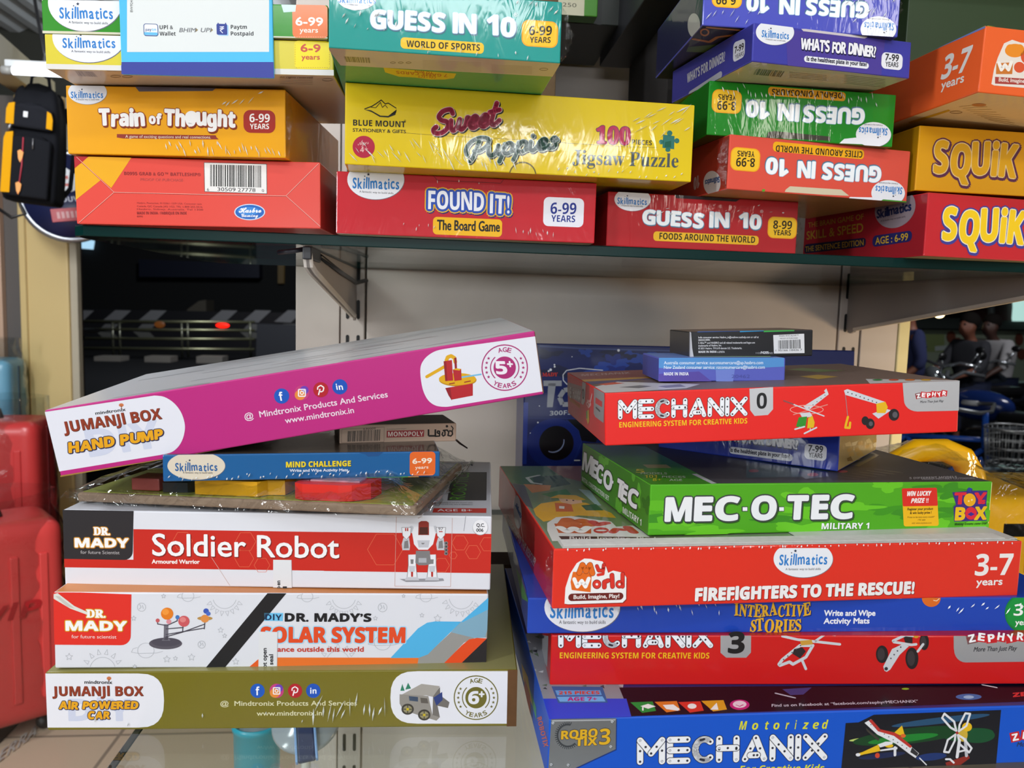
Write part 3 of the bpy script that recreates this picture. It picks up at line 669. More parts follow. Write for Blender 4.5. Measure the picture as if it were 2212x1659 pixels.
B.t('Ages', 275, 930, 345, 922, 34, '#E6B4B0', 4, st='scr').t('4+', 290, 975, 340, 970, 34, '#E6B4B0', 4, st='sb').done('age_badge')
B = A.sub()
script(B, 'Sweet', 752, 858, 1180, 798, 140, '#B8234C', '#E9D3C6')
script(B, 'Puppies', 958, 1020, 1545, 948, 125, '#074A38', '#DDE2C4')
B.done('title_lettering')
B = A.sub(); B.t('100', 1802, 915, 2014, 925, 108, '#B52653', 5, st='rb', b=.04, out=(('#55304a', .035),)).t('PIECES', 2028, 922, 2156, 930, 30, '#3a3524', 4, st='sb')
B.fr = (0, 0, 1); B.t('Jigsaw Puzzle', 1236, 354, 1465, 362, 32, '#4a5358', 4, st='rb').done('piece_count')
B = A.sub(Z[3]); tl = '#2A7168'
B.quad((362, 690), (420, 698), (418, 765), (358, 758), tl, 3).el(395, 683, 14, 14, tl, 3).el(432, 722, 13, 13, tl, 3).el(352, 728, 12, 12, tl, 3).el(386, 768, 13, 11, tl, 3).quad((372, 728), (402, 722), (402, 755), (368, 756), '#0d5a44', 3.4).done('puzzle_piece_print')
B = A.sub(Z[2]); B.line([(520, 846), (800, 868), (1200, 888), (1560, 912), (1960, 938), (2190, 944)], 2.5, '#8a7420', 2).done('flap_seam')
B = A.sub(); B.el(1330, 1122, 88, 88, '#6b5a0a', 2, a0=0, a1=180).el(1330, 1124, 80, 80, '#D9BC10', 2.4, a0=0, a1=180).done('thumb_notch')

crease_glints(r, d, [(.02, .5, .05, .3, 34, .16, -.6), (.82, .99, .6, .95, 16, .2, .9), (.6, .98, .02, .1, 16, .06, .6)], 7)
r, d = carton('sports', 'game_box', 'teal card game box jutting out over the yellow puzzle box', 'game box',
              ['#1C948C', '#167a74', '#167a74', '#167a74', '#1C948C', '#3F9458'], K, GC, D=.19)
A = Art(r, d, k=K); A.fr = Z[2]
skill(A, 268, -12, 125, 76, (150, 16), (388, 24), 44, (190, 31), (356, 42), 9)
guess(A, [('GUESS', 358, 178, 828, 203, 116), ('IN', 886, 207, 1030, 218, 116), ('10', 1104, 222, 1280, 232, 120)], (1440, 217, 232, 170, 46),
      (('6-99', 1370, 225, 1516, 226, 60), ('YEARS', 1375, 273, 1508, 275, 37)), ((817, 292, 532, 72, '#ECC02C'), ('WORLD OF SPORTS', 586, 300, 1056, 326, 42)))
B = A.sub(); B.t('\u00ae', 1272, 108, 1300, 108, 26, '#DDEFF4', 4).done('trademark')
B = Art(r, d, 'bottom', K); B.fr = Z[2]
B.poly([(80, 305), (1590, 405), (1560, 492), (165, 418)], CRM, 1).bars((185, 360), (350, 368), (355, 402), (200, 395), '#3c342c', 8, 26, 2)
for i in range(7): B.line([(690, 385+i*9), (1065, 402+i*9)], 3, '#a3917c', 2)
for i in range(6): B.line([(1130, 415+i*9), (1390, 425+i*9)], 3, '#a3917c', 2)
for x in (500, 550, 600): B.el(x, 400, 18, 7, '#7d6e5c', 2, ring=4)
B.el(1465, 442, 28, 9, '#7d6e5c', 2, ring=4).done('small_print')
B = B.sub(); B.poly([(440, 432), (905, 470), (890, 500), (830, 508), (740, 508), (640, 495), (540, 490), (450, 462)], '#D8B92A', 1.5)
B.t('COLLECT', 775, 485, 660, 478, 16, '#b5552a', 3, st='sb').t('7 GAME CARDS', 850, 475, 520, 452, 18, '#b5552a', 3, st='sb').t('TO WIN', 755, 458, 640, 448, 16, '#b5552a', 3, st='sb').done('burst_print')

crease_glints(r, d, [(.05, .3, .3, .6, 10, .1, .4), (.35, .9, .03, .12, 8, .1, .1), (.8, 1, .8, .95, 5, .15, .5)], 5); side_film(r, d, True, .009, 4)
# ------------------------------------------------------------------ upper shelf, right piles
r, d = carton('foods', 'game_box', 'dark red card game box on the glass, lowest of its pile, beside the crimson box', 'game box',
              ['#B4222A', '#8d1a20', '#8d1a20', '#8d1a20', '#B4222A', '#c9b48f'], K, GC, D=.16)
A = Art(r, d, k=K); A.fr = Z[3]
skill(A, 205, 1022, 93, 60, (127, 1044), (277, 1051), 34, (148, 1057), (258, 1062), 8)
guess(A, [('GUESS', 257, 1146, 565, 1168, 72), ('IN', 600, 1163, 697, 1168, 72), ('10', 752, 1166, 860, 1173, 72)], (973, 1168, 150, 110, 30),
      (('8-99', 925, 1172, 1021, 1175, 42), ('YEARS', 926, 1205, 1016, 1208, 27)), ((585, 1222, 540, 48, '#EDB82A'), ('FOODS AROUND THE WORLD', 342, 1226, 832, 1246, 33)))
B = A.sub(); B.t('\u00ae', 858, 1092, 874, 1092, 16, '#E6D6D6', 4).done('trademark')
tube_tab(A, [(420, 998), (755, 1022), (735, 1034), (428, 1016)], '#2a2226')

crease_glints(r, d, [(.2, .35, .6, .75, 5, .1, 1.2), (.5, .95, .75, .9, 7, .08, 1.2)], 9); side_film(r, d, True, .008, 6)
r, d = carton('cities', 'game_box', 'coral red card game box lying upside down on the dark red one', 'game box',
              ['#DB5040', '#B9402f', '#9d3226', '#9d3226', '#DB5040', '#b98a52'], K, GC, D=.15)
A = Art(r, d, k=K); A.fr = Z[3]
guess(A, [('GUESS', 1480, 858, 1183, 838, 78), ('IN', 1142, 832, 1055, 826, 78), ('10', 1004, 820, 893, 812, 80)], (783, 818, 152, 120, 34),
      (('8-99', 833, 812, 737, 808, 45), ('YEARS', 831, 777, 743, 772, 29)), ((1162, 772, 468, 50, '#F2AE14'), ('CITIES AROUND THE WORLD', 1384, 777, 940, 744, 32)))
skill(A, 1515, 990, 86, -66, (1588, 962), (1452, 952), 38, (1566, 940), (1468, 933), 8)
B = A.sub(); B.poly([(1320, 1010), (1440, 1012), (1470, 1040), (1300, 1030)], '#E6E8F0', 1.2).poly([(1490, 1022), (1610, 1032), (1600, 1060), (1460, 1040)], '#3E8A2A', 1.5).done('white_swoosh')
B = A.sub(); B.poly([(990, 972), (1012, 955), (1275, 972), (1315, 1004), (1180, 998), (985, 984)], '#CFC3A8', 2).poly([(870, 970), (885, 970), (880, 990), (866, 990)], '#5c9a2a', 2).done('tuck_flap')
B = Art(r, d, 'left', K); B.fr = Z[3]; B.el(613, 938, 44, 62, '#BDB6B4', 1.5).t('Skillmatics', 652, 905, 578, 925, 30, '#274a78', 3, b=.05, up=(0, 1)).t('10', 548, 898, 520, 915, 60, '#a98f8c', 3, st='sb', b=.04, up=(0, 1)).done('brand_badge')

side_film(r, d, False, .008, 7)
r, d = carton('green', 'game_box', 'bright green card game box lying upside down on the coral one', 'game box',
              ['#12861C', '#0e6c16', '#0c6414', '#0c6414', '#12861C', '#3a5a20'], K, GC, D=.15)
A = Art(r, d, k=K); A.fr = Z[3]
guess(A, [('GUESS', 1395, 560, 1086, 546, 78), ('IN', 1060, 540, 955, 533, 78), ('10', 906, 525, 793, 521, 80)], (688, 521, 152, 120, 34),
      (('8-99', 736, 522, 640, 517, 45), ('YEARS', 736, 488, 645, 482, 29)), ((1100, 482, 398, 46, '#E2A01E'), ('DEADLY DINOSAURS', 1280, 476, 920, 455, 30)))
skill(A, 1440, 690, 90, -64, (1512, 660), (1367, 652), 38, (1488, 640), (1392, 635), 8)
B = A.sub(); B.poly([(1290, 712), (1400, 700), (1440, 742), (1265, 735)], '#E6E8F0', 1.2).done('white_swoosh')
tube_tab(A, [(900, 678), (930, 672), (1215, 700), (1222, 722), (890, 706)], '#3c3a30', 'tuck_flap')

crease_glints(r, d, [(.06, .9, .78, .95, 34, .13, -.35)], 10)
def dinner_print(A, title, pill, badge, age):
    B = A.sub(); B.t('WHAT\'S FOR DINNER?', *title, '#EDEDF4', 4, st='sb', b=.03, jit=.55, sp=.06, out=(('#1d1b52', .05),), sh=(('#15143c', .04, -.08, .05),)).done('title_lettering')
    B = A.sub(); (x, y, w, h), tx = pill; B.rr(x, y, w, h, h*.45, '#E6E8F0', 2).t('Is the healthiest plate in your fate?', *tx, '#24233a', 4, b=.04).done('ribbon')
    B = A.sub(); x, y, w, h = badge; B.rr(x, y, w, h, h*.28, '#E6E8F0', 2); a, c = age; B.t('7-99', *a, '#2b2b33', 4, b=.03).t('YEARS', *c, '#2b2b33', 4, b=.02).done('age_badge')
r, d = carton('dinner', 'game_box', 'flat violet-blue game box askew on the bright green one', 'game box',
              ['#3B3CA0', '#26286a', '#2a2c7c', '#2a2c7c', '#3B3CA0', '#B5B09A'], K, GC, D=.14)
A = Art(r, d, k=K); A.fr = Z[3]
A.poly([(990, 150), (1500, 205), (1480, 385), (1000, 335)], '#4A3C96', .6).done('violet_panel')
skill(A, 935, 165, 98, 66, (867, 189), (1005, 202), 38, (887, 204), (988, 214), 7)
dinner_print(A, (1066, 250, 1450, 293, 56), ((1252, 320, 332, 32), (1098, 311, 1406, 340, 23)), (1535, 314, 108, 84), ((1500, 310, 1568, 316, 36), (1500, 340, 1566, 345, 25)))
tube_tab(A, [(1070, 148), (1250, 150), (1420, 185), (1395, 198), (1080, 160)], '#C9C2C8')
B = Art(r, d, 'left', K); B.fr = Z[3]; B.quad((722, 220), (783, 195), (780, 290), (720, 322), '#B9B9C6', 1.5, .25).t('7-99', 730, 275, 776, 252, 34, '#222', 3, b=.03, up=(0, -1)).t('YEARS', 732, 304, 776, 282, 22, '#222', 3, up=(0, -1))
B.t('WHAT\'S FOR DINNER?', 486, 425, 680, 312, 46, '#9a9aa8', 3, st='sb', b=.02, up=(0, -1)).line([(500, 485), (655, 385)], 22, '#8f8f9c', 2).done('side_print')
B = Art(r, d, 'bottom', K); B.fr = Z[3]; B.bars((842, 352), (985, 365), (965, 395), (825, 382), '#4a463c', 4, 24, 2)
for i in range(6): B.line([(1290, 385+i*8), (1500, 408+i*8)], 3, '#8a8472', 2)
for i in range(4): B.line([(1010, 370+i*8), (1200, 388+i*8)], 3, '#8a8472', 2)
B.done('small_print')

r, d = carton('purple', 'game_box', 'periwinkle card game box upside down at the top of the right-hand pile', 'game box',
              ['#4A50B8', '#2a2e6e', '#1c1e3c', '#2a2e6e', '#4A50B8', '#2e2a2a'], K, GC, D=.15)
A = Art(r, d, k=K); A.fr = Z[3]
guess(A, [('GUESS', 1416, 16, 1100, -4, 78), ('IN', 1062, -6, 962, -12, 78), ('10', 905, -18, 795, -22, 80)], (690, -20, 155, 120, 34),
      (('6-99', 735, -18, 635, -22, 44), ('YEARS', 730, -54, 640, -58, 28)), None)
skill(A, 1465, 150, 92, -66, (1546, 120), (1394, 112), 40, (1520, 98), (1412, 92), 8)
B = Art(r, d, 'bottom', K); B.fr = Z[3]
B.line([(590, 140), (640, 145), (760, 155)], 10, '#C98A52', 2).line([(520, 200), (600, 215), (640, 190), (720, 180)], 12, '#B97430', 2).poly([(490, 240), (660, 225), (610, 270), (480, 265)], '#5b7040', 2).el(575, 165, 24, 20, '#B97430', 2, ring=8).done('doodle_print')
B = Art(r, d, 'left', K); B.fr = Z[3]; B.el(520, 130, 32, 62, '#9c9a96', 1.5).done('brand_badge')

crease_glints(r, d, [(.7, .98, .2, .95, 26, .2, .6), (.02, .3, .1, .3, 8, .15, .6)], 12); side_film(r, d, True, .004, 8)
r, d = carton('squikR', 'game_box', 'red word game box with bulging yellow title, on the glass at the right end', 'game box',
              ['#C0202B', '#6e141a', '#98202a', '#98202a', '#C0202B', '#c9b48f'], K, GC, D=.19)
A = Art(r, d, k=K); A.fr = Z[14]
def squik(A, x0, y0, x1, y1, h, c, edge, rim):
    B = A.sub(); B.t('SQUiK', x0, y0, x1, y1, h, c, 5, st='sb', b=.03, jit=.5, sp=.17, out=((edge, .03), (rim, .075)), sh=((rim, .02, -.03, .09),)).done('title_lettering')
squik(A, 1452, 1205, 2200, 1238, 305, '#F0C81A', '#EFE6C8', '#3D3C92')
B = Art(r, d, 'left', K); B.fr = Z[14]
pts = [(1010+190*math.cos(i*math.pi/20), 905+185*math.sin(i*math.pi/20)-(math.cos(i*math.pi/20))*30) for i in range(40)]
B.poly(pts, '#8d8088', 1.5).t('Skillmatics', 840, 1000, 1160, 925, 82, '#12244e', 3, b=.05, jit=.5, up=(0, -1)).t('A fantastic way to build skills', 875, 1033, 1108, 990, 16, '#2a2430', 3, up=(0, -1)).done('brand_badge')
B = B.sub(); B.t('THE BRAIN GAME OF', 200, 1088, 716, 1008, 48, '#A8842C', 3, b=.01, up=(0, -1)).t('SKILL & SPEED', 185, 1200, 712, 1127, 78, '#A8842C', 3, b=.02, up=(0, -1))
B.quad((165, 1245), (738, 1180), (735, 1265), (160, 1330), '#1a1c3c', 1.5, .4).t('THE SENTENCE EDITION', 172, 1313, 716, 1252, 50, '#A8842C', 3, b=.02, up=(0, -1))
B.quad((800, 1165), (1170, 1112), (1165, 1215), (795, 1270), '#23265e', 1.5, .45).t('AGE : 6-99', 826, 1245, 1130, 1204, 66, '#C8A02E', 3, b=.02, up=(0, -1)).done('side_print')
r, d = carton('squikY', 'game_box', 'mustard yellow word game box with outlined title, on the red word game', 'game box',
              ['#DB9C0E', '#8a620a', '#B07F0E', '#B07F0E', '#DB9C0E', '#8a5a1a'], K, GC, D=.19)
A = Art(r, d, k=K); A.fr = Z[14]
squik(A, 1372, 580, 2125, 615, 300, '#D9A214', '#E6C88A', '#5A2848')
r, d = carton('orange', 'game_box', 'large orange toddler game box sticking out over the mustard yellow box', 'game box',
              ['#E86028', '#a8441c', '#F0622C', '#D85426', '#DD5A26', '#DCCBA4'], K, GC, D=.26)
A = Art(r, d, 'left', K); A.fr = Z[15]
A.t('3-7', 1292, 882, 1585, 775, 262, '#E9E4E0', 3, st='sb', b=.02, up=(.22, -1)).t('years', 1296, 990, 1545, 905, 98, '#E9E4E0', 3, b=.03, up=(.1, -1)).done('age_badge')
B = A.sub(); B.poly([(965, 610), (1805, 275), (1805, 300), (965, 660)], '#7284c0', 1.2).poly([(965, 590), (1805, 250), (1805, 280), (965, 625)], '#C9B32A', 1.3).done('lid_edge')
A = Art(r, d, 'front', K); A.fr = Z[15]
B = A.sub(); B.poly([(1805, 262), (2300, 290), (2300, 318), (1805, 290)], '#DDB820', 1.2).done('lid_edge')
B = A.sub(); B.poly([(1850, 930), (1880, 760), (1920, 640), (1990, 480), (2080, 440), (2170, 470), (2260, 480), (2300, 980), (1880, 945)], '#E5DAD0', 1.5)
B.el(2110, 560, 110, 75, '#E88A22', 2).el(2060, 540, 50, 50, '#E88A22', 2.2).el(2160, 540, 50, 50, '#E88A22', 2.2).poly([(1905, 700), (2090, 690), (2080, 820), (1900, 820)], '#C8742c', 2)
B.line([(1935, 700), (1960, 770), (2000, 720), (2040, 770), (2070, 690)], 40, '#EFE7DF', 3).el(2160, 745, 60, 60, '#D85430', 2).el(2230, 620, 55, 80, '#D85430', 2)
B.poly([(1890, 850), (2300, 875), (2300, 945), (1890, 925)], '#A8413A', 2.5).t('Build, Imagine, Play!', 1930, 900, 2330, 925, 44, '#E8D8D0', 4, b=.03).done('brand_badge')
B = Art(r, d, 'bottom', K); B.fr = Z[15]; B.el(1460, 1240, 70, 16, '#8a7250', 2, ring=7).el(1715, 1160, 80, 18, '#b0704a', 2)
B.poly([(930, 1350), (1380, 1210), (1400, 1225), (960, 1370)], '#C8A22c', 1.5)
for i in range(9): B.line([(1500+i*40, 1180+i*18), (1750+i*50, 1150+i*30)], 6, '#a98f62', 1.2)
B.done('doodle_print')
# dark boxes at the back of the upper shelf
def rear_box(name, lab, c, x0, x1, y0, y1, z0, z1, art=None, kind='p', group=None):
    r = empty(name, (x0, y0, z0), lab, 'game box', group)
    MB().box((0, 0, 0), (x1-x0, y1-y0, z1-z0), M(c, kind), .001).build('carton', r)
    if art: art(r, (x1-x0, y1-y0, z1-z0))
    return r
def ribs(r, d):
    A = Art(r, d, 'front'); 
    for i in range(6): A.raw([(d[0]*(.1+i*.15), 0), (d[0]*(.13+i*.15), 0), (d[0]*(.13+i*.15), d[2]), (d[0]*(.1+i*.15), d[2])], '#0d100d', 1)
    A.done('ribbed_edge')
rear_box('game_box', 'black ribbed box hidden behind the teal card game box', '#1b201b', .02, .213, .98, 1.14, 1.748, 1.92, ribs)
rear_box('game_box', 'plain brown carton hidden behind the teal card game box', '#6a5640', -.01, .125, .90, 1.13, 1.5815, 1.747, kind='c')
rear_box('game_box', 'black box wedged between the wall and the periwinkle pile', '#222226', .211, .40, .66, 1.09, 1.732, 1.80)
rear_box('game_box', 'dark card box hidden behind the coral card game box', '#2d2a2a', .25, .335, .89, 1.08, 1.4615, 1.7315, kind='c')
def lime(r, d):
    A = Art(r, d, 'front'); A.rr(*[1232, 20, 60, 90, 12], '#B9B49A', 2).t('250', 1215, 14, 1245, 16, 9, '#4a4a3a', 3).done('price_sticker')
rear_box('game_box', 'lime green box standing behind the right end of the teal box', '#3C7A1A', .085, .18, .955, .978, 1.748, 1.92, lime)
rear_box('game_box', 'dark olive green box at the back of the right end', '#2C4026', .57, .80, .96, 1.14, 1.4605, 1.81)
rear_box('game_box', 'wide brown-black box lying across the top right corner', '#2A231A', .42, .80, .93, 1.14, 1.812, 1.88)

rear_box('game_box', 'dark brown box standing behind the right end of the olive box', '#3a2c22', .05, .086, .79, .835, 1.1005, 1.134, kind='c')
# ------------------------------------------------------------------ lower shelf, left pile
GL = 'toy boxes piled on the left of the lower glass'
def icons(B, cs, r, lay=3):
    for i, (x, y) in enumerate(cs):
        if i == 1:
            B.el(x, y, r, r, '#C03A7A', lay-.6).el(x-r*.25, y+r*.3, r*.7, r*.66, '#E0863A', lay-.4).el(x+r*.3, y-r*.35, r*.58, r*.55, '#6a3cb0', lay-.5)
            q = r*.45; B.line([(x-q, y-q), (x+q, y-q), (x+q, y+q), (x-q, y+q)], r*.14, '#F2F0F4', lay+.5, closed=True).el(x, y, r*.27, r*.27, '#F2F0F4', lay+.5, ring=r*.12).el(x+r*.27, y-r*.27, r*.07, r*.07, '#F2F0F4', lay+.5)
        else:
            c = ('#1A55B8', '', '#B01E2A', '#1A4FB4')[i]; B.el(x, y, r, r, c, lay-.5)
            if i == 0: B.t('f', x-r*.25, y+r*.62, x+r*.3, y+r*.62, r*1.15, '#F4F4F8', lay+.5, st='sb')
            if i == 2: B.line([(x-r*.1, y-r*.1), (x-r*.3, y+r*.7)], r*.16, '#F4F0F2', lay+.5).line([(x-r*.42, y), (x-r*.4, y-r*.35), (x, y-r*.58), (x+r*.4, y-r*.3), (x+r*.32, y+r*.15), (x, y+r*.3), (x-r*.15, y+r*.15)], r*.15, '#F4F0F2', lay+.5)
            if i == 3: B.t('in', x-r*.42, y+r*.4, x+r*.45, y+r*.4, r*.78, '#F4F4F8', lay+.5, st='sb')
def age_ring(A, x, y, r, c, num, ink):
    B = A.sub(); B.el(x, y, r, r, c, 2, ring=r*.05).el(x, y, r*.48, r*.48, c, 2)
    for a0, a1 in ((-48, 48), (132, 228)): B.el(x, y, r*.63, r*.63, c, 2, a0=a0, a1=a1, ring=r*.045, n=16)
    B.t(num, x-r*.34, y+r*.27, x+r*.12, y+r*.27, r*.55, ink, 4, st='sb', b=.03).t('+', x+r*.14, y+r*.02, x+r*.36, y+r*.02, r*.36, ink, 4, st='sb', b=.05)
    for txt, mid, R, fl in (('AGE', 90, .68, 1), ('YEARS', 270, .88, -1)):
        n = len(txt)
        for i, ch in enumerate(txt):
            t = math.radians(mid-fl*(i-(n-1)/2)*15); cx, cy = x+r*R*math.cos(t), y-r*R*math.sin(t)
            ux, uy = math.cos(t)*fl, -math.sin(t)*fl; w = r*.085; tx, ty = -uy, ux
            B.t(ch, cx-tx*w, cy-ty*w, cx+tx*w, cy+ty*w, r*.2, c, 3, b=.03, up=(ux, uy))
    for sg in (-1, 1):
        for k in range(5):
            t = math.radians((0 if sg > 0 else 180)+(k-2)*15); B.star(x+r*.8*math.cos(t), y-r*.8*math.sin(t), r*.075, c, 3)
    B.done('age_badge')
def mind_title(A, maker, title, sub, diy, hc='#8E3A26'):
    B = A.sub(); B.t(diy[0], *diy[1:], '#C9CEE2', 2.2, st='sb', b=.03, sh=(('#AEB4D2', .09, -.05, .05),))
    B.t('mindtronix', *maker, '#26262c', 4, b=.035)
    tx, x0, y0, x1, y1, h = title; B.t(tx, x0, y0, x1, y1, h, hc, 4, st='sb', b=.02, sh=(('#3b1a14', .02, -.03, .02),))
    for tx, x0, y0, x1, y1, h in sub: B.t(tx, x0, y0, x1, y1, h, '#E2A21C', 4.5, st='sb', b=.06, jit=.5, sp=.16, out=(('#2a2a4e', .09),), sk=.12, sh=(('#2a2a4e', .05, -.05, .08),))
    B.done('title_lettering')
KR = '#8C7256'
def kraft_end(A, pts, name='card_edge'):
    B = A.sub(); B.poly(pts, M('#6A4A2E', 'c'), 1.4); B.done(name)
r, d = carton('aircar', 'toy_box', 'olive toy box with white end panels, lowest of the left pile', 'toy box',
              ['#72691C', KR, '#6a6420', M('#6A4A2E', 'c'), '#8f8a58', '#72691C'], 'g', GL, D=.23)
A = Art(r, d, k='g'); A.fr = Z[9]
def cap_r(x0, y0t, y0b, x1, xr, n=12):   # straight left edge, rounded right end
    pts = [(x0, y0b), (x0, y0t)]
    for i in range(n+1):
        t = math.radians(90-180*i/n); pts.append((x1+(xr-x1)*math.cos(t)**.75 if math.cos(t) > 0 else x1, (y0t+y0b)/2-(y0b-y0t)/2*math.copysign(abs(math.sin(t))**.75, math.sin(t))))
    return pts
B = A.sub(); B.poly(cap_r(25, 110, 345, 440, 552), '#E2E2EA', 1.2).done('title_panel')
mind_title(A, (207, 154, 327, 155, 15), ('JUMANJI BOX', 68, 206, 462, 206, 40), [('AIR POWERED', 97, 264, 437, 263, 31), ('CAR', 222, 306, 315, 306, 31)], ('DIY', 140, 314, 412, 314, 92))
B = A.sub(); B.el(313, 131, 10, 8, '#C8744a', 3).line([(313, 134), (313, 144)], 4, '#8a5a3a', 3).done('tree_mark')
B = A.sub(); icons(B, ((958, 185), (1041, 185), (1121, 185), (1200, 185)), 31); B.done('social_icons')
B = A.sub(); B.t('@  Mindtronix Products And Services', 797, 250, 1390, 248, 21, '#D8D4B0', 4, b=.02).t('www.mindtronix.in', 955, 293, 1238, 291, 21, '#D8D4B0', 4, b=.02).done('caption')
B = A.sub(); q = [(2052-x, y) for x, y in cap_r(7, 100, 328, 400, 517)]; B.poly(q, '#E2E2EA', 1.2).done('picture_panel')
B = A.sub(); g1, g2, g3 = '#8f8a84', '#6f6a66', '#4c4845'
B.poly([(1578, 205), (1670, 155), (1750, 165), (1722, 212), (1690, 205), (1600, 215)], '#A39E98', 2).poly([(1575, 200), (1700, 208), (1718, 290), (1750, 300), (1735, 315), (1655, 290), (1590, 268), (1575, 240)], g1, 2.4)
B.poly([(1720, 210), (1750, 168), (1752, 205), (1792, 235), (1785, 260), (1740, 250), (1750, 300), (1718, 290)], g2, 2.5).poly([(1722, 215), (1760, 190), (1762, 225), (1735, 250)], '#2a3c7a', 2.6)
B.poly([(1615, 208), (1655, 212), (1655, 232), (1618, 228)], '#3a4a62', 2.7).poly([(1665, 215), (1695, 218), (1700, 240), (1668, 238)], '#5c5650', 2.7)
for x, y in ((1610, 265), (1682, 290)): B.el(x, y, 27, 24, '#38342e', 3).el(x, y, 19, 16, '#8f8868', 3.2).el(x, y, 6, 6, '#C8B020', 3.4).line([(x-18, y), (x+18, y)], 4, '#38342e', 3.3).line([(x, y-16), (x, y+16)], 4, '#38342e', 3.3)
B.poly([(1578, 185), (1587, 155), (1597, 185)], '#2f7d62', 2).poly([(1600, 180), (1612, 150), (1625, 175)], '#2f7d62', 2).done('toy_picture')
age_ring(A, 1907, 215, 97, '#6A6424', '6', '#E2E2EA')
kraft_end(A, [(2045, 80), (2130, 75), (2130, 345), (2040, 345)])

crease_glints(r, d, [(.55, .72, .2, .55, 14, .3, .2), (.05, .6, .1, .3, 5, .1, .1)], 15)
WHT = '#D9DAE2'
r, d = carton('solar', 'toy_box', 'white toy box with red corner and orange planet model, on the olive box', 'toy box',
              [WHT, KR, '#B9B2AA', M('#7A5A3C', 'c'), '#C9824A', WHT], 'p', GL, D=.22)
A = Art(r, d); A.fr = Z[7]; lg = '#B4B6BE'
B = A.sub()
def sun(x, y, rx, a0, a1, n):
    B.el(x, y, rx, rx, lg, 1.2, a0=a0, a1=a1, ring=4)
    for i in range(n):
        t = math.radians(a0+(a1-a0)*(i+.5)/n); c, s_ = math.cos(t), math.sin(t)
        p = [(x+c*rx*1.22-s_*14, y-s_*rx*1.22-c*14), (x+c*rx*1.22+s_*14, y-s_*rx*1.22+c*14), (x+c*rx*1.62, y-s_*rx*1.62)]; B.line(p, 3.5, lg, 1.2, closed=True)
def saturn(x, y, q): B.el(x, y, q, q*.9, lg, 1.2, ring=4).line([(x-q*1.7, y+q*.2), (x-q*1.5, y-q*.2), (x-q, y-q*.35)], 4, lg, 1.2).line([(x-q*1.7, y+q*.2), (x-q*.8, y+q*.35), (x+q*1.2, y+q*.3), (x+q*2, y+q*.1)], 4, lg, 1.2)
def stars(*ps):
    for x, y, q in ps:
        pt = [(x+(q if i % 2 == 0 else q*.45)*math.cos(math.radians(90+i*36)), y-(q if i % 2 == 0 else q*.45)*math.sin(math.radians(90+i*36))) for i in range(10)]; B.line(pt, 4, lg, 1.2, closed=True)
def moon(x, y, q): B.el(x, y, q, q, lg, 1.2, ring=5).line([(x-q*.4, y-q*.6), (x-q*.1, y), (x-q*.5, y+q*.4)], 6, lg, 1.2).line([(x+q*.2, y-q*.4), (x+q*.4, y+q*.3)], 6, lg, 1.2)
sun(1430, 1090, 92, 195, 345, 8); sun(500, 1650, 100, 15, 165, 6); saturn(830, 1500, 65); moon(797, 1170, 34); moon(1255, 1455, 30); saturn(1150, 1085, 48)
stars((245, 1548, 28), (990, 1566, 28), (1055, 1560, 18), (1178, 1552, 28), (1400, 1345, 22), (1430, 1388, 18), (737, 1255, 20), (965, 1086, 18), (745, 1622, 16), (1515, 1585, 26))
B.fr = Z[8]; sun(645, 1090, 92, 195, 345, 8); sun(1540, 1090, 95, 190, 340, 8); moon(940, 1172, 36); saturn(940, 1440, 65); saturn(365, 1090, 46); saturn(1270, 1090, 46); sun(600, 1590, 90, 15, 165, 5)
stars((1240, 1232, 18), (1360, 1255, 30), (885, 1255, 18), (1100, 1085, 14))
B.done('doodle_print')
B = A.sub(); cn = [(120, 1050), (720, 1072), (715, 1390)]+[(640+75*math.cos(math.radians(t)), 1388+72*math.sin(math.radians(t))) for t in range(0, 91, 15)]+[(120, 1456)]
B.poly(cn, '#DC2E24', 1.6)
for t_, x0, x1, y, h in (('DR.', 378, 522, 1246, 60), ('MADY', 222, 684, 1346, 70)): B.t(t_, x0, y, x1, y+2, h, '#EFEDEE', 4, st='rb' if t_ == 'DR.' else 'sb', b=.05, out=(('#D59A14', .1),), sh=(('#5a2a10', .06, -.05, .05),))
B.t('for future scientist', 264, 1406, 606, 1409, 27, '#E9D6D2', 4).done('brand_badge')
B = A.sub(); B.poly([(128, 1070), (158, 1062), (285, 1160), (387, 1207), (380, 1226), (255, 1180), (150, 1118), (128, 1105)], '#DAD8D2', 5).poly([(140, 1085), (170, 1085), (290, 1180), (230, 1165)], '#c2bfb8', 5.3).done('torn_paper')
B = A.sub(); dk = '#4b4753'
B.el(980, 1447, 126, 44, '#57535e', 2).el(985, 1436, 112, 34, dk, 2.2).poly([(968, 1300), (1002, 1300), (1000, 1420), (965, 1420)], '#6d6a75', 2.4).poly([(950, 1425), (972, 1395), (998, 1395), (1018, 1425)], '#6d6a75', 2.4)
for p in ([(985, 1395), (1110, 1360), (1275, 1300)], [(985, 1378), (1270, 1330)], [(985, 1335), (1115, 1325)], [(990, 1310), (1065, 1275)], [(980, 1308), (920, 1298), (918, 1280)], [(1110, 1360), (1112, 1320)], [(1275, 1335), (1280, 1285)], [(1068, 1275), (1070, 1250)]): B.line(p, 8, dk, 2.5)
B.el(992, 1219, 47, 46, '#E07A1C', 3).el(980, 1205, 26, 24, '#EE9438', 3.2).el(1120, 1277, 43, 42, '#C8565C', 3).el(1112, 1265, 24, 20, '#DB8080', 3.2).el(920, 1271, 15, 15, '#C2585c', 3).el(1005, 1280, 19, 18, '#D78a96', 3).el(1071, 1246, 16, 16, '#3f74b8', 3)
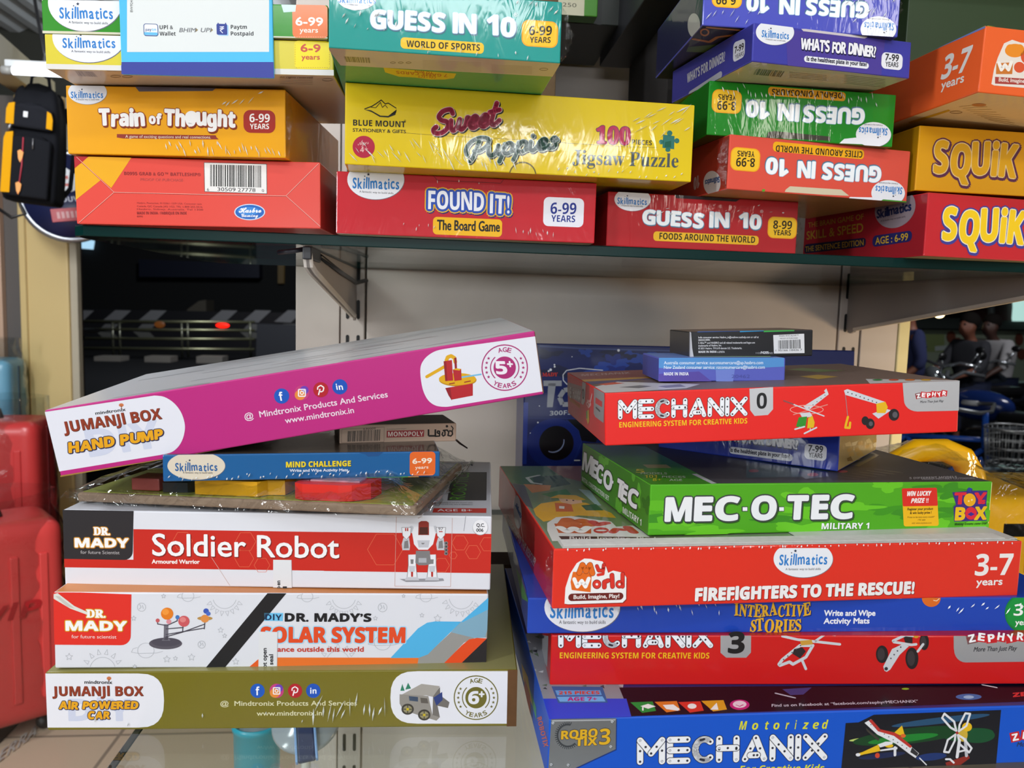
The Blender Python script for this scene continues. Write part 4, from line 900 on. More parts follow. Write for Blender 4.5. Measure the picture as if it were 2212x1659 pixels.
B.el(1280, 1255, 58, 16, '#B48A4A', 2.9).el(1280, 1257, 32, 30, '#D98a44', 3).el(1289, 1199, 21, 20, '#3a55b0', 3).el(1306, 1219, 17, 16, '#4668c4', 3.1).done('toy_picture')
B = A.sub(); B.poly([(1760, 1060), (1905, 1060), (1420, 1645), (1275, 1645)], '#1c1b1e', 1.6).poly([(1600, 1640), (1692, 1562), (1692, 1640)], '#E05A20', 1.6).done('black_band')
B = A.sub(Z[8])
B.poly([(100, 1553), (1230, 1555), (1440, 1640), (90, 1640)], '#E2702A', 1.5).poly([(1000, 1557), (1210, 1332), (1280, 1288), (1340, 1278), (1540, 1280), (1340, 1475), (1285, 1530), (1215, 1556)], '#4FAEDF', 1.8)
B.poly([(1215, 1556), (1285, 1530), (1340, 1475), (1760, 1085), (1760, 1400), (1640, 1405), (1560, 1440), (1370, 1640), (1200, 1640)], '#94928f', 1.7).poly([(1540, 1280), (1760, 1085), (1760, 1280), (1720, 1400), (1640, 1405), (1460, 1360)], '#7ea6bc', 1.75)
B.poly([(1540, 1280), (1760, 1085), (1760, 1180), (1550, 1285)], '#4FAEDF', 1.8)
B.poly([(1365, 1640), (1545, 1460), (1600, 1415), (1660, 1404), (1735, 1408), (1500, 1640)], '#DF4A1E', 1.9).poly([(1495, 1640), (1760, 1385), (1760, 1600), (1690, 1640)], '#231f22', 2).done('wave_print')
B = A.sub(Z[8]); B.poly([(38, 1214), (183, 1214), (180, 1276), (38, 1274)], '#6CBDE8', 1.6).t('DIY', 47, 1268, 172, 1269, 44, '#16264a', 4, st='sb').t('DR. MADY\u2019S', 197, 1277, 852, 1279, 60, '#19181c', 4, st='sb', b=.05)
B.t('SOLAR SYSTEM', 15, 1435, 1108, 1438, 112, '#DD4A22', 4, st='sb', b=.05, out=(('#9cd3ee', .07),)).t('ance outside this world', 140, 1508, 795, 1508, 38, '#C23A2A', 4, b=.045).done('title_lettering')
def seal(A, quad_, words):
    B = A.sub(); B.poly(quad_, '#DBDCE0', 5).poly([(quad_[1][0]-4, quad_[1][1]), quad_[1], quad_[2], (quad_[2][0]-4, quad_[2][1])], '#b8b8be', 5.3)
    for w in words: B.t(w[0], *w[1:], '#2b2b30', 6, b=.05)
    B.done('seal_sticker')
seal(A.sub(Z[7]), [(1690, 1356), (1836, 1358), (1831, 1640), (1688, 1640)], [('ot open', 1750, 1632, 1750, 1482, 32), ('seal', 1800, 1608, 1800, 1530, 32)])

r, d = carton('soldier', 'toy_box', 'white toy box with a red band and robot picture, on the planet model box', 'toy box',
              [WHT, KR, '#2a2829', M('#8a7258', 'c'), '#B9BAC2', WHT], 'p', GL, D=.2)
A = Art(r, d); A.fr = Z[7]
B = A.sub(); B.poly([(735, 575), (2188, 597), (2188, 892), (200, 866), (200, 800), (735, 808)], '#C3271C', 1.2)
B.fr = Z[8]; B.poly([(493, 596.5), (1790, 612), (1775, 912), (493, 894)], '#C3271C', 1.25); B.done('red_band')
B = A.sub(); hx = '#DB6A4A'
def hexa(x, y, q): B.line([(x+q*math.cos(math.radians(60*i)), y+q*math.sin(math.radians(60*i))) for i in range(6)], 3, hx, 1.5, closed=True)
hexa(1110, 665, 75); hexa(1590, 670, 78); hexa(1580, 800, 72); hexa(1715, 850, 60); B.line([(1330, 790), (1470, 1005)], 3, '#c8a8a0', 1.5)
B.fr = Z[8]; hexa(960, 730, 135); hexa(1530, 680, 62); hexa(1630, 750, 58); hexa(1740, 690, 58); hexa(1478, 775, 30); hexa(1390, 850, 60)
B.line([(1045, 480), (1033, 1010), (1458, 1014), (1472, 490)], 3, '#c49a90', 1.5).line([(1575, 470), (1560, 590)], 3, '#7c7c86', 1.5).done('hexagon_print')
B = A.sub(); cn = [(185, 425), (737, 425), (730, 745)]+[(665+65*math.cos(math.radians(t)), 745+65*math.sin(math.radians(t))) for t in range(0, 91, 15)]+[(185, 801)]
B.poly(cn, '#2B282B', 1.8)
for t_, x0, x1, y, h in (('DR.', 434, 556, 617, 58), ('MADY', 292, 698, 711, 66)): B.t(t_, x0, y, x1, y+2, h, '#EFEDEE', 4, st='rb' if t_ == 'DR.' else 'sb', b=.05, out=(('#C8891c', .1),), sh=(('#6a2a14', .05, -.05, .08),))
B.t('for future Scientist', 333, 762, 630, 766, 26, '#B9B5B8', 4).done('brand_badge')
B = A.sub(); B.fr = (0, 0, 1); B.t('Soldier Robot', 330, 1199.5, 732, 1205, 48.5, '#EDECEE', 4, b=.018, sh=(('#7d150e', .02, -.03, .02),)); B.fr = Z[7]; B.t('Armoured Warrior', 877, 836, 1240, 838, 31, '#F0E6E4', 4, b=.05).done('title_lettering')
seal(A.sub(Z[8]), [(107, 808), (247, 810), (252, 1036), (106, 1036)], [('en', 160, 1002, 160, 968, 30), ('p', 160, 1030, 160, 1010, 30), ('l', 210, 1028, 210, 1012, 30)])
B = A.sub(Z[8]); B.el(1685, 562, 59, 59, '#9a9aa2', 5).el(1685, 560, 57, 57, '#E9E9EE', 5.3).t('Q.C.', 1656, 556, 1718, 557, 26, '#2b2b30', 6, b=.04).t('006', 1655, 594, 1708, 594, 25, '#2b2b30', 6, b=.04).done('quality_sticker')
# robot picture
B = A.sub(Z[8]); w1, w2, gy, dk, rd = '#E4E4EA', '#BFC0C8', '#7c7a7c', '#3d3a3c', '#B0261e'
B.poly([(1070, 955), (1400, 950), (1410, 968), (1350, 975), (1120, 978)], '#8f8f96', 2)
for sx, s in ((1165, -1), (1318, 1)):
    B.poly([(sx-38, 940), (sx-28, 850), (sx-30, 770), (sx+28, 768), (sx+30, 850), (sx+38, 940)], w1, 2.5).poly([(sx-24, 855), (sx+24, 855), (sx+20, 900), (sx-20, 900)], w2, 2.8).poly([(sx-8, 900), (sx+8, 900), (sx+7, 938), (sx-7, 938)], rd, 3)
    B.poly([(sx-45, 942), (sx+45, 942), (sx+55, 965), (sx-55, 965)], w2, 2.6).poly([(sx-12, 805), (sx+12, 805), (sx+10, 840), (sx-10, 840)], gy, 2.9)
    B.line([(sx-29, 770), (sx-28, 850), (sx-38, 940)], 4, gy, 2.9).line([(sx+29, 770), (sx+30, 850), (sx+38, 940)], 4, gy, 2.9)
B.poly([(1195, 740), (1300, 740), (1310, 840), (1270, 850), (1215, 850), (1190, 830)], gy, 2.6).poly([(1215, 795), (1275, 795), (1275, 830), (1215, 830)], '#a9abb2', 2.9)
B.poly([(1165, 600), (1180, 555), (1330, 555), (1345, 610), (1325, 690), (1285, 732), (1215, 732), (1180, 690)], w1, 3).poly([(1205, 660), (1300, 660), (1290, 715), (1215, 715)], w2, 3.1).poly([(1235, 680), (1262, 680), (1255, 690), (1240, 690)], gy, 3.3)
B.poly([(1212, 620), (1215, 525), (1235, 513), (1275, 513), (1293, 525), (1295, 620)], '#8a2a20', 3.2).poly([(1222, 615), (1224, 560), (1285, 560), (1286, 615)], '#4a2018', 3.4)
for sx, s in ((1122, -1), (1385, 1)):
    B.poly([(sx-36, 562), (sx+36, 562), (sx+30, 620), (sx, 655), (sx-28, 625)], w1, 3).poly([(sx-22, 640), (sx+20, 640), (sx+28, 700), (sx+24, 735), (sx-30, 735), (sx-36, 690)], w2, 2.8).poly([(sx-15, 668), (sx+12, 660), (sx+18, 720), (sx-20, 722)], gy, 3)
    B.line([(sx-36, 562), (sx+36, 562), (sx+30, 620), (sx, 655), (sx-28, 625)], 3, gy, 3.2, closed=True)
B.poly([(1112, 566), (1121, 566), (1121, 590), (1112, 590)], rd, 3.4).poly([(1127, 566), (1136, 566), (1136, 590), (1127, 590)], rd, 3.4).t('97', 1365, 583, 1402, 583, 22, dk, 4).poly([(1370, 590), (1398, 590), (1398, 597), (1370, 597)], rd, 3.4)
B.el(1160, 575, 18, 26, w2, 2.7).el(1340, 575, 18, 26, w2, 2.7)
for i in range(4): B.el(1424, 682+i*26, 15, 14, gy, 3.2).el(1426, 682+i*26, 8, 7, dk, 3.4)
B.done('toy_picture')
T = Art(r, d, 'top'); T.fr = Z[18]
B = T.sub(); B.poly([(1640, 775), (2055, 775), (2050, 1112), (1583, 1112)], '#29292b', 2).t('ROBOTICS', 1790, 1105, 1850, 783, 190, '#4C8A22', 4, up=(-1, -.02)).done('title_panel')
B = T.sub(); B.poly([(1420, 1205), (2050, 1207), (2048, 1262), (1405, 1258)], '#B8302a', 2).t('AGE 8+', 1465, 1244, 1880, 1246, 28, '#E0DCE0', 4, b=.01).done('age_badge')
B = T.sub(); B.t('Components of kit are shown with', 1425, 1142, 1885, 1148, 14, '#77777f', 3).t('real picture and may vary in appearance', 1405, 1162, 1885, 1168, 14, '#77777f', 3).done('small_print')

# wooden puzzle tray in film
x, y, z, ya, ro, pi, W, H, D = BOX['board']; D = .155
mw = Matrix.Translation((x, y, z+.001)) @ Matrix.Rotation(ya, 4, 'Z') @ Matrix.Rotation(ro, 4, 'Y')
r = empty('puzzle_tray', label='wooden picture tray with knobbed pieces in crinkled film, on the red-banded robot box', cat='puzzle', mat=mw)
MB().box((0, 0, 0), (W, D, H), M('#A38A78', 'c'), .0015).build('board', r)
b = MB(); b.box((.003, .003, H), (W-.003, D-.003, H+.0005), M('#9BA24A', 'g')); b.box((.004, .09, H+.0005), (W-.004, D-.004, H+.0009), M('#35508f', 'g')); b.box((.03, .05, H+.0005), (.09, .09, H+.001), M('#6a4560', 'g')); b.build('picture', r)
MB().prism([(.088, .006), (.135, .006), (.140, .012), (.152, .014), (.152, .034), (.088, .036)], H+.0009, H+.0115, M('#E2A410', 'r'), 2).build('knob_piece', r)
MB().box((.096, .012, H+.0116), (.13, .03, H+.0128), M('#5a6a86', 'g')).build('picture_panel', r)
MB().prism([(.163, .006), (.170, .002), (.182, -.0005+.003), (.196, .002), (.205, .004), (.216, .012), (.218, .03), (.205, .038), (.175, .038), (.163, .028)], H+.0009, H+.0122, M('#D4281E', 'r'), 2).build('knob_piece', r)
MB().box((.172, .012, H+.0122), (.208, .03, H+.0132), M('#b98a98', 'g')).build('picture_panel', r)
MB().box((.036, .01, H+.0009), (.058, .03, H+.010), M('#A04a48', 'r'), .001).build('knob_piece', r)
MB().prism([(.062, .008), (.08, .01), (.086, .02), (.07, .03), (.06, .022)], H+.0009, H+.008, M('#23262c', 'r'), 2).build('knob_piece', r)
def film_sheet(name, parent, f, nu, nv, amp, seed=1, mat=None):
    rnd = random.Random(seed); b = MB(); vs = []
    for i in range(nu+1):
        for j in range(nv+1):
            p, n = f(i/nu, j/nv); vs.append(Vector(p)+Vector(n)*rnd.uniform(-amp, amp))
    fs = [[i*(nv+1)+j, (i+1)*(nv+1)+j, (i+1)*(nv+1)+j+1, i*(nv+1)+j+1] for i in range(nu) for j in range(nv)]
    b.add(vs, fs, mat or M('#F4F6F4', 'f', q=.13, n=60), True); return b.build(name, parent, fix=False)
film_sheet('clear_film', r, lambda u, v: ((-.003+u*(W+.006), -.004+v*(D+.006), H+.0135*min(1, min(u, 1-u)*9, v*7+.15)+.0015), (0, 0, 1)), 44, 26, .0012, 3)
film_sheet('clear_film', r, lambda u, v: ((-.004+u*(W+.009), -.0035+.001*math.sin(u*40), -.0005+v*(H+.0045)), (0, 1, 0)), 60, 3, .0007, 5)
film_sheet('gathered_film', r, lambda u, v: ((W+.002+.010*v, -.002+u*D, H*.4+(.006+.006*math.sin(u*31))*(v-.4)+.0045*u), (1, 0, 1)), 40, 4, .0016, 8)
film_sheet('gathered_film', r, lambda u, v: ((-.002-.010*v*(1-u*.6), -.001+u*D*.8, H*.5+(.006*math.sin(u*27))*(v-.4)), (1, 0, 1)), 30, 4, .0014, 9)

r, d = carton('mind', 'game_box', 'flat blue activity box with an orange age tab, under the magenta box', 'game box',
              ['#1D5C96', '#174a7a', '#174a7a', '#2a6a8e', '#4a4038', '#1a5a6a'], K, GL)
A = Art(r, d, k=K); A.fr = Z[7]
skill(A, 1214, 92, 220, 106, (1055, 130), (1374, 131), 64, (1112, 150), (1340, 152), 14, white='#D8CDBB', blue='#2a5f9a')
B = A.sub(Z[8]); B.t('MiND CHALLENGE', 205, 104, 698, 94, 41, '#E3CC2A', 4, st='sb', b=.03, sh=(('#13304e', .04, -.05, .03),)).t('Write and Wipe Activity Mats', 233, 138, 675, 133, 21, '#D5DEEA', 4, b=.05).done('title_lettering')
B = A.sub(Z[18]); B.rr(1287, 672, 305, 285, 45, '#E0672A', 2).t('6-99', 1168, 672, 1397, 664, 62, '#F0DDCB', 4, b=.05).t('years', 1200, 736, 1356, 729, 38, '#F0DDCB', 4, b=.02)
for i in range(13): B.line([(1172+i*19, 803), (1182+i*19, 803)], 4, '#F3C4A0', 3)
B.done('age_badge')
B = A.sub(Z[18]); B.poly([(470, 838), (1115, 826), (1115, 845), (470, 858)], '#57B03A', 1.5).poly([(1115, 826), (1240, 824), (1240, 845), (1115, 845)], '#E8A03a', 1.5).done('colour_strip')
tube_tab(A.sub(Z[18]), [(510, 535), (830, 522), (760, 582), (640, 588), (600, 560)], '#214f86')

crease_glints(r, d, [(.02, .95, .05, .25, 40, .16, .5)], 14); side_film(r, d, True, .003, 9)
r, d = carton('monopoly', 'card_game_box', 'small cream card game box with Tamil lettering, under the raised end of the magenta box', 'game box',
              ['#C4A996', '#33261f', '#2a1f1a', '#2a1f1a', '#33261f', '#8a7468'], 'p', GL, D=.05)
A = Art(r, d); A.fr = Z[18]
B = A.sub(); B.line([(322, 262), (830, 235), (826, 410), (318, 425)], 5, '#8f7a6c', 2, closed=True).bars((395, 285), (782, 262), (777, 398), (388, 410), '#2a211d', 7, 36, 3).t('630509', 580, 270, 725, 262, 26, '#2a211d', 3).done('barcode')
B = A.sub(); B.poly([(860, 278), (1307, 270), (1303, 350), (857, 360)], '#9C2A30', 2).t('MONOPOLY', 875, 346, 1296, 340, 54, '#E9DDD4', 4, st='sb').t('The fast-dealing property trading game', 858, 265, 1095, 258, 11, '#4a3c34', 3).done('title_panel')
B = A.sub(); tk = '#1a1513'
# Tamil word drawn stroke by stroke
B.line([(1358, 262), (1358, 340), (1440, 340), (1440, 262)], 21, tk, 3, cap=False).line([(1440, 300), (1440, 340)], 20, tk, 3)
B.line([(1440, 345), (1490, 342), (1490, 285), (1468, 282), (1462, 300), (1475, 312), (1490, 308)], 17, tk, 3)
B.line([(1528, 300), (1520, 325), (1535, 342), (1555, 330), (1555, 290), (1535, 275), (1580, 270), (1600, 295), (1590, 335), (1625, 342), (1645, 320), (1640, 285), (1610, 280)], 17, tk, 3)
B.el(1578, 225, 15, 15, tk, 3).line([(1640, 285), (1652, 250), (1630, 222)], 12, tk, 3).done('tamil_lettering')
b = MB(); b.tube([(d[0], -.001, .001), (d[0]+.006, .012, -.004), (d[0]+.014, .02, -.0095)], [.0008, .0009, .0006], M('#2a1f1a', 'r'), 6); b.build('film_tail', r)

# magenta box, tipped up at its right end
x, y, z, ya, ro, pi, W, H, D = BOX['pink']
r, d = carton('pink', 'toy_box', 'magenta toy box propped at a slant across the top of the left pile', 'toy box',
              ['#B8287C', KR, '#4a3a30', M('#6A5238', 'c'), '#C6C8CC', '#8a6a3a'], 'g', GL, D=.205)
A = Art(r, d, k='g'); A.fr = Z[4]
lp = [(255, 1176), (955, 1071), (1010, 1078), (1060, 1105), (1100, 1145), (1128, 1195), (1143, 1255), (1138, 1310), (1120, 1360), (1090, 1400), (1050, 1425), (980, 1440), (350, 1543)]
lp = [lp[0]]+smooth(lp[1:12], 5)+[lp[12]]
A.sub().poly(lp, '#DEDFEA', 1.3).done('title_panel') if False else None
B = A.sub(); B.poly(lp, '#DEDFEA', 1.3).done('title_panel')
mind_title(A, (592, 1190, 778, 1165, 20), ('JUMANJI BOX', 398, 1300, 1001, 1213, 66), [('HAND PUMP', 428, 1425, 1006, 1336, 58)], ('DIY', 560, 1448, 1000, 1385, 165))
B = A.sub(); B.el(750, 1130, 15, 11, '#C8744a', 3).line([(750, 1134), (752, 1155)], 5, '#8a5a3a', 3).done('tree_mark')
B = A.sub(); B.fr = (0, 0, 1); icons(B, ((608.5, 855.5), (652.3, 848.5), (693, 841.8), (734.2, 835.5)), 16.4); B.done('social_icons')
B = A.sub(); B.fr = (0, 0, 1); B.t('@  Mindtronix Products And Services', 529.5, 906.5, 838, 857.5, 13.6, '#E9D3E4', 4, b=.02).t('www.mindtronix.in', 617, 914.5, 765, 891.5, 13, '#E9D3E4', 4, b=.02).done('caption')
A.fr = Z[5]
B = A.sub(); B.poly([(1490, 570)]+smooth([(980, 640), (900, 655), (850, 680), (815, 715), (797, 760), (800, 830), (815, 900), (845, 955), (890, 985), (950, 992), (1000, 985)])+[(1540, 898)], '#DEDFEA', 1.3).done('picture_panel')
B = A.sub(); yl, rd, rd2 = '#D9A514', '#B0242c', '#8f1c26'
B.el(1020, 832, 112, 38, '#b8860e', 2).el(1018, 826, 111, 36, yl, 2.2).poly([(945, 880), (1110, 852), (1110, 925), (980, 950), (965, 900)], rd, 2.1).poly([(945, 880), (975, 875), (985, 955), (965, 925)], rd2, 2.3)
B.poly([(935, 720), (985, 712), (992, 835), (945, 838)], rd, 3).poly([(935, 720), (950, 718), (958, 838), (945, 838)], rd2, 3.2).line([(835, 812), (900, 775), (940, 752)], 19, yl, 2.9)
B.line([(952, 715), (960, 695), (980, 688), (1000, 700), (1005, 725)], 22, yl, 2.95).poly([(998, 700), (1012, 698), (1016, 780), (1003, 782)], rd2, 3.3).poly([(990, 770), (1040, 765), (1043, 832), (1000, 838)], rd, 3.4).poly([(988, 770), (1010, 762), (1040, 765), (1030, 775)], yl, 3.5)
B.line([(1045, 815), (1158, 798)], 9, '#6FB6DC', 3).line([(970, 855), (1000, 850)], 6, rd2, 3).line([(1060, 845), (1095, 838)], 6, rd2, 3).done('toy_picture')
age_ring(A, 1300, 758, 139, '#A82870', '5', '#E8E2EC')
B = A.sub(); B.poly([(1478, 545), (1500, 540), (1545, 905), (1527, 910)], M('#7A5A3C', 'c'), 1.6).done('card_edge')
B = A.sub(Z[4]); B.poly([(370, 1566), (1620, 1363), (2150, 1278), (2150, 1292), (1630, 1378), (375, 1582)], '#9c7a3a', 1.6).done('card_edge')
B = A.sub(); B.fr = (0, 0, 1); B.poly([(568, 957), (835, 911), (838, 916), (570, 964)], '#E4E2DC', 1.9).done('lid_edge')
B = A.sub(); B.fr = (0, 0, 1); B.poly([(100, 880), (600, 800), (1160, 712), (1160, 719), (600, 810), (100, 888)], '#C65094', 1.2).done('film_edge') if False else None
# grey printed streaks on the lid
T = Art(r, d, 'top', 'g'); B = T.sub(); rnd = random.Random(2)
for i in range(26):
    u, v, l = rnd.uniform(0, W*.8), rnd.uniform(0, D), rnd.uniform(.03, .12); B.raw([(u, v), (u+l, v+rnd.uniform(-.004, .004)), (u+l, v+.004), (u, v+.003)], rnd.choice(['#AEB0B6', '#BDBFC4', '#CFD1D6', '#B9B4B8']), 1+i*.02)
B.done('lid_print')
# ------------------------------------------------------------------ lower shelf, right pile
GR = 'building set boxes piled on the right of the lower glass'
STRIPS = {'M': [((0, 0), (0, 1)), ((1, 0), (1, 1)), ((0, 1), (.5, .38)), ((1, 1), (.5, .38))], 'E': [((0, 0), (0, 1)), ((0, 1), (.8, 1)), ((0, .5), (.8, .5)), ((0, 0), (.8, 0))],
          'H': [((0, 0), (0, 1)), ((.8, 0), (.8, 1)), ((0, .55), (.8, .55))], 'A': [((.05, 0), (.55, 1)), ((.95, 0), (.55, 1)), ((.3, .18), (.62, .18))],
          'N': [((0, 0), (0, 1)), ((.85, 0), (.85, 1)), ((0, 1), (.85, 0))], 'I': [((0, 0), (0, 1))], 'X': [((0, 0), (.9, 1)), ((.9, 0), (0, 1))]}
ADV = {'M': 1.0, 'E': .8, 'C': .75, 'H': .8, 'A': .98, 'N': .85, 'I': 0, 'X': .9}
def strip_word(A, x0, y0, x1, y1, h, face='#E9EAF0', rim='#20202a', hole='#2b2b36', up=None):
    """lettering made of perforated strips with screw heads; baseline from point 0 to 1, height h (zoom px)"""
    B = A.sub(); word = 'MECHANIX'; gap = .36; w = .235
    wr = (h*.80); tot = sum(ADV[c] for c in word)+gap*(len(word)-1)+w
    p0 = A.uv(x0, y0); e1 = A.uv(x1, y1)-p0; ux, uy = up or (0, -1); e2 = A.uv(x0+ux*h, y0+uy*h)-p0
    kx = e1/tot; ky = e2*(1-w); kk = e2.length/1.0
    def pt(X, Y, x): return p0+kx*(w/2+x+X)+e2*(w/2)+ky*Y
    def cap(a, b, r, mat, lay):
        d = b-a
        if d.length < 1e-7: d = Vector((1e-6, 0))
        t = math.atan2(d.y, d.x); pts = [b+Vector((math.cos(t+math.radians(q)), math.sin(t+math.radians(q))))*r for q in range(-90, 91, 22)]
        pts += [a+Vector((math.cos(t+math.radians(q)), math.sin(t+math.radians(q))))*r for q in range(90, 271, 22)]; B.raw(pts, mat, lay)
    r = w/2*kk*.93; x = 0; n = 0
    def hole_(c, lay, screw=False):
        q = r*.42; pts = [c+Vector((math.cos(i*.7854), math.sin(i*.7854)))*q for i in range(8)]; B.raw(pts, hole, lay)
        if screw: B.raw([c+(p-c)*.75 for p in pts], face, lay+.2); B.raw([c+Vector((-q*.6, -q*.35)), c+Vector((-q*.5, -q*.5)), c+Vector((q*.6, q*.35)), c+Vector((q*.5, q*.5))], hole, lay+.3)
    for ch in word:
        if ch == 'C':
            arc = [pt(.42+.42*math.cos(math.radians(a)), .5+.5*math.sin(math.radians(a)), x) for a in range(48, 313, 22)]
            for i in range(len(arc)-1): cap(arc[i], arc[i+1], r*1.22, rim, 1.5+.01*n)
            for i in range(len(arc)-1): cap(arc[i], arc[i+1], r, face, 2.5+.01*n)
            for i in (0, 6, 12): hole_(arc[min(i, len(arc)-1)], 3.4, i == 6)
            for s_ in (1, 8): cap(arc[s_+1], arc[s_+2], r*.4, hole, 3.2)
        else:
            for si, (a, b_) in enumerate(STRIPS[ch]):
                pa, pb = pt(*a, x), pt(*b_, x); lay = 1.6+.35*si
                cap(pa, pb, r*1.22, rim, lay); cap(pa, pb, r, face, lay+.2)
                L = (pb-pa).length; k = max(2, round(L/(r*3.4)))
                for i in range(k+1):
                    if ch == 'A' and si == 2 and i == 0: continue
                    hole_(pa.lerp(pb, i/k), 3.4 if si >= len(STRIPS[ch])-2 or ch in 'HE' else lay+.3, i == 0 and si > 0)
        x += ADV[ch]+gap; n += 1
    B.done('title_lettering')
def zephyr(A, pts, tag_, s=1.0):
    """six tilted red tiles with white capitals"""
    B = A.sub(); (x0, y0), (x1, y1), h = pts
    for i, ch in enumerate('ZEPHYR'):
        t = i/5; x = x0+(x1-x0)*t; y = y0+(y1-y0)*t+(-1)**i*h*.06; a = math.radians((-12, 8, -6, 9, -12, 8)[i]); c, s_ = math.cos(a), math.sin(a); q = h*.52
        R = lambda u, v: (x+u*c-v*s_, y+u*s_+v*c)
        B.poly([R(-q, -q), R(q, -q), R(q, q), R(-q, q)], '#C3232B', 2+i*.03)
        b0, b1, u1 = R(-q*.6, q*.72), R(q*.6, q*.72), R(-q*.6, -q*.7)
        B.t(ch, *b0, *b1, h*.72, '#F3F0F2', 4, st='sb', b=.03, up=((u1[0]-b0[0])/(q*1.42), (u1[1]-b0[1])/(q*1.42)))
    B.t('More Than Just Play', *tag_[:2], *tag_[2:4], tag_[4], '#33333a', 3, st='scr' if False else None, sk=.2, b=.02)
    B.done('maker_badge')
def copter(B, f, body='#2E8A2A', tail='#D9B01c', metal='#C9CBD2'):
    """model helicopter picture; f maps local (0..10, 0..10, y down) to zoom px"""
    P = lambda *p: [f(*q) for q in p]
    B.poly(P((4.2, 3.6), (5.2, 4.6), (9.6, .8), (9.4, .2), (8.9, .4)), metal, 2.2).poly(P((8.6, 0), (9.1, -.6), (9.4, .2), (9.3, .9)), metal, 2.3)
    B.line(P((0, 2.3), (8.6, 5.9)), 7, metal, 2.6).line(P((0, 2.3), (2, 3.1)), 8, '#8a4a4a', 2.7).line(P((2.0, 5.6), (9.4, 3.2)), 5, '#d98a80', 2.4)
    x, y = f(4.9, 4.4); B.el(x, y, abs(f(8, 0)[0]-f(4.4, 0)[0]), abs(f(0, 5)[1]-f(0, 3.9)[1]), '#E8A49a', 2.5, ring=4)
    B.poly(P((3.4, 5.2), (5.6, 5.0), (6.2, 6.0), (4.0, 6.4)), metal, 2.8).poly(P((3.2, 6.2), (5.0, 6.0), (4.6, 8.6), (2.6, 8.4)), body, 3).poly(P((5.0, 8.8), (5.2, 6.4), (6.1, 5.8), (6.6, 7.4), (6.4, 8.6)), tail, 3)
    B.line(P((2.4, 9.0), (4.4, 8.4)), 9, metal, 3.1).line(P((4.4, 10), (7.0, 8.6)), 9, metal, 3.2).line(P((3.4, 8.4), (3.2, 8.9)), 5, metal, 3).line(P((5.6, 8.6), (5.7, 9.3)), 5, metal, 3)
    for i in range(5): x, y = f(5.4+i*.85, 4.0-i*.75); B.el(x, y, 3, 3, '#5a5c66', 3)

r, d = carton('robotix', 'construction_set_box', 'large blue motorised building set box with metal plate print, lowest of the right pile', 'toy box',
              ['#0F52C4', KR, '#1a50b8', '#123f94', '#2a2a6a', '#0a3a90'], 'p', GR, D=.29)
A = Art(r, d); A.fr = Z[12]
B = A.sub(); pl = [(358, 1158), (912, 1150), (908, 1415), (575, 1570), (560, 1578), (333, 1585)]
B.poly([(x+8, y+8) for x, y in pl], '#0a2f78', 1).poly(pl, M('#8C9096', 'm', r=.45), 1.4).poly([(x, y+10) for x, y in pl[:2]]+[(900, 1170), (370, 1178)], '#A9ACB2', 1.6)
for x, y in ((375, 1193), (880, 1182), (868, 1395), (360, 1548), (505, 1552)): B.el(x, y, 16, 16, '#5e6268', 2).el(x-2, y-2, 12, 12, '#B9BcC2', 2.2).line([(x-8, y-5), (x+8, y+5)], 4, '#4c5056', 2.4)
for i in range(26):
    a = math.radians(75+i*9.5); B.poly([(500+88*math.cos(a-.04), 1298-95*math.sin(a-.04)), (500+112*math.cos(a-.03), 1298-118*math.sin(a-.03)), (500+112*math.cos(a+.03), 1298-118*math.sin(a+.03)), (500+88*math.cos(a+.04), 1298-95*math.sin(a+.04))], '#34383e', 2)
B.el(500, 1298, 95, 100, '#3c4046', 2, a0=75, a1=315, ring=14)
B.t('ROBO', 443, 1330, 750, 1308, 70, '#D8A820', 4, st='sb', b=.03, out=(('#3a3a40', .07),)).t('TIX', 563, 1386, 748, 1378, 66, '#D8A820', 4, st='sb', b=.03, out=(('#3a3a40', .07),)).t('3', 766, 1376, 860, 1373, 135, '#D8A820', 4, st='sb', out=(('#3a3a40', .04),))
B.done('metal_plate_print')
strip_word(A.sub((0, 0, 1)), 1377, 1652.5, 1785.5, 1642, 60)
B = A.sub(); B.fr = (0, 0, 1)
xs = [1596, 1624, 1652, 1670, 1696, 1716, 1733, 1755, 1775]
for ch, x in zip('Motorized', xs): B.t(ch, x, 1576-(x-1596)*.012, x+{'M': 17, 'i': 4, 'r': 8, 't': 8}.get(ch, 13), 1576-(x-1596)*.012, 18.5, '#D8D62A', 4, st='bi')
B.t('For Creative Kids', 1596, 1669, 1780, 1666, 15, '#D8D62A', 4, st='bi').done('caption')
B = A.sub(Z[13]); B.poly([(690, 1192), (800, 1186), (930, 1121), (2016, 1080), (1968, 1600), (650, 1600)], '#11121c', 1.4)
rnd = random.Random(6)
for (x, y, w, h, c) in ((1250, 1300, 500, 62, '#0b3c1c'), (1180, 1325, 300, 30, '#1a7a2c'), (1740, 1290, 210, 50, '#0d4a26'), (1500, 1170, 420, 26, '#234a6c'), (1600, 1150, 260, 11, '#6ea2c4'), (1420, 1480, 130, 30, '#18306a'), (1000, 1470, 200, 22, '#15224a'), (1100, 1350, 160, 18, '#4fae4a'), (830, 1330, 110, 12, '#b8c86a'), (1820, 1300, 140, 60, '#0d4a2a')):
    B.poly([(x+w*math.cos(t*math.pi/12)+h*.5*math.sin(t*math.pi/12), y-w*.12*math.cos(t*math.pi/12)+h*math.sin(t*math.pi/12)) for t in range(24)], c, 1.5+rnd.random()*.3)
wt, yl, rd = '#DCDCE2', '#E0B41C', '#B8322c'
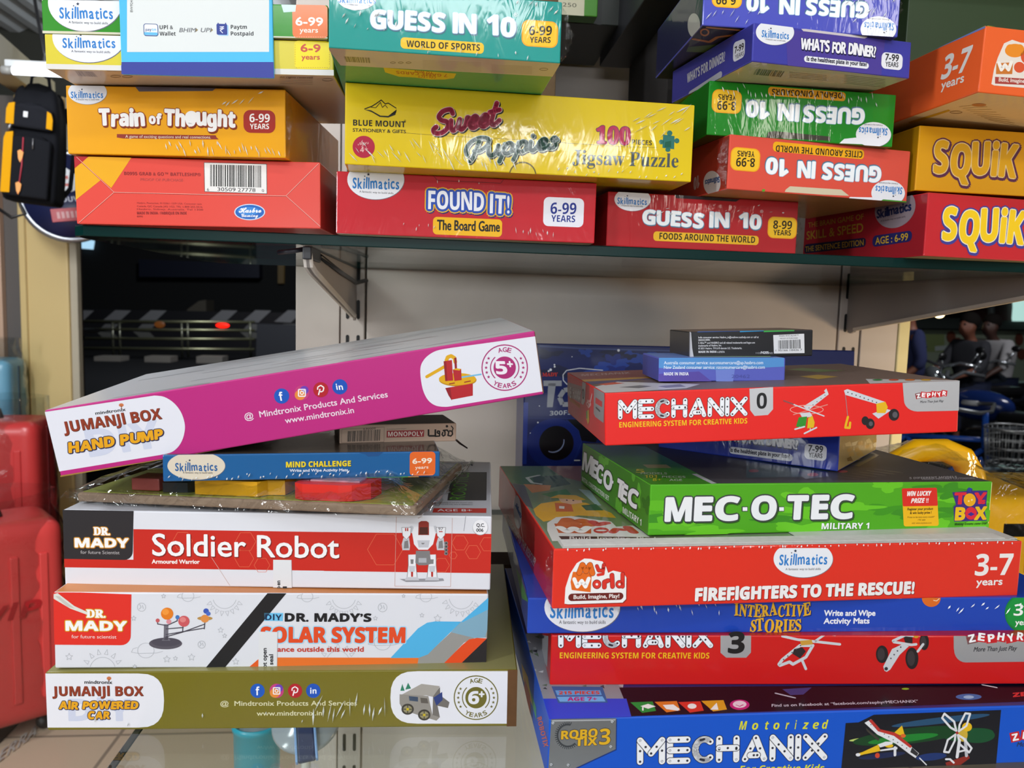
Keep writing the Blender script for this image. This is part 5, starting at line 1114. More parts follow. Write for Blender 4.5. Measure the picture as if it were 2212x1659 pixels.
B.poly([(850, 1190), (905, 1160), (980, 1245), (1110, 1280), (1250, 1395), (1315, 1450), (1285, 1490), (1240, 1460), (1120, 1370), (960, 1290)], wt, 2.5).poly([(885, 1170), (910, 1160), (985, 1245), (1120, 1275), (1255, 1390), (1240, 1405), (1100, 1300), (965, 1262)], rd, 2.7)
B.poly([(1255, 1400), (1310, 1450), (1295, 1475), (1240, 1440)], '#2b2b30', 2.8).line([(1320, 1490), (1378, 1548)], 9, wt, 2.6).poly([(860, 1230), (980, 1330), (965, 1345), (870, 1260)], '#3a3630', 2.2)
B.poly([(1105, 1272), (1170, 1212), (1192, 1290), (1150, 1295)], yl, 2.8).poly([(775, 1455), (830, 1440), (970, 1375), (985, 1430), (840, 1460), (790, 1475)], yl, 2.7).poly([(960, 1375), (1030, 1350), (1090, 1350), (1090, 1370), (985, 1400)], wt, 2.6).poly([(980, 1420), (1130, 1395), (1130, 1415), (985, 1432)], wt, 2.6)
B.el(795, 1462, 20, 14, wt, 2.9).el(960, 1468, 20, 22, '#C8442a', 3).el(1180, 1300, 22, 16, '#d8642a', 3).line([(1110, 1400), (1110, 1465)], 22, wt, 2.7).el(1060, 1385, 36, 16, yl, 2.5)
for i in range(9): B.el(905+i*38, 1205+i*24+(i > 2)*8, 5, 5, '#4a4a52', 3)
# windmill
for a in (62, 130, 242, 308):
    t = math.radians(a); c, s_ = math.cos(t), -math.sin(t); L = 195
    q = [(1640+c*18-s_*6, 1275+s_*18+c*6), (1640+c*90-s_*42, 1275+s_*90+c*42), (1640+c*L-s_*22, 1275+s_*L+c*22), (1640+c*(L-15)+s_*16, 1275+s_*(L-15)-c*16), (1640+c*70+s_*14, 1275+s_*70-c*14)]
    B.line(q, 17, wt, 3, closed=True)
B.el(1725, 1225, 42, 38, yl, 2.6).el(1690, 1290, 40, 60, '#C8A83a', 2.5).el(1640, 1275, 12, 12, '#a02a2a', 3.5)
B.line([(1660, 1340), (1640, 1480)], 26, wt, 2.8).line([(1710, 1330), (1720, 1470)], 26, '#b9bac2', 2.7).line([(1640, 1440), (1720, 1420)], 16, wt, 2.9)
B.poly([(1540, 1530), (1735, 1465), (1750, 1490), (1600, 1600), (1560, 1580)], '#8a2a22', 2.6).line([(1545, 1500), (1580, 1500), (1612, 1530)], 16, wt, 3).done('picture_panel')
zephyr(A.sub(Z[13]), ((2135, 1305), (2590, 1290), 80), (2150, 1392, 2560, 1380, 38))
T = Art(r, d, 'top', 'd'); T.fr = Z[12]
B = T.sub(); B.poly([(938, 890), (1040, 1136), (4400, 1010), (4400, 860)], '#0E0A1A', 1).done('night_panel')
B = T.sub(); B.poly([(140, 430), (262, 985), (1005, 990), (800, 430)], '#8a8c94', .6)
rnd = random.Random(9)
for i in range(70): x, y = rnd.uniform(150, 950), rnd.uniform(440, 985); B.poly([(x, y), (x+rnd.uniform(10, 50), y-12), (x+40, y+rnd.uniform(5, 25))], rnd.choice(['#C9CBD2', '#3c3e46', '#A9ABB4', '#5a6a5a']), .8)
B.poly([(255, 985), (1000, 985), (1045, 1150), (330, 1175)], '#2F45C8', 1.1).done('parts_print')
B = T.sub(); B.poly([(360, 880), (795, 885), (842, 1020), (418, 1024)], '#2f5f9a', 2).poly([(392, 915), (775, 914), (790, 955), (410, 958)], '#5FA0DC', 2.4).poly([(408, 970), (796, 966), (822, 1010), (432, 1012)], '#6FAEE6', 2.4)
B.t('215 PIECES', 424, 950, 770, 948, 26, '#C8432f', 4, st='sb', b=.03).t('AGE 7+', 498, 1005, 748, 1003, 30, '#B02a7a', 4, st='sb', b=.03).done('age_badge')
B = T.sub()
for x, y, c in ((1145, 1052, '#1f8a3a'), (1352, 1048, '#E07A28'), (1552, 1050, '#D8382c'), (1750, 1040, '#E0A024')):
    B.poly([(x-112, y-35), (x+78, y-42), (x+108, y+38), (x-10, y+55)], c, 2)
B.el(1966, 1038, 84, 44, '#C8287a', 2).el(1966, 1034, 58, 30, '#F1D8E4', 2.4).line([(1936, 1040), (1966, 1052), (1996, 1038)], 6, '#C8287a', 3)
wh = '#F1F1EE'; B.poly([(1120, 1050), (1185, 1030), (1250, 1052), (1185, 1072)], wh, 2.5).line([(1140, 1060), (1140, 1085)], 8, wh, 2.5).poly([(1310, 1040), (1400, 1035), (1455, 1075), (1440, 1090), (1340, 1075)], wh, 2.5).el(1560, 1050, 38, 22, wh, 2.5).poly([(1715, 1080), (1770, 1020), (1785, 1080)], wh, 2.5)
B.done('skill_icons')
B = T.sub(Z[13]); B.t('Find us on Facebook at \u201cfacebook.com/zephyrMECHANIX\u201d', 60, 1056, 1312, 1018, 24, '#D8D2DE', 3, b=.01).el(1740, 970, 110, 26, '#3f6fae', 1.5).el(1740, 972, 45, 14, '#9cc0e0', 1.8).el(1200, 902, 32, 8, '#8ac02a', 2).line([(95, 940), (255, 978)], 14, '#b9bac8', 2).line([(1860, 868), (1975, 890)], 12, '#d8d8e0', 2)
B.poly([(150, 905), (400, 890), (330, 950), (220, 955)], '#3c3f7c', 1.6).t('ZE', 2120, 972, 2230, 962, 34, '#D8383a', 3, st='sb', b=.05).done('caption')
L_ = Art(r, d, 'left'); L_.fr = Z[12]; B = L_.sub(); B.poly([(100, 660), (230, 1060), (235, 1180), (110, 700)], '#3f8a6a', 1).poly([(105, 680), (160, 800), (200, 1050), (120, 820)], '#C8a030', 1.2).poly([(130, 800), (180, 960), (185, 1150), (130, 900)], '#a83a2a', 1.3)
B.t('ROBOTIX', 240, 1150, 298, 1400, 40, '#C8604a', 3, st='sb', up=(.9, -.4)).done('side_print')

r, d = carton('mech3', 'construction_set_box', 'red building set box whose badge reads 3, under the blue activity box', 'toy box',
              ['#C81A1A', KR, '#A31218', '#8f1216', '#B01a1a', '#8f1216'], 'g', GR, D=.25)
A = Art(r, d, k='g'); A.fr = Z[12]
strip_word(A.sub((0, 0, 1)), 1207, 1400, 1539, 1400, 50)
B = A.sub(); B.t('ENGINEERING SYSTEM FOR CREATIVE KIDS', 430, 639, 1706, 641, 50, '#E8B41C', 4, st='sb').done('caption')
B = A.sub(); B.poly([(1803, 380), (2064, 380), (2062, 590), (2022, 634), (1850, 634), (1802, 592)], M('#C6C7CC', 'm', r=.5), 2).t('3', 1868, 592, 2000, 592, 175, '#19191c', 4, st='sb', b=.03).done('number_shield')
B = A.sub(Z[13]); wt = '#C8C9CE'
B.line([(120, 690), (150, 650), (300, 530), (410, 530), (350, 630), (240, 690), (210, 670), (130, 700)], 26, wt, 2.5, closed=True).poly([(250, 560), (320, 545), (350, 580), (300, 640), (235, 600)], '#2c2428', 2.6)
B.line([(150, 450), (280, 480), (640, 520)], 22, wt, 2.4).line([(420, 500), (520, 430), (600, 440)], 20, wt, 2.4).poly([(300, 490), (400, 480), (410, 520), (310, 530)], '#C8963a', 2.7).line([(320, 660), (350, 730)], 22, wt, 2.5)
for i in range(5): B.el(160+i*36, 650-i*30, 6, 6, '#55565e', 3)
B.done('toy_picture')
B = A.sub(Z[13]); tb = '#241f22'
for x, y, rx, ry in ((1000, 605, 52, 75), (1255, 640, 55, 92), (1360, 500, 40, 70)): B.el(x, y, rx, ry, tb, 2.6).el(x-8, y, rx*.6, ry*.7, '#3a3336', 2.7)
B.poly([(1020, 745), (1010, 710), (1085, 560), (1170, 520), (1230, 535), (1150, 610), (1070, 735), (1040, 755)], wt, 3).line([(1095, 490), (1200, 440), (1300, 450)], 24, wt, 2.9).line([(1100, 500), (1250, 525), (1290, 520)], 22, wt, 2.9).line([(1305, 580), (1350, 520)], 22, wt, 2.8).poly([(1180, 450), (1260, 430), (1260, 510), (1200, 510)], '#2a2426', 2.8).el(1290, 450, 22, 18, '#C8922a', 3).el(1035, 728, 15, 15, '#33343a', 3.4)
for i in range(4): B.el(1075+i*28, 640-i*32, 7, 7, '#55565e', 3.5)
B.done('toy_picture')
B = A.sub(Z[13]); B.poly([(1610, 380), (1612, 560)]+[(1715+100*math.cos(math.radians(t)), 570-105*math.sin(math.radians(t))) for t in range(180, 271, 15)]+[(2900, 660), (2900, 370)], M('#C6C7CC', 'm', r=.5), 2).done('silver_panel')
zephyr(A.sub(Z[13]), ((1765, 462), (2180, 455), 88), (1780, 582, 2145, 571, 40))
L_ = Art(r, d, 'left', 'g'); L_.fr = Z[12]; B = L_.sub(); B.poly([(225, 430), (335, 450), (325, 720), (250, 560)], '#9a9a9e', 1.2).poly([(250, 440), (300, 446), (298, 470), (262, 470)], '#33343a', 1.5).done('side_print')

r, d = carton('stories', 'game_box', 'royal blue activity box with gold curly title, under the red firefighter box', 'game box',
              ['#1E44AE', '#16307c', '#2b3f8c', '#1E44AE', '#1E44AE', '#16307c'], K, GR, D=.25)
A = Art(r, d, k=K); A.fr = Z[12]
skill(A, 622, 205, 322, 207, (350, 293), (886, 293), 128, (425, 345), (822, 345), 31)
B = A.sub(); B.fr = (0, 0, 1); gd = '#DDA828'
for s_, x0, x1, y, h in (('INTERACTIVE', 1586, 1751, 1331, 27), ('STORIES', 1620, 1730, 1364, 27)): B.t(s_, x0, y, x1, y-2, h, gd, 4, st='rb', b=.02, jit=1.1, sp=.08, sh=(('#14286e', .05, -.06, .04),))
B.done('title_lettering')
B = A.sub(Z[13]); B.t('Write and Wipe', 505, 276, 940, 275, 48, '#E6E8F2', 4, b=.05).t('Activity Mats', 502, 343, 890, 341, 48, '#E6E8F2', 4, b=.05).done('caption')
B = A.sub(Z[13]); B.el(1420, 125, 80, 76, '#D86A24', 2).line([(1440, 145), (1465, 150), (1488, 130)], 6, '#F0d8b8', 3).done('orange_dot')
B = A.sub(Z[13]); B.el(2205, 255, 158, 165, '#14803a', 2).el(2205, 255, 142, 150, '#178F3E', 2.3)
B.t('3+', 2120, 275, 2290, 275, 98, '#EEF2EE', 4, st='sb').t('years', 2135, 355, 2290, 355, 50, '#EEF2EE', 4, b=.03).done('age_badge')
B = A.sub(Z[13]); B.poly([(820, 440), (840, 420), (1640, 412), (1648, 436)], '#D5D8DE', 3).done('tuck_flap')
B = A.sub(); B.poly([(1090, 445), (1110, 428), (1950, 430), (1960, 446)], '#C5C8D2', 3).done('tuck_flap')
L_ = Art(r, d, 'left', K); L_.fr = Z[10]; B = L_.sub(); B.poly([(250, 1000), (420, 1280), (330, 1300), (300, 1240)], '#C8562c', 1.3).poly([(190, 920), (260, 1010), (300, 1250), (240, 1250)], '#5a4a8a', 1.1)
for x, y in ((285, 1110), (345, 1200), (310, 1215), (380, 1255)): B.star(x, y, 16, '#E8D8C8', 2)
B.poly([(200, 1050), (240, 1130), (300, 1330), (250, 1300)], '#4a8a52', 1.4).done('side_print')

def my_world(B, cloud, f, c1='#E06A20', c2='#D8362c'):
    """two-line balloon logo on a white cloud; f maps logo space (0..10, 0..8, y down) to zoom px"""
    P = lambda pts: [f(*p) for p in pts]
    sh = [(x+.12, y+.14) for x, y in cloud]; B.poly(P(sh), '#8a2a22', 1.2); B.poly(P(cloud), '#EDEBEC', 1.5)
    w = abs(f(1, 0)[0]-f(0, 0)[0])
    B.poly(P([(1.0, 4.2), (1.4, 2.4), (4.4, 2.6), (4.2, 6.0), (1.2, 5.6)]), c1, 2)
    B.line(P([(2.4, 2.6), (2.9, 1.2), (3.5, 2.3), (4.1, 1.2), (4.5, 2.7)]), w*.95, '#8a3a1a', 2.1).line(P([(2.4, 2.6), (2.9, 1.2), (3.5, 2.3), (4.1, 1.2), (4.5, 2.7)]), w*.8, c1, 2.3)
    B.line(P([(5.2, 1.4), (5.5, 2.2), (6.2, 2.2), (6.3, 1.2)]), w*.62, '#7a1a1a', 2.1).line(P([(5.2, 1.4), (5.5, 2.2), (6.2, 2.2), (6.3, 1.2)]), w*.48, c2, 2.3).line(P([(6.3, 1.4), (6.2, 2.8), (5.4, 2.95)]), w*.48, c2, 2.3)
    B.line(P([(1.6, 3.7), (2.1, 5.0), (2.8, 4.0), (3.4, 5.0), (3.9, 3.6)]), w*.62, '#F4F2F2', 2.6)
    for o_, c_, q in ((0, '#7a1a1a', .78), (.02, c2, .62)):
        x, y = f(5.2, 4.6); B.el(x, y, w*.62+(.1*w if not o_ else 0), w*.66+(.1*w if not o_ else 0), c_, 2.2+o_*8)
        B.line(P([(6.4, 5.1), (6.4, 4.2), (7.0, 3.95)]), w*q, c_, 2.2+o_*8).line(P([(7.6, 3.0), (7.7, 5.0)]), w*q, c_, 2.2+o_*8).line(P([(9.3, 2.8), (9.3, 5.0)]), w*q*.9, c_, 2.2+o_*8)
        x, y = f(8.8, 4.6); B.el(x, y, w*.55+(.1*w if not o_ else 0), w*.58+(.1*w if not o_ else 0), c_, 2.2+o_*8)
    for a, b_ in ((5.2, 4.6), (8.8, 4.6)): x, y = f(a, b_); B.el(x, y, w*.2, w*.2, '#EDE4E4', 3)
crease_glints(r, d, [(.1, .35, .55, .85, 18, .2, -.2), (.75, .95, .6, .9, 12, .2, .8)], 16)
r, d = carton('fire', 'game_box', 'red firefighter toy box with white board edges on top, under the green camouflage box', 'game box',
              ['#DC3224', '#a8241c', '#B5282a', '#B5282a', '#7b8a70', '#9c2018'], K, GR, D=.272)
A = Art(r, d, k=K); A.fr = Z[10]
CLOUD = [(.05, 8), (.2, 5.2), (.9, 2.8), (2.0, .9), (3.2, .1), (4.2, .15), (5.0, .4), (6.1, .6), (6.7, 1.6), (7.0, 2.6), (7.8, 2.2), (8.6, 2.4), (9.4, 2.6), (9.9, 3.4), (9.85, 7.2), (9.3, 7.8), (.6, 8.1)]
B = A.sub(); my_world(B, CLOUD, lambda x, y: (585+x*50, 978+y*45.5)); B.quad((618, 1262), (1058, 1252), (1055, 1310), (616, 1322), '#6A2320', 3, .5).t('Build, Imagine, Play!', 660, 1304, 1022, 1294, 32, '#EDE4E2', 4, b=.03).done('brand_badge')
skill(A.sub(Z[11]), 453, 985, 236, 148, (262, 1033), (641, 1028), 88, (312, 1075), (592, 1073), 18, flat=899)
B = A.sub(); B.fr = (0, 0, 1); B.t('FIREFIGHTERS TO THE RESCUE!', 1502, 1297.5, 1973, 1281.5, 26, '#EDE9EA', 4, st='sb', b=.055, sh=(('#7d120c', .03, -.03, .03),)).done('title_lettering')
B = A.sub(Z[11]); B.t('3-7', 1818, 1117, 2112, 1110, 168, '#EDE6E4', 4, st='sb', b=.01).t('years', 1830, 1196, 2036, 1190, 58, '#EDE6E4', 4, b=.035).done('age_badge')
T = Art(r, d, 'top', K); T.fr = Z[10]
B = T.sub(); B.poly([(65, 230), (760, 230), (2600, 240), (2700, 700), (1300, 860), (500, 850)], '#6f7f58', .6).poly([(70, 235), (430, 235), (520, 310), (300, 400), (160, 380)], '#3e6a34', .8).poly([(330, 330), (560, 320), (640, 390), (480, 420), (360, 410)], '#2c4a26', .9).poly([(430, 235), (720, 235), (720, 370), (560, 330)], '#8a5a40', .8).poly([(260, 390), (480, 400), (470, 440), (330, 460)], '#C07a2c', 1).poly([(160, 380), (270, 400), (340, 590), (280, 560)], '#55534c', .9)
B.line([(385, 320), (290, 340), (330, 380), (400, 390)], 10, '#C9CFC4', 1.2).poly([(400, 470), (600, 430), (640, 470), (560, 520)], '#3e7a3a', 1)
# cartoon helper in a yellow coat
B.poly([(340, 590), (400, 545), (560, 520), (760, 540), (960, 620), (1000, 660), (700, 640), (420, 690), (360, 640)], '#DDA528', 1.3).poly([(510, 540), (640, 545), (660, 610), (520, 610)], '#C8642c', 1.5).poly([(545, 565), (588, 568), (586, 588), (545, 585)], '#D8D4cc', 1.7).poly([(540, 505), (720, 510), (730, 540), (640, 552), (560, 535)], '#E0B08c', 1.6).poly([(470, 500), (540, 475), (680, 480), (760, 515), (700, 520), (580, 505)], '#D8A42c', 1.8).poly([(720, 560), (840, 550), (900, 600), (760, 600)], '#2c5a3a', 1.6).poly([(700, 430), (790, 440), (880, 560), (840, 560)], '#9ab0b8', 1.1)
B.poly([(650, 516), (666, 518), (664, 526), (650, 524)], '#4a2a20', 1.9).poly([(600, 514), (614, 516), (612, 524), (600, 522)], '#4a2a20', 1.9).done('scene_print')
B = T.sub(); cl2 = [(490, 845), (450, 760), (450, 700), (520, 655), (640, 645), (820, 672), (960, 690), (1000, 730), (1130, 720), (1200, 760), (1300, 840)]
B.poly(cl2, '#DAD6D2', 2).line([(575, 720), (610, 672), (660, 700), (730, 680), (790, 715)], 46, '#C8642c', 2.4).poly([(505, 705), (800, 712), (800, 785), (540, 780)], '#C25a26', 2.3).line([(550, 735), (610, 770), (660, 740), (720, 770), (770, 735)], 32, '#F0ECE8', 2.8).line([(810, 690), (850, 715), (920, 700)], 34, '#C0342c', 2.5).el(880, 760, 62, 24, '#C0342c', 2.5, ring=18).line([(970, 775), (1000, 750), (1060, 755)], 30, '#C0342c', 2.5).line([(1090, 735), (1140, 775)], 34, '#C0342c', 2.5)
B.poly([(540, 805), (1395, 815), (1395, 838), (570, 838)], '#4a2420', 2.4).t('Build, Imagine, Play!', 628, 832, 1320, 836, 24, '#D8CFC9', 3.5, b=.01).done('brand_badge')
b = MB()
for i in range(3): b.box((.006+i*.0006, .0005+i*.0012, d[2]+.0002+i*.0005), (d[0]-.004-i*.004, .016, d[2]+.0006+i*.0005), M('#C9C6C2' if i < 2 else '#D9D7D4', 'c'))
b.build('board_edge', r)
b = MB(); b.box((d[0]*.52, .004, d[2]+.0004), (d[0]-.001, d[1]-.03, d[2]+.0009), M('#C4C2C0', 'p')); b.build('lid_card', r)
L_ = Art(r, d, 'left', K); L_.fr = Z[10]; B = L_.sub()
B.poly([(215+32*math.cos(i*math.pi/14), 612+130*math.sin(i*math.pi/14)+30*math.cos(i*math.pi/14)) for i in range(28)], '#C9C7CE', 1.5).t('Skillmatics', 196, 560, 238, 660, 24, '#34619a', 3, b=.06, up=(.6, -.8)).done('brand_badge')
B = L_.sub(); B.t('FIREFIGHTERS TO THE RESCUE!', 122, 690, 345, 1045, 48, '#B99a98', 3, st='sb', b=.03, up=(.25, -1)).done('side_print')

crease_glints(r, d, [(.02, .98, .965, .995, 60, .05, .1), (.3, .4, .08, .16, 5, .08, .9)], 17); side_film(r, d, False, .004, 11)
CG = '#4FA41C'
r, d = carton('mec', 'construction_set_box', 'green camouflage building set box on the red firefighter box', 'toy box',
              [CG, KR, '#3F7F22', '#3c8a18', '#4a484a', '#2c5a14'], 'p', GR, D=.17)
A = Art(r, d); A.fr = (0, 0, 1)
B = A.sub(); rnd = random.Random(12)
def blot(B, x, y, w, h, c, lay):
    n = 15; ph = rnd.random()*6; pts = []
    for i in range(n*2):
        t = i*math.pi/n; q = 1+.28*math.sin(3*t+ph)+.2*math.sin(5*t+ph*2)+rnd.uniform(-.07, .07); pts.append((x+w*q*math.cos(t), y+h*q*math.sin(t)))
    B.poly(pts, c, lay)
for i in range(26): blot(B, rnd.uniform(1410, 2140), rnd.uniform(1045, 1150), rnd.uniform(22, 60), rnd.uniform(8, 18), rnd.choice(['#67C024', '#3B8A1E', '#5DB420', '#3F921C']), .8+i*.012)
B.done('camouflage_print')
def mecotec(A, letters, h, up=None):
    B = A.sub()
    for ch, x0, y0, x1, y1 in letters: B.t(ch, x0, y0, x1, y1, h, '#E9EAEE', 4, st='sb', b=.045, up=up, out=(('#3c3e42', .06),), sh=(('#2c5a14', .05, -.05, .06),))
    B.done('title_lettering')
A.fr = Z[10]
k = 3.687; q = lambda X: (X-1612)*k; 
A.fr = (0, 0, 1)
W0 = [('M', 1437, 1491), ('E', 1500, 1536), ('C', 1545, 1594), ('O', 1623, 1674), ('T', 1700, 1742), ('E', 1753, 1786), ('C', 1794, 1841)]
mecotec(A, [(c, a, 1125-(a-1437)*.016, b_, 1125-(b_-1437)*.016) for c, a, b_ in W0], 49)
B = A.sub()
for x in (1609, 1688): B.poly([(x-7, 1094), (x+6, 1094), (x+6, 1105), (x-7, 1105)], '#33363a', 3).poly([(x-5, 1095.5), (x+5, 1095.5), (x+5, 1103.5), (x-5, 1103.5)], '#E9EAEE', 4)
B.fr = Z[11]; B.t('MILITARY 1', 598, 748, 976, 743, 46, '#ECEDEF', 4, st='sb', b=.02, sh=(('#2c5a14', .05, -.05, .03),)).done('caption')
B = A.sub(Z[11]); B.quad((1238, 424), (1517, 418), (1533, 722), (1254, 727), '#EBB41A', 2, .06).quad((1238, 424), (1517, 418), (1525, 562), (1246, 567), '#D82C22', 2.4, .08)
B.t('WIN LUCKY', 1280, 484, 1470, 480, 36, '#F3E9E6', 4, st='bi', b=.03).t('PRIZE !!', 1310, 540, 1448, 536, 36, '#F3E9E6', 4, st='bi', b=.03)
B.t('Register your product', 1283, 598, 1486, 594, 20, '#3a2a14', 4, b=.03).t('& win lucky prize !', 1303, 628, 1473, 624, 20, '#3a2a14', 4, b=.03).t('Prizes to be won every month*', 1283, 660, 1498, 656, 14, '#6a5018', 4).t('(*T&C apply)', 1365, 680, 1425, 678, 12, '#6a5018', 4).t('visit: www.toysbox.co.in', 1316, 706, 1474, 703, 13, '#6a5018', 4).done('prize_sticker')
B = A.sub(Z[11]); pp = '#3E2A7A'
B.poly([(1640, 455), (1755, 445), (1760, 425), (1800, 425), (1800, 442), (1920, 440), (1910, 555), (1915, 560), (1895, 590), (1915, 680), (1655, 688), (1650, 570), (1670, 555)], pp, 2)
B.t('T', 1655, 548, 1742, 546, 88, '#D8283a', 4, st='sb', b=.05).t('Y', 1812, 545, 1905, 542, 84, '#D8283a', 4, st='sb', b=.05).t('s', 1872, 545, 1900, 545, 44, '#D8283a', 4.4, b=.06).t('B', 1662, 676, 1735, 674, 98, '#E8B81C', 4, st='sb', b=.05).t('X', 1815, 672, 1908, 668, 98, '#E8B81C', 4, st='sb', b=.05)
B.el(1778, 515, 48, 52, '#E8A81C', 4.6).el(1788, 622, 46, 50, '#D8283a', 4.7).star(1770, 525, 10, '#F5E6B0', 5).star(1795, 515, 10, '#F5E6B0', 5).poly([(1760, 630), (1788, 612), (1818, 628), (1788, 645)], '#3a2a8a', 5).poly([(1758, 445), (1770, 415), (1798, 425), (1785, 455)], '#2a3c9a', 5).t('Making Dreams come true!', 1658, 718, 1915, 711, 19, '#173a10', 4, st='bi').done('maker_badge')
L_ = Art(r, d, 'left'); L_.fr = Z[10]
lt = [('M', 730, 268, 800, 312), ('E', 803, 320, 842, 345), ('C', 838, 352, 885, 388), ('O', 895, 395, 960, 452), ('T', 1000, 475, 1048, 508), ('E', 1035, 505, 1080, 540), ('C', 1090, 540, 1165, 590)]
for L1 in [lt]: mecotec(L_, L1, 128, up=(.12, -1))
B = L_.sub(); B.poly([(885, 305), (898, 312), (896, 330), (882, 322)], '#E9EAEE', 4).poly([(965, 358), (980, 366), (978, 388), (962, 378)], '#E9EAEE', 4)
B.t('METAL CONSTRUCTION SET', 728, 362, 942, 525, 34, '#D9E0D2', 4, st='sb', up=(.05, -1)).t('MILITARY 1', 1053, 618, 1200, 722, 48, '#E6EAE2', 4, st='sb', up=(.05, -1)).done('caption')
B = L_.sub(); 
for i in range(8): blot(B, rnd.uniform(730, 1240), rnd.uniform(180, 700), rnd.uniform(15, 45), rnd.uniform(40, 90), rnd.choice(['#5ca832', '#2f6a1c']), .8+i*.02)
B.done('camouflage_print')
T = Art(r, d, 'top', 'g'); T.fr = Z[10]
B = T.sub(); B.poly([(745, 70), (1230, 90), (1800, 385), (1260, 400)], '#4C8F20', 1).poly([(1600, 310), (1640, 308), (1800, 385), (1760, 388)], '#C9C9CC', 1.3)
B.poly([(1210, 235), (1400, 235), (1440, 262), (1250, 262)], '#B0a860', 1.2).t('5', 1155, 300, 1225, 302, 30, '#C8C020', 3, st='sb').t('MODELS', 1195, 312, 1405, 314, 16, '#C9CFC0', 3).t('101', 1225, 342, 1325, 342, 24, '#C8C020', 3, st='sb').t('PIECES', 1365, 340, 1552, 342, 16, '#C9CFC0', 3).t('8+', 1290, 366, 1360, 366, 22, '#C8C020', 3, st='sb').t('AGE', 1422, 366, 1525, 366, 16, '#C9CFC0', 3).done('facts_panel')
B = T.sub(Z[11]); B.poly([(0, 180), (700, 240), (620, 330), (0, 340)], '#2f4a48', 1).poly([(400, 290), (640, 290), (660, 330), (470, 350)], '#332a48', 1.2).el(530, 315, 45, 14, '#B8484c', 1.6).el(770, 290, 38, 10, '#A8444a', 1.6).el(60, 285, 40, 12, '#8a2c34', 1.5)
B.poly([(780, 230), (1000, 135), (1060, 160), (900, 250)], '#5a5a46', 1.2)
for i in range(6): B.line([(720+i*60, 330-i*12), (900+i*70, 352-i*10)], 5, '#5c5a5c', 1.3)
B.t('5 DIFFERENT MODELS', 1300, 352, 1680, 342, 16, '#C4C2C6', 3, st='sb').t('INSIDE! MILITARY OUTDOORS', 1400, 358, 1820, 350, 14, '#C4C2C6', 3).done('scene_print')

r, d = carton('dinner2', 'game_box', 'flat blue game box turned cornerwise between the green camouflage box and the topmost red box', 'game box',
              ['#25389A', '#1c2870', '#1c2870', '#B59A62', '#3a3a4a', '#1c2870'], K, GR, D=.13)
A = Art(r, d, k=K); A.fr = Z[6]
dinner_print(A, (405, 1058, 880, 1117, 50), ((660, 1145, 372, 42), (485, 1132, 832, 1171, 24)), (985, 1135, 130, 92), ((943, 1131, 1028, 1139, 40), (945, 1163, 1025, 1171, 27)))
R_ = Art(r, d, 'right', K); R_.fr = Z[6]; B = R_.sub(); rnd = random.Random(21)
for i in range(18):
    x, y = rnd.uniform(1140, 1370), rnd.uniform(1060, 1180); B.poly([(x, y), (x+rnd.uniform(10, 40), y-12), (x+rnd.uniform(20, 50), y+14), (x+5, y+18)], rnd.choice(['#D8BE84', '#C09A50', '#8a6a34', '#E2CFA0']), 1+i*.02)
B.done('food_print')

r, d = carton('mech0', 'construction_set_box', 'bright red building set box whose badge reads 0, near the top of the right pile', 'toy box',
              ['#E0221E', KR, '#BB1E24', '#a8161a', '#6a5a54', '#8a1416'], 'p', GR, D=.17)
A = Art(r, d); A.fr = (0, 0, 1)
strip_word(A, 1336, 906.5, 1613.5, 898.5, 43)
B = A.sub(); B.t('ENGINEERING SYSTEM FOR CREATIVE KIDS', 1337.6, 923.5, 1614, 914.5, 11.5, '#F0BE18', 4, st='sb').done('caption')
A.fr = Z[6]
B = A.sub(); B.poly([(596, 762), (735, 752), (735, 882), (705, 916), (626, 922), (600, 888)], M('#CDCED4', 'm', r=.5), 2).t('0', 638, 880, 698, 877, 92, '#1c1c20', 4, st='sb').done('number_shield')
B = A.sub(); copter(B, lambda x, y: (798+x*27.5, 775+y*25)); B.done('toy_picture')
B = A.sub(); wt, yl, bk = '#C9CBD2', '#E0B01a', '#1f1d20'
B.poly([(1152, 772), (1172, 764), (1390, 838), (1395, 862), (1360, 856), (1160, 798)], wt, 2.5).line([(1160, 795), (1174, 925)], 3, '#8a8a90', 2.4).line([(1175, 928), (1165, 965), (1160, 990), (1185, 992), (1188, 962)], 14, yl, 2.8)
B.poly([(1342, 850), (1395, 838), (1410, 870), (1395, 905), (1345, 905)], yl, 3).poly([(1318, 908), (1400, 880), (1430, 888), (1355, 938)], wt, 2.8).el(1446, 915, 31, 35, bk, 3).el(1452, 915, 15, 18, '#55535a', 3.2).el(1277, 950, 21, 26, bk, 3).el(1306, 968, 26, 31, bk, 3.1).el(1310, 968, 12, 14, '#55535a', 3.3)
for i in range(8): B.el(1175+i*24, 783+i*8.5, 4, 4, '#55565e', 3)
B.done('toy_picture')
B = A.sub(); B.poly([(1497, 728), (1505, 830)]+[(1585+80*math.cos(math.radians(t)), 830-66*math.sin(math.radians(t))) for t in range(180, 271, 15)]+[(1860, 890), (1860, 700)], M('#C9CAD0', 'm', r=.5), 2).done('silver_panel')
zephyr(A, ((1590, 802), (1742, 790), 33), (1600, 846, 1736, 840, 14))
L_ = Art(r, d, 'left'); L_.fr = Z[17]
B = L_.sub(); B.poly([(570, 575), (725, 620), (712, 790), (570, 700)], '#8a6c6e', 1.2)
strip_word(L_, 588, 728, 712, 775, 110, face='#b9b2b4', rim='#3a1a1c', hole='#4a2c2e', up=(0, -1))
B.t('ENGINEERING SYSTEM', 600, 762, 705, 840, 34, '#C89030', 3, st='sb', up=(0, -1)).done('side_print')
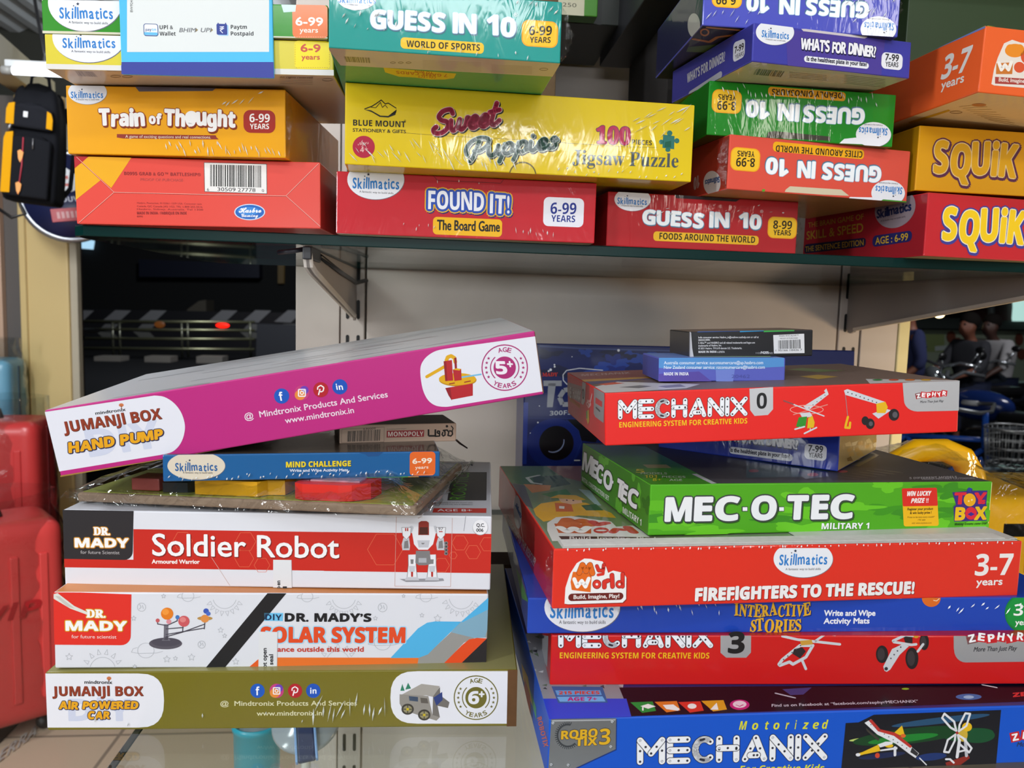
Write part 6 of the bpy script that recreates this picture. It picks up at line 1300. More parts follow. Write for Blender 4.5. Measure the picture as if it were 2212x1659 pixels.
B = L_.sub(); B.poly([(730, 570), (765, 588), (755, 770), (738, 805), (718, 790)], M('#A9A9AE', 'm', r=.5), 2).t('0', 728, 740, 748, 752, 100, '#1c1c20', 4, st='sb', up=(0, -1)).done('number_shield')
B = L_.sub(); B.line([(780, 760), (800, 820), (825, 700)], 7, '#C9B9BA', 2.4).line([(768, 790), (800, 760), (815, 800), (790, 830), (768, 790)], 6, '#D89a98', 2.4).poly([(770, 870), (795, 850), (798, 970), (785, 1000), (768, 940)], '#B8922a', 2.5).poly([(768, 870), (780, 860), (780, 940), (770, 940)], '#3c8a3a', 2.7).done('toy_picture')
B = L_.sub(); B.poly([(845, 632), (952, 690), (940, 985), (858, 925), (842, 890)], M('#B9BAC0', 'm', r=.5), 1.6)
for i in range(5): B.poly([(862+i*13, 730+i*9), (874+i*13, 735+i*9), (873+i*13, 795+i*8), (860+i*13, 788+i*8)], '#B52a30', 3)
B.line([(865, 830), (905, 868)], 6, '#33343a', 3).done('silver_panel')
T = Art(r, d, 'top', 'g'); T.fr = Z[17]
B = T.sub(); B.poly([(575, 485), (1500, 450), (1500, 520), (700, 560)], '#7d2c30', .8).poly([(720, 555), (1500, 520), (1500, 535), (740, 575)], '#B8862a', 1).poly([(850, 625), (955, 688), (1760, 640), (1900, 600), (1080, 575)], '#CFCDD0', 1.2).poly([(740, 572), (1500, 534), (1080, 580), (820, 600)], '#4a3f6a', .9)
B.poly([(1090, 630), (1300, 610), (1420, 620), (1290, 640)], '#77777e', 1.5).poly([(1480, 620), (1700, 600), (1760, 625), (1560, 636)], '#77777e', 1.5)
B.t('MECHANIX', 720, 520, 1210, 495, 20, '#a98a8a', 2, st='sb').poly([(880, 600), (1040, 580), (1150, 590), (960, 610)], '#C84a2c', 1.4)
B.fr = Z[6]; B.poly([(890, 690), (1000, 680), (1120, 692), (1000, 706)], '#B5923a', 1.5).poly([(820, 650), (900, 640), (1160, 655), (1000, 665)], '#5f7a48', 1.4).poly([(1280, 705), (1840, 712), (1840, 735), (1310, 738)], '#D6D4D6', 1.5)
for i, c in enumerate(('#2f8a4a', '#D8543a', '#E07a2c', '#d8a82c')): B.el(1350+i*95, 711, 30, 5, c, 2)
B.done('scene_print')

r, d = carton('hasbro', 'card_game_box', 'small violet-blue card game box with white service text, under the small black one', 'game box',
              ['#5259B4', '#3a3f8a', '#3f479a', '#4a50a4', '#5f7ab8', '#2c2f6a'], 'p', GR, D=.065)
A = Art(r, d); A.fr = Z[6]
B = A.sub(); B.poly([(60, 578), (800, 578), (800, 632), (420, 650), (60, 640)], '#4C8AC8', 1).poly([(395, 578), (520, 578), (500, 720), (400, 720)], '#6a7cc8', .9).poly([(60, 675), (300, 660), (380, 724), (60, 724)], '#50409A', 1.1).done('colour_wash')
B = A.sub(); B.t('Australia consumer service: auconsumercare@ap.hasbro.com', 93, 618, 676, 617, 19, '#D9E4F4', 4, b=.015).t('New Zealand consumer service: nzconsumercare@hasbro.com', 93, 645, 686, 644, 19, '#D9E4F4', 4, b=.015).t('MADE IN INDIA', 93, 683, 238, 683, 18, '#F0F2F8', 4, st='sb').t('20462', 490, 698, 598, 698, 20, '#454a9c', 4).done('small_print')
r, d = carton('alive', 'card_game_box', 'small black card game box with white barcode, topmost of the right pile', 'game box',
              ['#1B1B1F', '#151518', '#2a2622', '#1B1B1F', '#5a4a44', '#3a5a2a'], 'g', GR, D=.062)
A = Art(r, d, k='g'); A.fr = Z[6]
B = A.sub(); w_ = '#C4C4C8'
for i, (t_, x1) in enumerate((('India consumer service: Hasbro_in@mailmw.custhelp.com or call at', 650), ('18002223800.', 365), ('5 Alive\u2122 and HASBRO and all related trademarks and logos are', 628), ('trademarks of Hasbro, Inc.', 432), ('\u00a9 2021 Hasbro. TM & \u00ae denote U.S. Trademarks.', 552))): B.t(t_, 295, 465+i*16.2, x1, 463+i*16.2, 11, w_, 4, b=.03)
B.t('MADE IN INDIA', 296, 551, 403, 550, 12, '#E9E9EC', 4, st='sb').t('I-3707A', 408, 551, 450, 550, 11, w_, 4, b=.03).t('1121', 634, 556, 662, 556, 9, w_, 4).t('F4205', 663, 556, 708, 556, 14, '#E9E9EC', 4, st='sb').t('IN22', 709, 556, 733, 556, 9, w_, 4).done('small_print')
B = A.sub(); B.poly([(736, 446), (918, 438), (920, 552), (740, 555)], '#D6D6DA', 2).bars((765, 478), (895, 472), (897, 525), (766, 528), '#19191c', 4, 30, 3).t('F4205 FIVE ALIVE\u2122', 770, 456, 884, 452, 9, '#2a2a2e', 4).t('PROOF OF PURCHASE', 776, 471, 880, 467, 8, '#4a4a50', 4).t('1 95166 18426 7', 750, 542, 905, 538, 11, '#2a2a2e', 4).done('barcode')
B = A.sub(); 
for a, b_, c in ((290, 540, '#2460B8'), (540, 680, '#2a8ac0'), (680, 860, '#3aa04a')): B.poly([(a, 420), (b_, 414), (b_, 423), (a, 429)], c, 1.5)
B.poly([(240, 572), (720, 570), (720, 578), (240, 580)], '#7a9a2a', 1.5).done('colour_strip')
b = MB(); b.prism([(0, .0005), (.0028, .0008), (.0015, .008), (.0005, d[2]-.0005), (0, d[2])], -.0015, .001, M('#B9B9BE', 'p'), 1); b.build('worn_corner', r)

# ------------------------------------------------------------------ telescope carton behind the right pile
r = empty('telescope_box', label='big dark blue telescope carton with a round window print, standing against the back panel', cat='toy box', group=GR,
          mat=Matrix.Translation((.107, .955, 1.10)) @ Matrix.Rotation(math.radians(1), 4, 'Z') @ Matrix.Rotation(math.radians(-4), 4, 'X'))
TW, TD, TH = .437, .075, .2585
MB().box((0, 0, 0), (TW, TD, TH), M('#0D1C5A', 'g'), .0015).build('carton', r)
A = Art(r, (TW, TD, TH), k='g'); A.fr = Z[17]
B = A.sub(); B.poly([(140, 780), (190, 780), (172, 1395), (130, 1395)], '#16308c', 1).poly([(300, 210), (700, 235), (1640, 260), (1640, 275), (700, 250), (300, 228)], '#3a4a80', 1)
rnd = random.Random(5)
for i in range(14): blot(B, rnd.uniform(300, 1500), rnd.uniform(250, 480), rnd.uniform(60, 160), rnd.uniform(25, 60), rnd.choice(['#12277a', '#0a1440', '#1a3c96']), .8+i*.01)
for x, y, q in ((1088, 262, 13), (285, 980, 8), (412, 455, 13), (392, 468, 9), (450, 405, 8), (452, 425, 9), (1400, 322, 6), (625, 325, 5), (210, 1085, 5), (300, 815, 5)): B.el(x, y, q, q, '#D9DEEA', 2)
B.done('starry_print')
B = A.sub(); B.t('MADY', 330, 520, 482, 518, 36, '#B52a20', 4, st='rb', b=.04).done('maker_badge')
B = A.sub(); B.line([(340, 590), (522, 590)], 54, '#8E929C', 3, cap=False).poly([(388, 590), (465, 590), (432, 828), (375, 828)], '#8E929C', 3).line([(640, 640), (545, 660), (500, 730), (530, 800), (640, 800)], 46, '#8E929C', 3, cap=False)
B.line([(575, 600), (538, 560), (535, 505), (570, 462), (700, 440), (930, 460)], 9, '#C2C7D2', 2.5).t('300F50', 402, 910, 665, 898, 44, '#A9AEB9', 4, st='sb').done('title_lettering')
B = A.sub(); B.el(450, 1190, 270, 250, '#0F2470', 1.3).el(470, 1185, 172, 172, '#05060c', 1.8).poly([(580, 950), (720, 950), (900, 1100), (860, 1180), (720, 1160), (690, 1060)], '#060a12', 1.6)
pts = []
for i in range(15): t = math.radians(5-118*i/14); pts.append((435+115*math.cos(t), 1160-122*math.sin(t)))
for i in range(15): t = math.radians(-113+118*i/14); pts.append((432+112*math.cos(t)*.97, 1157-112*math.sin(t)))
B.poly(pts, '#7C8AB2', 2.4).line([(650, 1357), (700, 1357)], 12, '#B9BEC8', 2.4).done('round_window_print')
B = A.sub(); B.line([(190, 936), (900, 942)], 3, '#2a3c80', 1.5).line([(570, 955), (690, 1060), (720, 1180), (630, 1395)], 3, '#27408c', 1.9).done('die_cut_edge')

# ------------------------------------------------------------------ yellow case in film at the right end
r = empty('toy_case', (.50, .80, 1.10), 'yellow plastic toy case with arched handle, bagged in clear film, beside the right pile', 'toy case')
YL = M('#F0B20C', 'r', r=.25)
b = bmesh.new(); bmesh.ops.create_cube(b, size=1)
for v in b.verts: v.co = Vector(((v.co.x+.5)*.30, (v.co.y+.5)*.16, (v.co.z+.5)*.105))
bmesh.ops.bevel(b, geom=b.edges[:], offset=.02, segments=5, affect='EDGES', profile=.6); m_ = MB(); m_.bm(b, YL, True); m_.build('shell', r)
b = MB(); b.tube([(.02, .05, .08), (.022, .05, .115), (.032, .048, .138), (.052, .046, .150), (.085, .045, .151), (.108, .045, .142), (.121, .045, .122), (.128, .045, .09)], [.0125, .0125, .013, .0135, .0135, .014, .0145, .015], YL, 14); b.build('handle', r)
b = MB(); b.box((.13, .0, .06), (.30, .004, .078), M('#E9A808', 'r', r=.25), .0015); b.box((.16, -.003, .02), (.25, .003, .055), M('#F2BE2A', 'r', r=.25), .0015); b.build('front_latch', r)
film_sheet('clear_film', r, lambda u, v: ((-.004+u*.31, .0+v*.165, .112+.052*max(0, math.exp(-((u-.22)/.2)**2))*(1-abs(v-.3)) ), (0, 0, 1)), 34, 18, .0016, 11, M('#F6F8F6', 'f', n=45))
film_sheet('clear_film', r, lambda u, v: ((-.004+u*.31, -.006+.004*math.sin(u*23), v*(.112+.048*math.exp(-((u-.22)/.2)**2))), (0, 1, 0)), 34, 12, .002, 12, M('#F6F8F6', 'f', n=45))

# ------------------------------------------------------------------ seen through the lower glass
FZ = .60
b = MB(); b.box((-.205, .55, FZ-.02), (.72, WY-.001, FZ), M('#B6B4AA', 'a'), .002); tag(b.build('deck_shelf'), 'grey steel deck under the lower glass shelf', 'shelf')
r = empty('toy_bucket', (-.222+.0, 1.0, FZ), 'turquoise plastic bucket seen through the lower glass, under the olive box', 'bucket')
r.location = (-.232, 1.02, FZ)
TQ = M('#2E9DB4', 'r', r=.3)
MB().lathe([(.024, 0), (.027, .03), (.030, .235), (.032, .237), (.032, .245), (.029, .245), (.026, .03), (.0, .02)], TQ, 28).build('tub', r)
MB().lathe([(0, .0), (.027, .0), (.0275, .012), (0, .013)], M('#8A8F96', 'r'), 28, Matrix.Translation((0, 0, .222))).build('grey_lid', r)
r = empty('toy_paddle', (-.155, .94, FZ), 'clear round paddle toy with a navy band, seen through the lower glass', 'toy')
T_ = Matrix.Translation((0, 0, .283)) @ Matrix.Rotation(math.radians(28), 4, 'X')
MB().lathe([(0, -.004), (.039, -.004), (.041, 0), (.039, .004), (0, .004)], M('#9AA0A8', 'r', r=.15), 36, T_).build('disc', r)
MB().box((-.011, -.055, .0045), (.009, .05, .010), M('#1C2C58', 'r'), .002, T=T_ @ Matrix.Rotation(.2, 4, 'Z')).build('band', r)
b = MB()
for x in (-.0125, .0105): b.box((x-.0015, -.055, .0045), (x+.0015, .05, .011), M('#7fa4d8', 'r'), .001, T=T_ @ Matrix.Rotation(.2, 4, 'Z'))
b.build('band_edge', r)
MB().tube([(0, 0, 0), (0, 0, .278)], .006, M('#C9C6BE', 'r'), 12).build('stem', r)
# ------------------------------------------------------------------ shop floor, ceiling, street
def floor_mat(h, h2, sc):
    mt = M(h, 'p', fl=sc); nt = mt.node_tree; N = nt.nodes; L = nt.links; b = N['Principled BSDF']
    g = N.new('ShaderNodeNewGeometry'); br = N.new('ShaderNodeTexBrick'); br.offset = 0; br.inputs['Scale'].default_value = sc
    br.inputs['Color1'].default_value = rgb(h); br.inputs['Color2'].default_value = tuple(x*.93 for x in rgb(h)[:3])+(1,); br.inputs['Mortar'].default_value = rgb(h2)
    br.inputs['Mortar Size'].default_value = .006; br.inputs['Brick Width'].default_value = .5; br.inputs['Row Height'].default_value = .5
    L.new(g.outputs['Position'], br.inputs['Vector']); L.new(br.outputs[0], b.inputs['Base Color']); b.inputs['Roughness'].default_value = .35
    return mt
b = MB(); b.box((-4, -6, -.05), (4, 3.6, 0), floor_mat('#C9B39A', '#8f8070', 1.0)); structure(b, 'floor')
b = MB(); b.box((-30, 3.6, -.07), (40, 60, -.02), M('#17181b', 'c')); structure(b, 'ground')
b = MB(); n = 150; x0, x1 = -4.2, 2.4; prof = [(x0+(x1-x0)*i/n, 2.72+(.016 if i % 3 == 0 else -.006)) for i in range(n+1)]
vs = [(x, y, z) for y in (-5.5, 4.3) for x, z in prof]
b.add(vs, [[i, i+1, n+2+i, n+1+i] for i in range(n)], M('#B9C0C6', 'r', r=.6)); structure(b, 'ceiling')
b = MB(); b.box((-4.2, 4.3, 2.3), (2.4, 4.36, 2.74), M('#33342f', 'p')); structure(b, 'trim_2')
b = MB(); b.box((-4, -5.65, 0), (2.4, -5.6, 2.75), M('#B9B8B2', 'p')); structure(b, 'wall_front')
b = MB(); b.box((2.4, -5.6, 0), (2.45, .9, 2.75), M('#B9B4A8', 'p')); structure(b, 'wall_side')
b = MB(); b.box((-30, 27, -.05), (40, 27.4, 9), M('#232425', 'c')); structure(b, 'wall_far')
# roof beam and cream door post on the left
p, q = Vector((-1.44, 2.5, 2.19)), Vector((-1.86, 3.95, 2.34)); dv = q-p
T_ = Matrix.Translation((p+q)/2) @ dv.to_track_quat('Y', 'Z').to_matrix().to_4x4()
b = MB(); b.box((-.05, -dv.length/2, -.055), (.05, dv.length/2, .055), M('#C9BE9C', 'r'), .004, T=T_); structure(b, 'trim_3')
b = MB(); b.box((-1.717, 3.4, 0), (-1.524, 3.46, 2.2), M('#D8BE84', 'r'), .006); b.box((-1.524, 3.41, 0), (-1.494, 3.45, 2.2), M('#B9B09c', 'r'), .004)
b.box((-1.69, 3.396, 0), (-1.684, 3.4, 2.2), M('#B79A62', 'r')); structure(b, 'door_1')
b = MB(); b.box((-2.4, 3.4, 0), (-1.785, 3.45, 2.2), M('#C9A68E', 'r'), .004); b.box((-1.785, 3.43, 0), (-1.717, 3.45, 2.2), M('#5f5a58', 'r')); structure(b, 'wall_entrance')
# fluorescent tube
r = empty('ceiling_tube_lamp', (-1.30, 2.52, 2.06), 'lit fluorescent tube under the corrugated roof, above the backpack', 'ceiling lamp')
MB().tube([(.03, 0, 0), (.85, 0, 0)], .012, M('#F2F7FF', 'e', s=3.2), 12).build('tube', r)
MB().box((0, .01, .010), (.88, .04, .035), M('#C9CCCE', 'r'), .003).build('batten', r)
MB().tube([(0, 0, 0), (.03, 0, 0)], .013, M('#9a9a98', 'r'), 12).build('end_cap', r)
MB().tube([(.5, .02, .035), (.5, .02, .655)], .005, M('#8a8a88', 'r'), 8).build('hanger', r)

# backpack
bp = at(66, 300, 2.65); r = empty('backpack', (bp.x, 2.65, bp.z-.20), 'black backpack with yellow side panels hanging high at the left', 'backpack')
r.rotation_euler = (0, math.radians(5), math.radians(8)); r.scale = (.54, .8, .88)
def rounded(lo, hi, bev, m, seg=4, taper=0):
    b = bmesh.new(); bmesh.ops.create_cube(b, size=1)
    for v in b.verts: v.co = Vector([lo[i]+(v.co[i]+.5)*(hi[i]-lo[i]) for i in range(3)])
    bmesh.ops.subdivide_edges(b, edges=b.edges[:], cuts=3, use_grid_fill=True)
    c = (Vector(lo)+Vector(hi))/2
    for v in b.verts:
        t = (v.co.z-lo[2])/(hi[2]-lo[2]); k = 1-taper*t**3
        v.co.x = c.x+(v.co.x-c.x)*k; v.co.y = c.y+(v.co.y-c.y)*(1-taper*.6*t*t)
        if t > .9: v.co.z -= ((v.co.x-c.x)/(hi[0]-lo[0])*2)**2*bev*1.6
    mb = MB(); me = bpy.data.meshes.new('tmp'); bmesh.ops.bevel(b, geom=[e for e in b.edges if e.calc_face_angle(0) > .6], offset=bev, segments=seg, affect='EDGES', profile=.6); mb.bm(b, m, True); bpy.data.meshes.remove(me); return mb
BK = M('#17181d', 't'); YB = M('#D99A10', 't')
rounded((-.14, -.06, 0), (.14, .08, .42), .03, BK, taper=.25).build('main_compartment', r)
rounded((-.118, -.095, .012), (.118, -.055, .235), .014, BK).build('front_pocket', r); fp = r.children[-1]
rounded((-.112, -.088, .25), (.112, -.055, .34), .014, M('#1d1e24', 't'), taper=.1).build('upper_pocket', r)
for sx, z0, z1, w in ((-1, .02, .225, .045), (-1, .255, .325, .04), (1, .255, .31, .03)):
    b = MB(); x = sx*.118; b.prism([(x, z0), (x-sx*w, z0+.002), (x-sx*w, z1+.006), (x-sx*.01, z1), (x, z1-.02)], -.099 if z1 < .24 else -.091, -.09 if z1 < .24 else -.082, YB, 1); b.build('yellow_panel', r, ).__setitem__('label', 'yellow cloth panel')
b = MB(); b.tube([(-.02, -.098, .215), (-.018, -.099, .12), (-.03, -.099, .02)], .004, M('#B33a4a', 'r'), 6); b.build('zip', fp)
for z in (.15, .04): MB().prism([(-.042, z+.016), (-.028, z+.022), (-.012, z+.014), (-.016, z-.008), (-.026, z-.022), (-.036, z-.01)], -.104, -.099, M('#E08A1c', 'r'), 1).build('zip_pull', r)
MB().box((-.03, -.094, .285), (-.008, -.09, .305), M('#D9D9DE', 'r'), .001).build('logo_patch', r)
MB().tube([(.03, -.1, .215), (.033, -.101, .18)], .004, M('#9a9a9e', 'm'), 6).build('zip_pull', r)
MB().tube([(-.10, -.094, .235), (-.085, -.1, .252)], .006, M('#C9C9CE', 'm'), 6).build('zip_pull', r)
MB().tube([(-.05, 0, .40), (-.045, 0, .445), (0, 0, .46), (.045, 0, .445), (.05, 0, .40)], .008, BK, 8).build('carry_loop', r)
MB().tube([(.10, .08, .36), (.16, .10, .25), (.15, .1, .08), (.11, .08, .03)], .012, BK, 8).build('shoulder_strap', r)
MB().tube([(0, .0, .455), (.0, .02, .53), (-.05, .2, .62)], .004, M('#77777a', 'm'), 8).build('hook', r)
# cable below it
MB().tube([at(-5, 450, 2.9), at(25, 470, 2.9), at(55, 462, 2.9), at(33, 420, 2.9), at(36, 400, 2.9)], .006, M('#1d1c1e', 'r'), 6).build('cable').__setitem__('category', 'cable')
bpy.data.objects['cable']['label'] = 'loose black cable on the cream post under the backpack'

# round blue sign
c = at(150, 425, 3.25); r = empty('hanging_sign', c, 'round navy shop sign with silver rim, between the backpack and the red glowing letters', 'sign'); r.rotation_euler = (0, math.radians(-8), math.radians(14))
Ry = Matrix.Rotation(math.radians(90), 4, 'X'); R_ = .158
MB().lathe([(0, -.02), (R_, -.02), (R_, .02), (0, .02)], M('#20264e', 'r'), 48, Ry).build('panel', r)
MB().tube([(R_*1.04*math.cos(t*math.pi/24), 0, R_*1.04*math.sin(t*math.pi/24)) for t in range(48)], .014, M('#A9ACB4', 'm'), 10, True).build('rim', r)
b = MB(); b.prism([(.062*math.cos(math.radians(60*i+20))-.02, .062*math.sin(math.radians(60*i+20))+.06) for i in range(6)], -.024, -.02, M('#D9DCE4', 'r'), 1); b.build('white_emblem', r)
b = MB()
for dx, dz, w, h in ((-.01, .085, .02, .012), (.012, .07, .018, .012), (-.006, .055, .022, .012), (.014, .042, .02, .01)): b.box((dx-w/2-.01, -.026, dz-h/2), (dx+w/2-.01, -.024, dz+h/2), M('#C2453e', 'r'))
b.lathe([(0, 0), (.014, 0), (.014, .002), (0, .002)], M('#2d3470', 'r'), 16, Matrix.Translation((-.052, -.024, .062)) @ Ry); b.build('emblem_mark', r)
b = MB(); b.box((-.07, -.024, -.095), (.11, -.021, -.045), M('#B8303e', 'r'), .001); b.build('red_label', r)
b = MB(); rnd = random.Random(3)
for i in range(9): b.box((-.05+i*.016, -.0255, -.083), (-.04+i*.016, -.024, -.058), M('#D8A0a4', 'r'))
b.build('label_print', r)
def flat_text(txt, name, parent, mat, x0, x1, z, h, y, st=None, bold=0, depth=.002):
    """upright lettering on a plane facing the camera side (-Y)"""
    v, f, a, c_ = glyphs(sty(txt, st)); k = (x1-x0)/(c_-a); b = MB(); n = 8 if bold else 0
    for ox, oz in [(0, 0)]+[(bold*math.cos(i*math.pi/4), bold*math.sin(i*math.pi/4)) for i in range(n)]:
        b.add([(x0+(p-a)*k+ox, y-abs(ox)*.001, z+q*h+oz) for p, q in v], f, mat)
    return b.build(name, parent, fix=False)
flat_text('KOODUVON', 'sign_lettering', r, M('#B9BED2', 'r'), -.085, .075, -.022, .02, -.0222, 'sb')
MB().tube([(0, 0, R_), (0, .02, 2.71-c.z)], .006, M('#55565a', 'm'), 8).build('hanger', r)

# tea stall: dark frame, lit red letters, yellow poster
KY = 3.62
def xz(px, py, y=KY): p = at(px, py, y); return p.x, p.z
r = empty('tea_stall', (xz(120, 900)[0], KY, 0), 'dark narrow tea stall frame with a yellow cup poster, beside the cream post', 'stall')
ox = r.location.x; DK = M('#241f20', 'r')
def bar(x0, x1, z0, z1, y0, y1, m=DK, nm=None): return MB().box((x0-ox, y0-KY, z0), (x1-ox, y1-KY, z1), m, .004)
xa, xb = xz(72, 600)[0], xz(84, 600)[0]; xc, xd = xz(150, 600)[0], xz(170, 600)[0]
bar(xa, xb, 0, 2.1, KY-.01, KY+.04).build('post', r); bar(xc, xd, 0, 2.1, KY-.01, KY+.04, M('#3a3230', 'r')).build('post', r)
z1, z2 = xz(110, 735)[1], xz(110, 722)[1]
bar(xa, xd, z1, z2, KY-.02, KY+.05).build('counter', r)
bar(xb, xc, xz(110, 582)[1], xz(110, 574)[1], KY-.01, KY+.03).build('rail', r)
px0, px1 = xz(86, 800)[0], xz(150, 800)[0]; zt, zb = xz(110, 738)[1], .25
bar(px0, px1, zb, zt, KY-.02, KY-.005, M('#C9B23E', 'r')).build('poster', r)
cx, cz = xz(122, 880); b = MB(); b.prism([(cx-ox+.072*math.cos(t*math.pi/16), cz+.13*math.sin(t*math.pi/16)) for t in range(32)], -.026, -.02, M('#3a1718', 'r'), 1)
cx, cz = xz(114, 862); b.prism([(cx-ox-.045, cz+.015), (cx-ox+.045, cz+.03), (cx-ox+.038, cz-.03), (cx-ox-.03, cz-.045)], -.031, -.026, M('#D9CFC4', 'r'), 1).prism([(cx-ox-.035, cz-.015), (cx-ox+.04, cz-.005), (cx-ox+.035, cz-.03), (cx-ox-.028, cz-.042)], -.034, -.031, M('#B86a28', 'r'), 1)
b.build('cup_print', r)
bar(xb, xc, z2+.0, z2+.02, KY+.1, KY+.3, M('#5a5c60', 'm')).build('shelf_board', r)
sx, sz = xz(86, 573); ex, ez = xz(163, 573); hz_ = xz(110, 500)[1]-sz
r2 = empty('lit_letter_sign', (sx, KY-.062, sz-.01), 'glowing red letter sign over the tea stall', 'sign')
bar_ = MB().box((-.03, .03, -.02), (ex-sx+.03, .05, hz_+.03), M('#120c0c', 'r'), .003).build('back_board', r2)
RED = M('#FF1A0C', 'e', s=2.6); L3 = ex-sx
b = MB()
w = L3*.27; s_ = .024
def seg(x0, z0, x1, z1):
    d = Vector((x1-x0, 0, z1-z0)); n_ = Vector((-d.z, 0, d.x)).normalized()*s_/2
    a = Vector((x0, 0, z0)); c_ = Vector((x1, 0, z1)); q = [a+n_, c_+n_, c_-n_, a-n_]; b.prism([(p.x, p.z) for p in q], 0, .02, RED, 1)
seg(0, hz_, w, hz_); seg(w/2, hz_, w/2, .01)
x = L3*.36; seg(x, hz_, x, .01); seg(x, hz_-.004, x+w*.85, hz_-.004); seg(x, hz_*.53, x+w*.75, hz_*.53); seg(x, .014, x+w*.85, .014)
x = L3*.70; seg(x, .01, x+w*.55, hz_); seg(x+w*.55, hz_, x+w*1.1, .01); seg(x+w*.2, hz_*.35, x+w*.9, hz_*.35)
b.build('lettering', r2)

# suitcases
def suitcase(name, label, col, loc, rz, w, dp, h, film=True, ribs=5, text=None):
    r = empty(name, loc, label, 'suitcase', 'wheeled suitcases by the entrance'); r.rotation_euler = (0, 0, math.radians(rz)); m_ = M(col, 'r', r=.3)
    b = bmesh.new(); bmesh.ops.create_cube(b, size=1)
    for v in b.verts: v.co = Vector(((v.co.x)*w, (v.co.y)*dp, .05+(v.co.z+.5)*(h-.05)))
    bmesh.ops.bevel(b, geom=b.edges[:], offset=min(w, dp)*.22, segments=6, affect='EDGES', profile=.6); mb = MB(); mb.bm(b, m_, True); mb.build('shell', r)
    g = MB()
    for i in range(ribs): x = -w*.36+w*.72*i/(ribs-1); g.box((x-.012, -dp/2-.006, .13), (x+.012, -dp/2+.004, h-.1), m_, .004)
    sh_ = r.children[0]; g.build('rib', sh_)
    MB().tube([(0, -dp/2+.001, .05+h*.5), (0, -dp/2-.003, .05+h*.5)], .028, M('#5a76b4', 'm'), 16).build('round_badge', sh_)
    MB().box((-w/2-.003, -.008, .08), (w/2+.003, .008, h-.03), M('#8a2a30' if col.startswith('#C') else '#3a5a70', 'r'), .003).build('zip_seam', r)
    MB().tube([(-.07, 0, h-.01), (-.065, 0, h+.025), (.065, 0, h+.025), (.07, 0, h-.01)], .011, M('#2a2526', 'r'), 8).build('handle', r)
    for sx in (-1, 1):
        for sy in (-1, 1): MB().lathe([(0, -.012), (.022, -.012), (.025, 0), (.022, .012), (0, .012)], M('#1c1a1b', 'r'), 14, Matrix.Translation((sx*w*.36, sy*dp*.3, .026)) @ Matrix.Rotation(math.pi/2, 4, 'X')).build('wheel', r)
    if text:
        flat_text(text, 'lettering', r, M('#B01820', 'r'), 0, w*.34, h*.58, .05, -dp/2-.0075, 'bi')
    if film:
        film_sheet('clear_bag', r, lambda u, v: ((w*.56*math.cos(2*math.pi*u)*(1-.12*(v > .9)), dp*.62*math.sin(2*math.pi*u)*(1-.12*(v > .9)), .02+v*(h+.06)), (math.cos(2*math.pi*u), math.sin(2*math.pi*u), 0)), 30, 16, .012, 4, M('#EFF2F2', 'f', n=12, d=.012))
    return r
suitcase('suitcase', 'nearest red suitcase in a clear bag, left of the white solar box', '#DC4644', (-1.43, 2.52, 0), 38, .44, .27, .70, text='VIP')
suitcase('suitcase', 'darker red suitcase behind the nearest one, with crumpled film over its top', '#CC3c3c', (-1.66, 2.99, 0), 8, .44, .24, .95)
r = empty('display_plinth', (-1.88, 3.24, 0), 'low pale block carrying the pale blue suitcase', 'plinth'); MB().box((-.26, -.11, 0), (.24, .12, .55), M('#B9B2A6', 'p'), .006).build('block', r)
suitcase('suitcase', 'pale blue suitcase in clear film, highest of the cases at the left edge', '#6FA8C4', (-1.87, 3.245, .55), 6, .42, .2, .60)
# dark mat with pale lettering under the suitcases
r = empty('floor_mat', (-1.5, 2.5, 0), 'dark floor mat with pale capitals under the nearest red suitcase', 'mat')
MB().box((-.7, -.55, .0), (.155, .75, .006), M('#232122', 't'), .002).build('mat', r)
A = Art(r, (.155, .75, .006), 'top', 't'); A.w = 9; A.clip = lambda p: p
A.t('ERRA', -6, 1648, 78, 1586, 28, '#A9A29A', 2, st='sb', up=(.35, -1)).done('lettering')

# ------------------------------------------------------------------ street at night, left
def flatbox(b, pts, y, th, m):   # outline read at distance y, pushed back by th
    q = [at(px, py, y) for px, py in pts]; b.prism([(p.x, p.z) for p in q], y, y+th, m, 1)
r = empty('crash_barrier', at(400, 705, 22), 'long street barrier with black and white chevrons behind the railing', 'barrier'); inv = Matrix.Translation(-Vector(r.location))
def put(b, name, r): 
    o = Vector(r.location); b.v = [tuple(Vector(v)-o) for v in b.v]; return b.build(name, r)
b = MB(); flatbox(b, [(165, 668), (642, 676), (642, 772), (165, 766)], 22, .3, M('#1a1a1e', 'p')); put(b, 'panel', r)
b = MB()
for x in (165, 245, 322, 475, 548, 618):
    flatbox(b, [(x+4, 670), (x+38, 671), (x+10, 697), (x-26, 695)], 21.98, .02, M('#77777a', 'p'))
for x in (205, 285, 515, 590): flatbox(b, [(x+22, 700), (x+52, 700), (x+36, 716), (x+8, 714)], 21.98, .02, M('#6a6a6a', 'p')); flatbox(b, [(x+2, 716), (x+38, 718), (x+52, 732), (x+18, 730)], 21.98, .02, M('#5f5f5c', 'p'))
put(b, 'chevron_print', r)
r = empty('street_railing', at(380, 770, 19), 'steel street railing in front of the chevron barrier', 'railing')
for y0, y1 in ((694, 696), (711, 714), (731, 733), (752, 755)):
    b = MB(); b.tube([at(165, y0, 19), at(550, y1, 19)], .035, M('#8f8f72', 'm'), 10); put(b, 'rail', r)
for x in (243, 258, 392, 405, 540): 
    b = MB(); b.tube([at(x, 693, 19), at(x+2, 772, 19)], .03, M('#77776a', 'm'), 10); put(b, 'post', r)
b = MB(); flatbox(b, [(555, 700), (640, 703), (640, 800), (552, 798)], 18.5, .4, M('#34353a', 'p')); tag(b.build('street_cabinet'), 'plain dark grey street cabinet at the right end of the railing', 'cabinet')
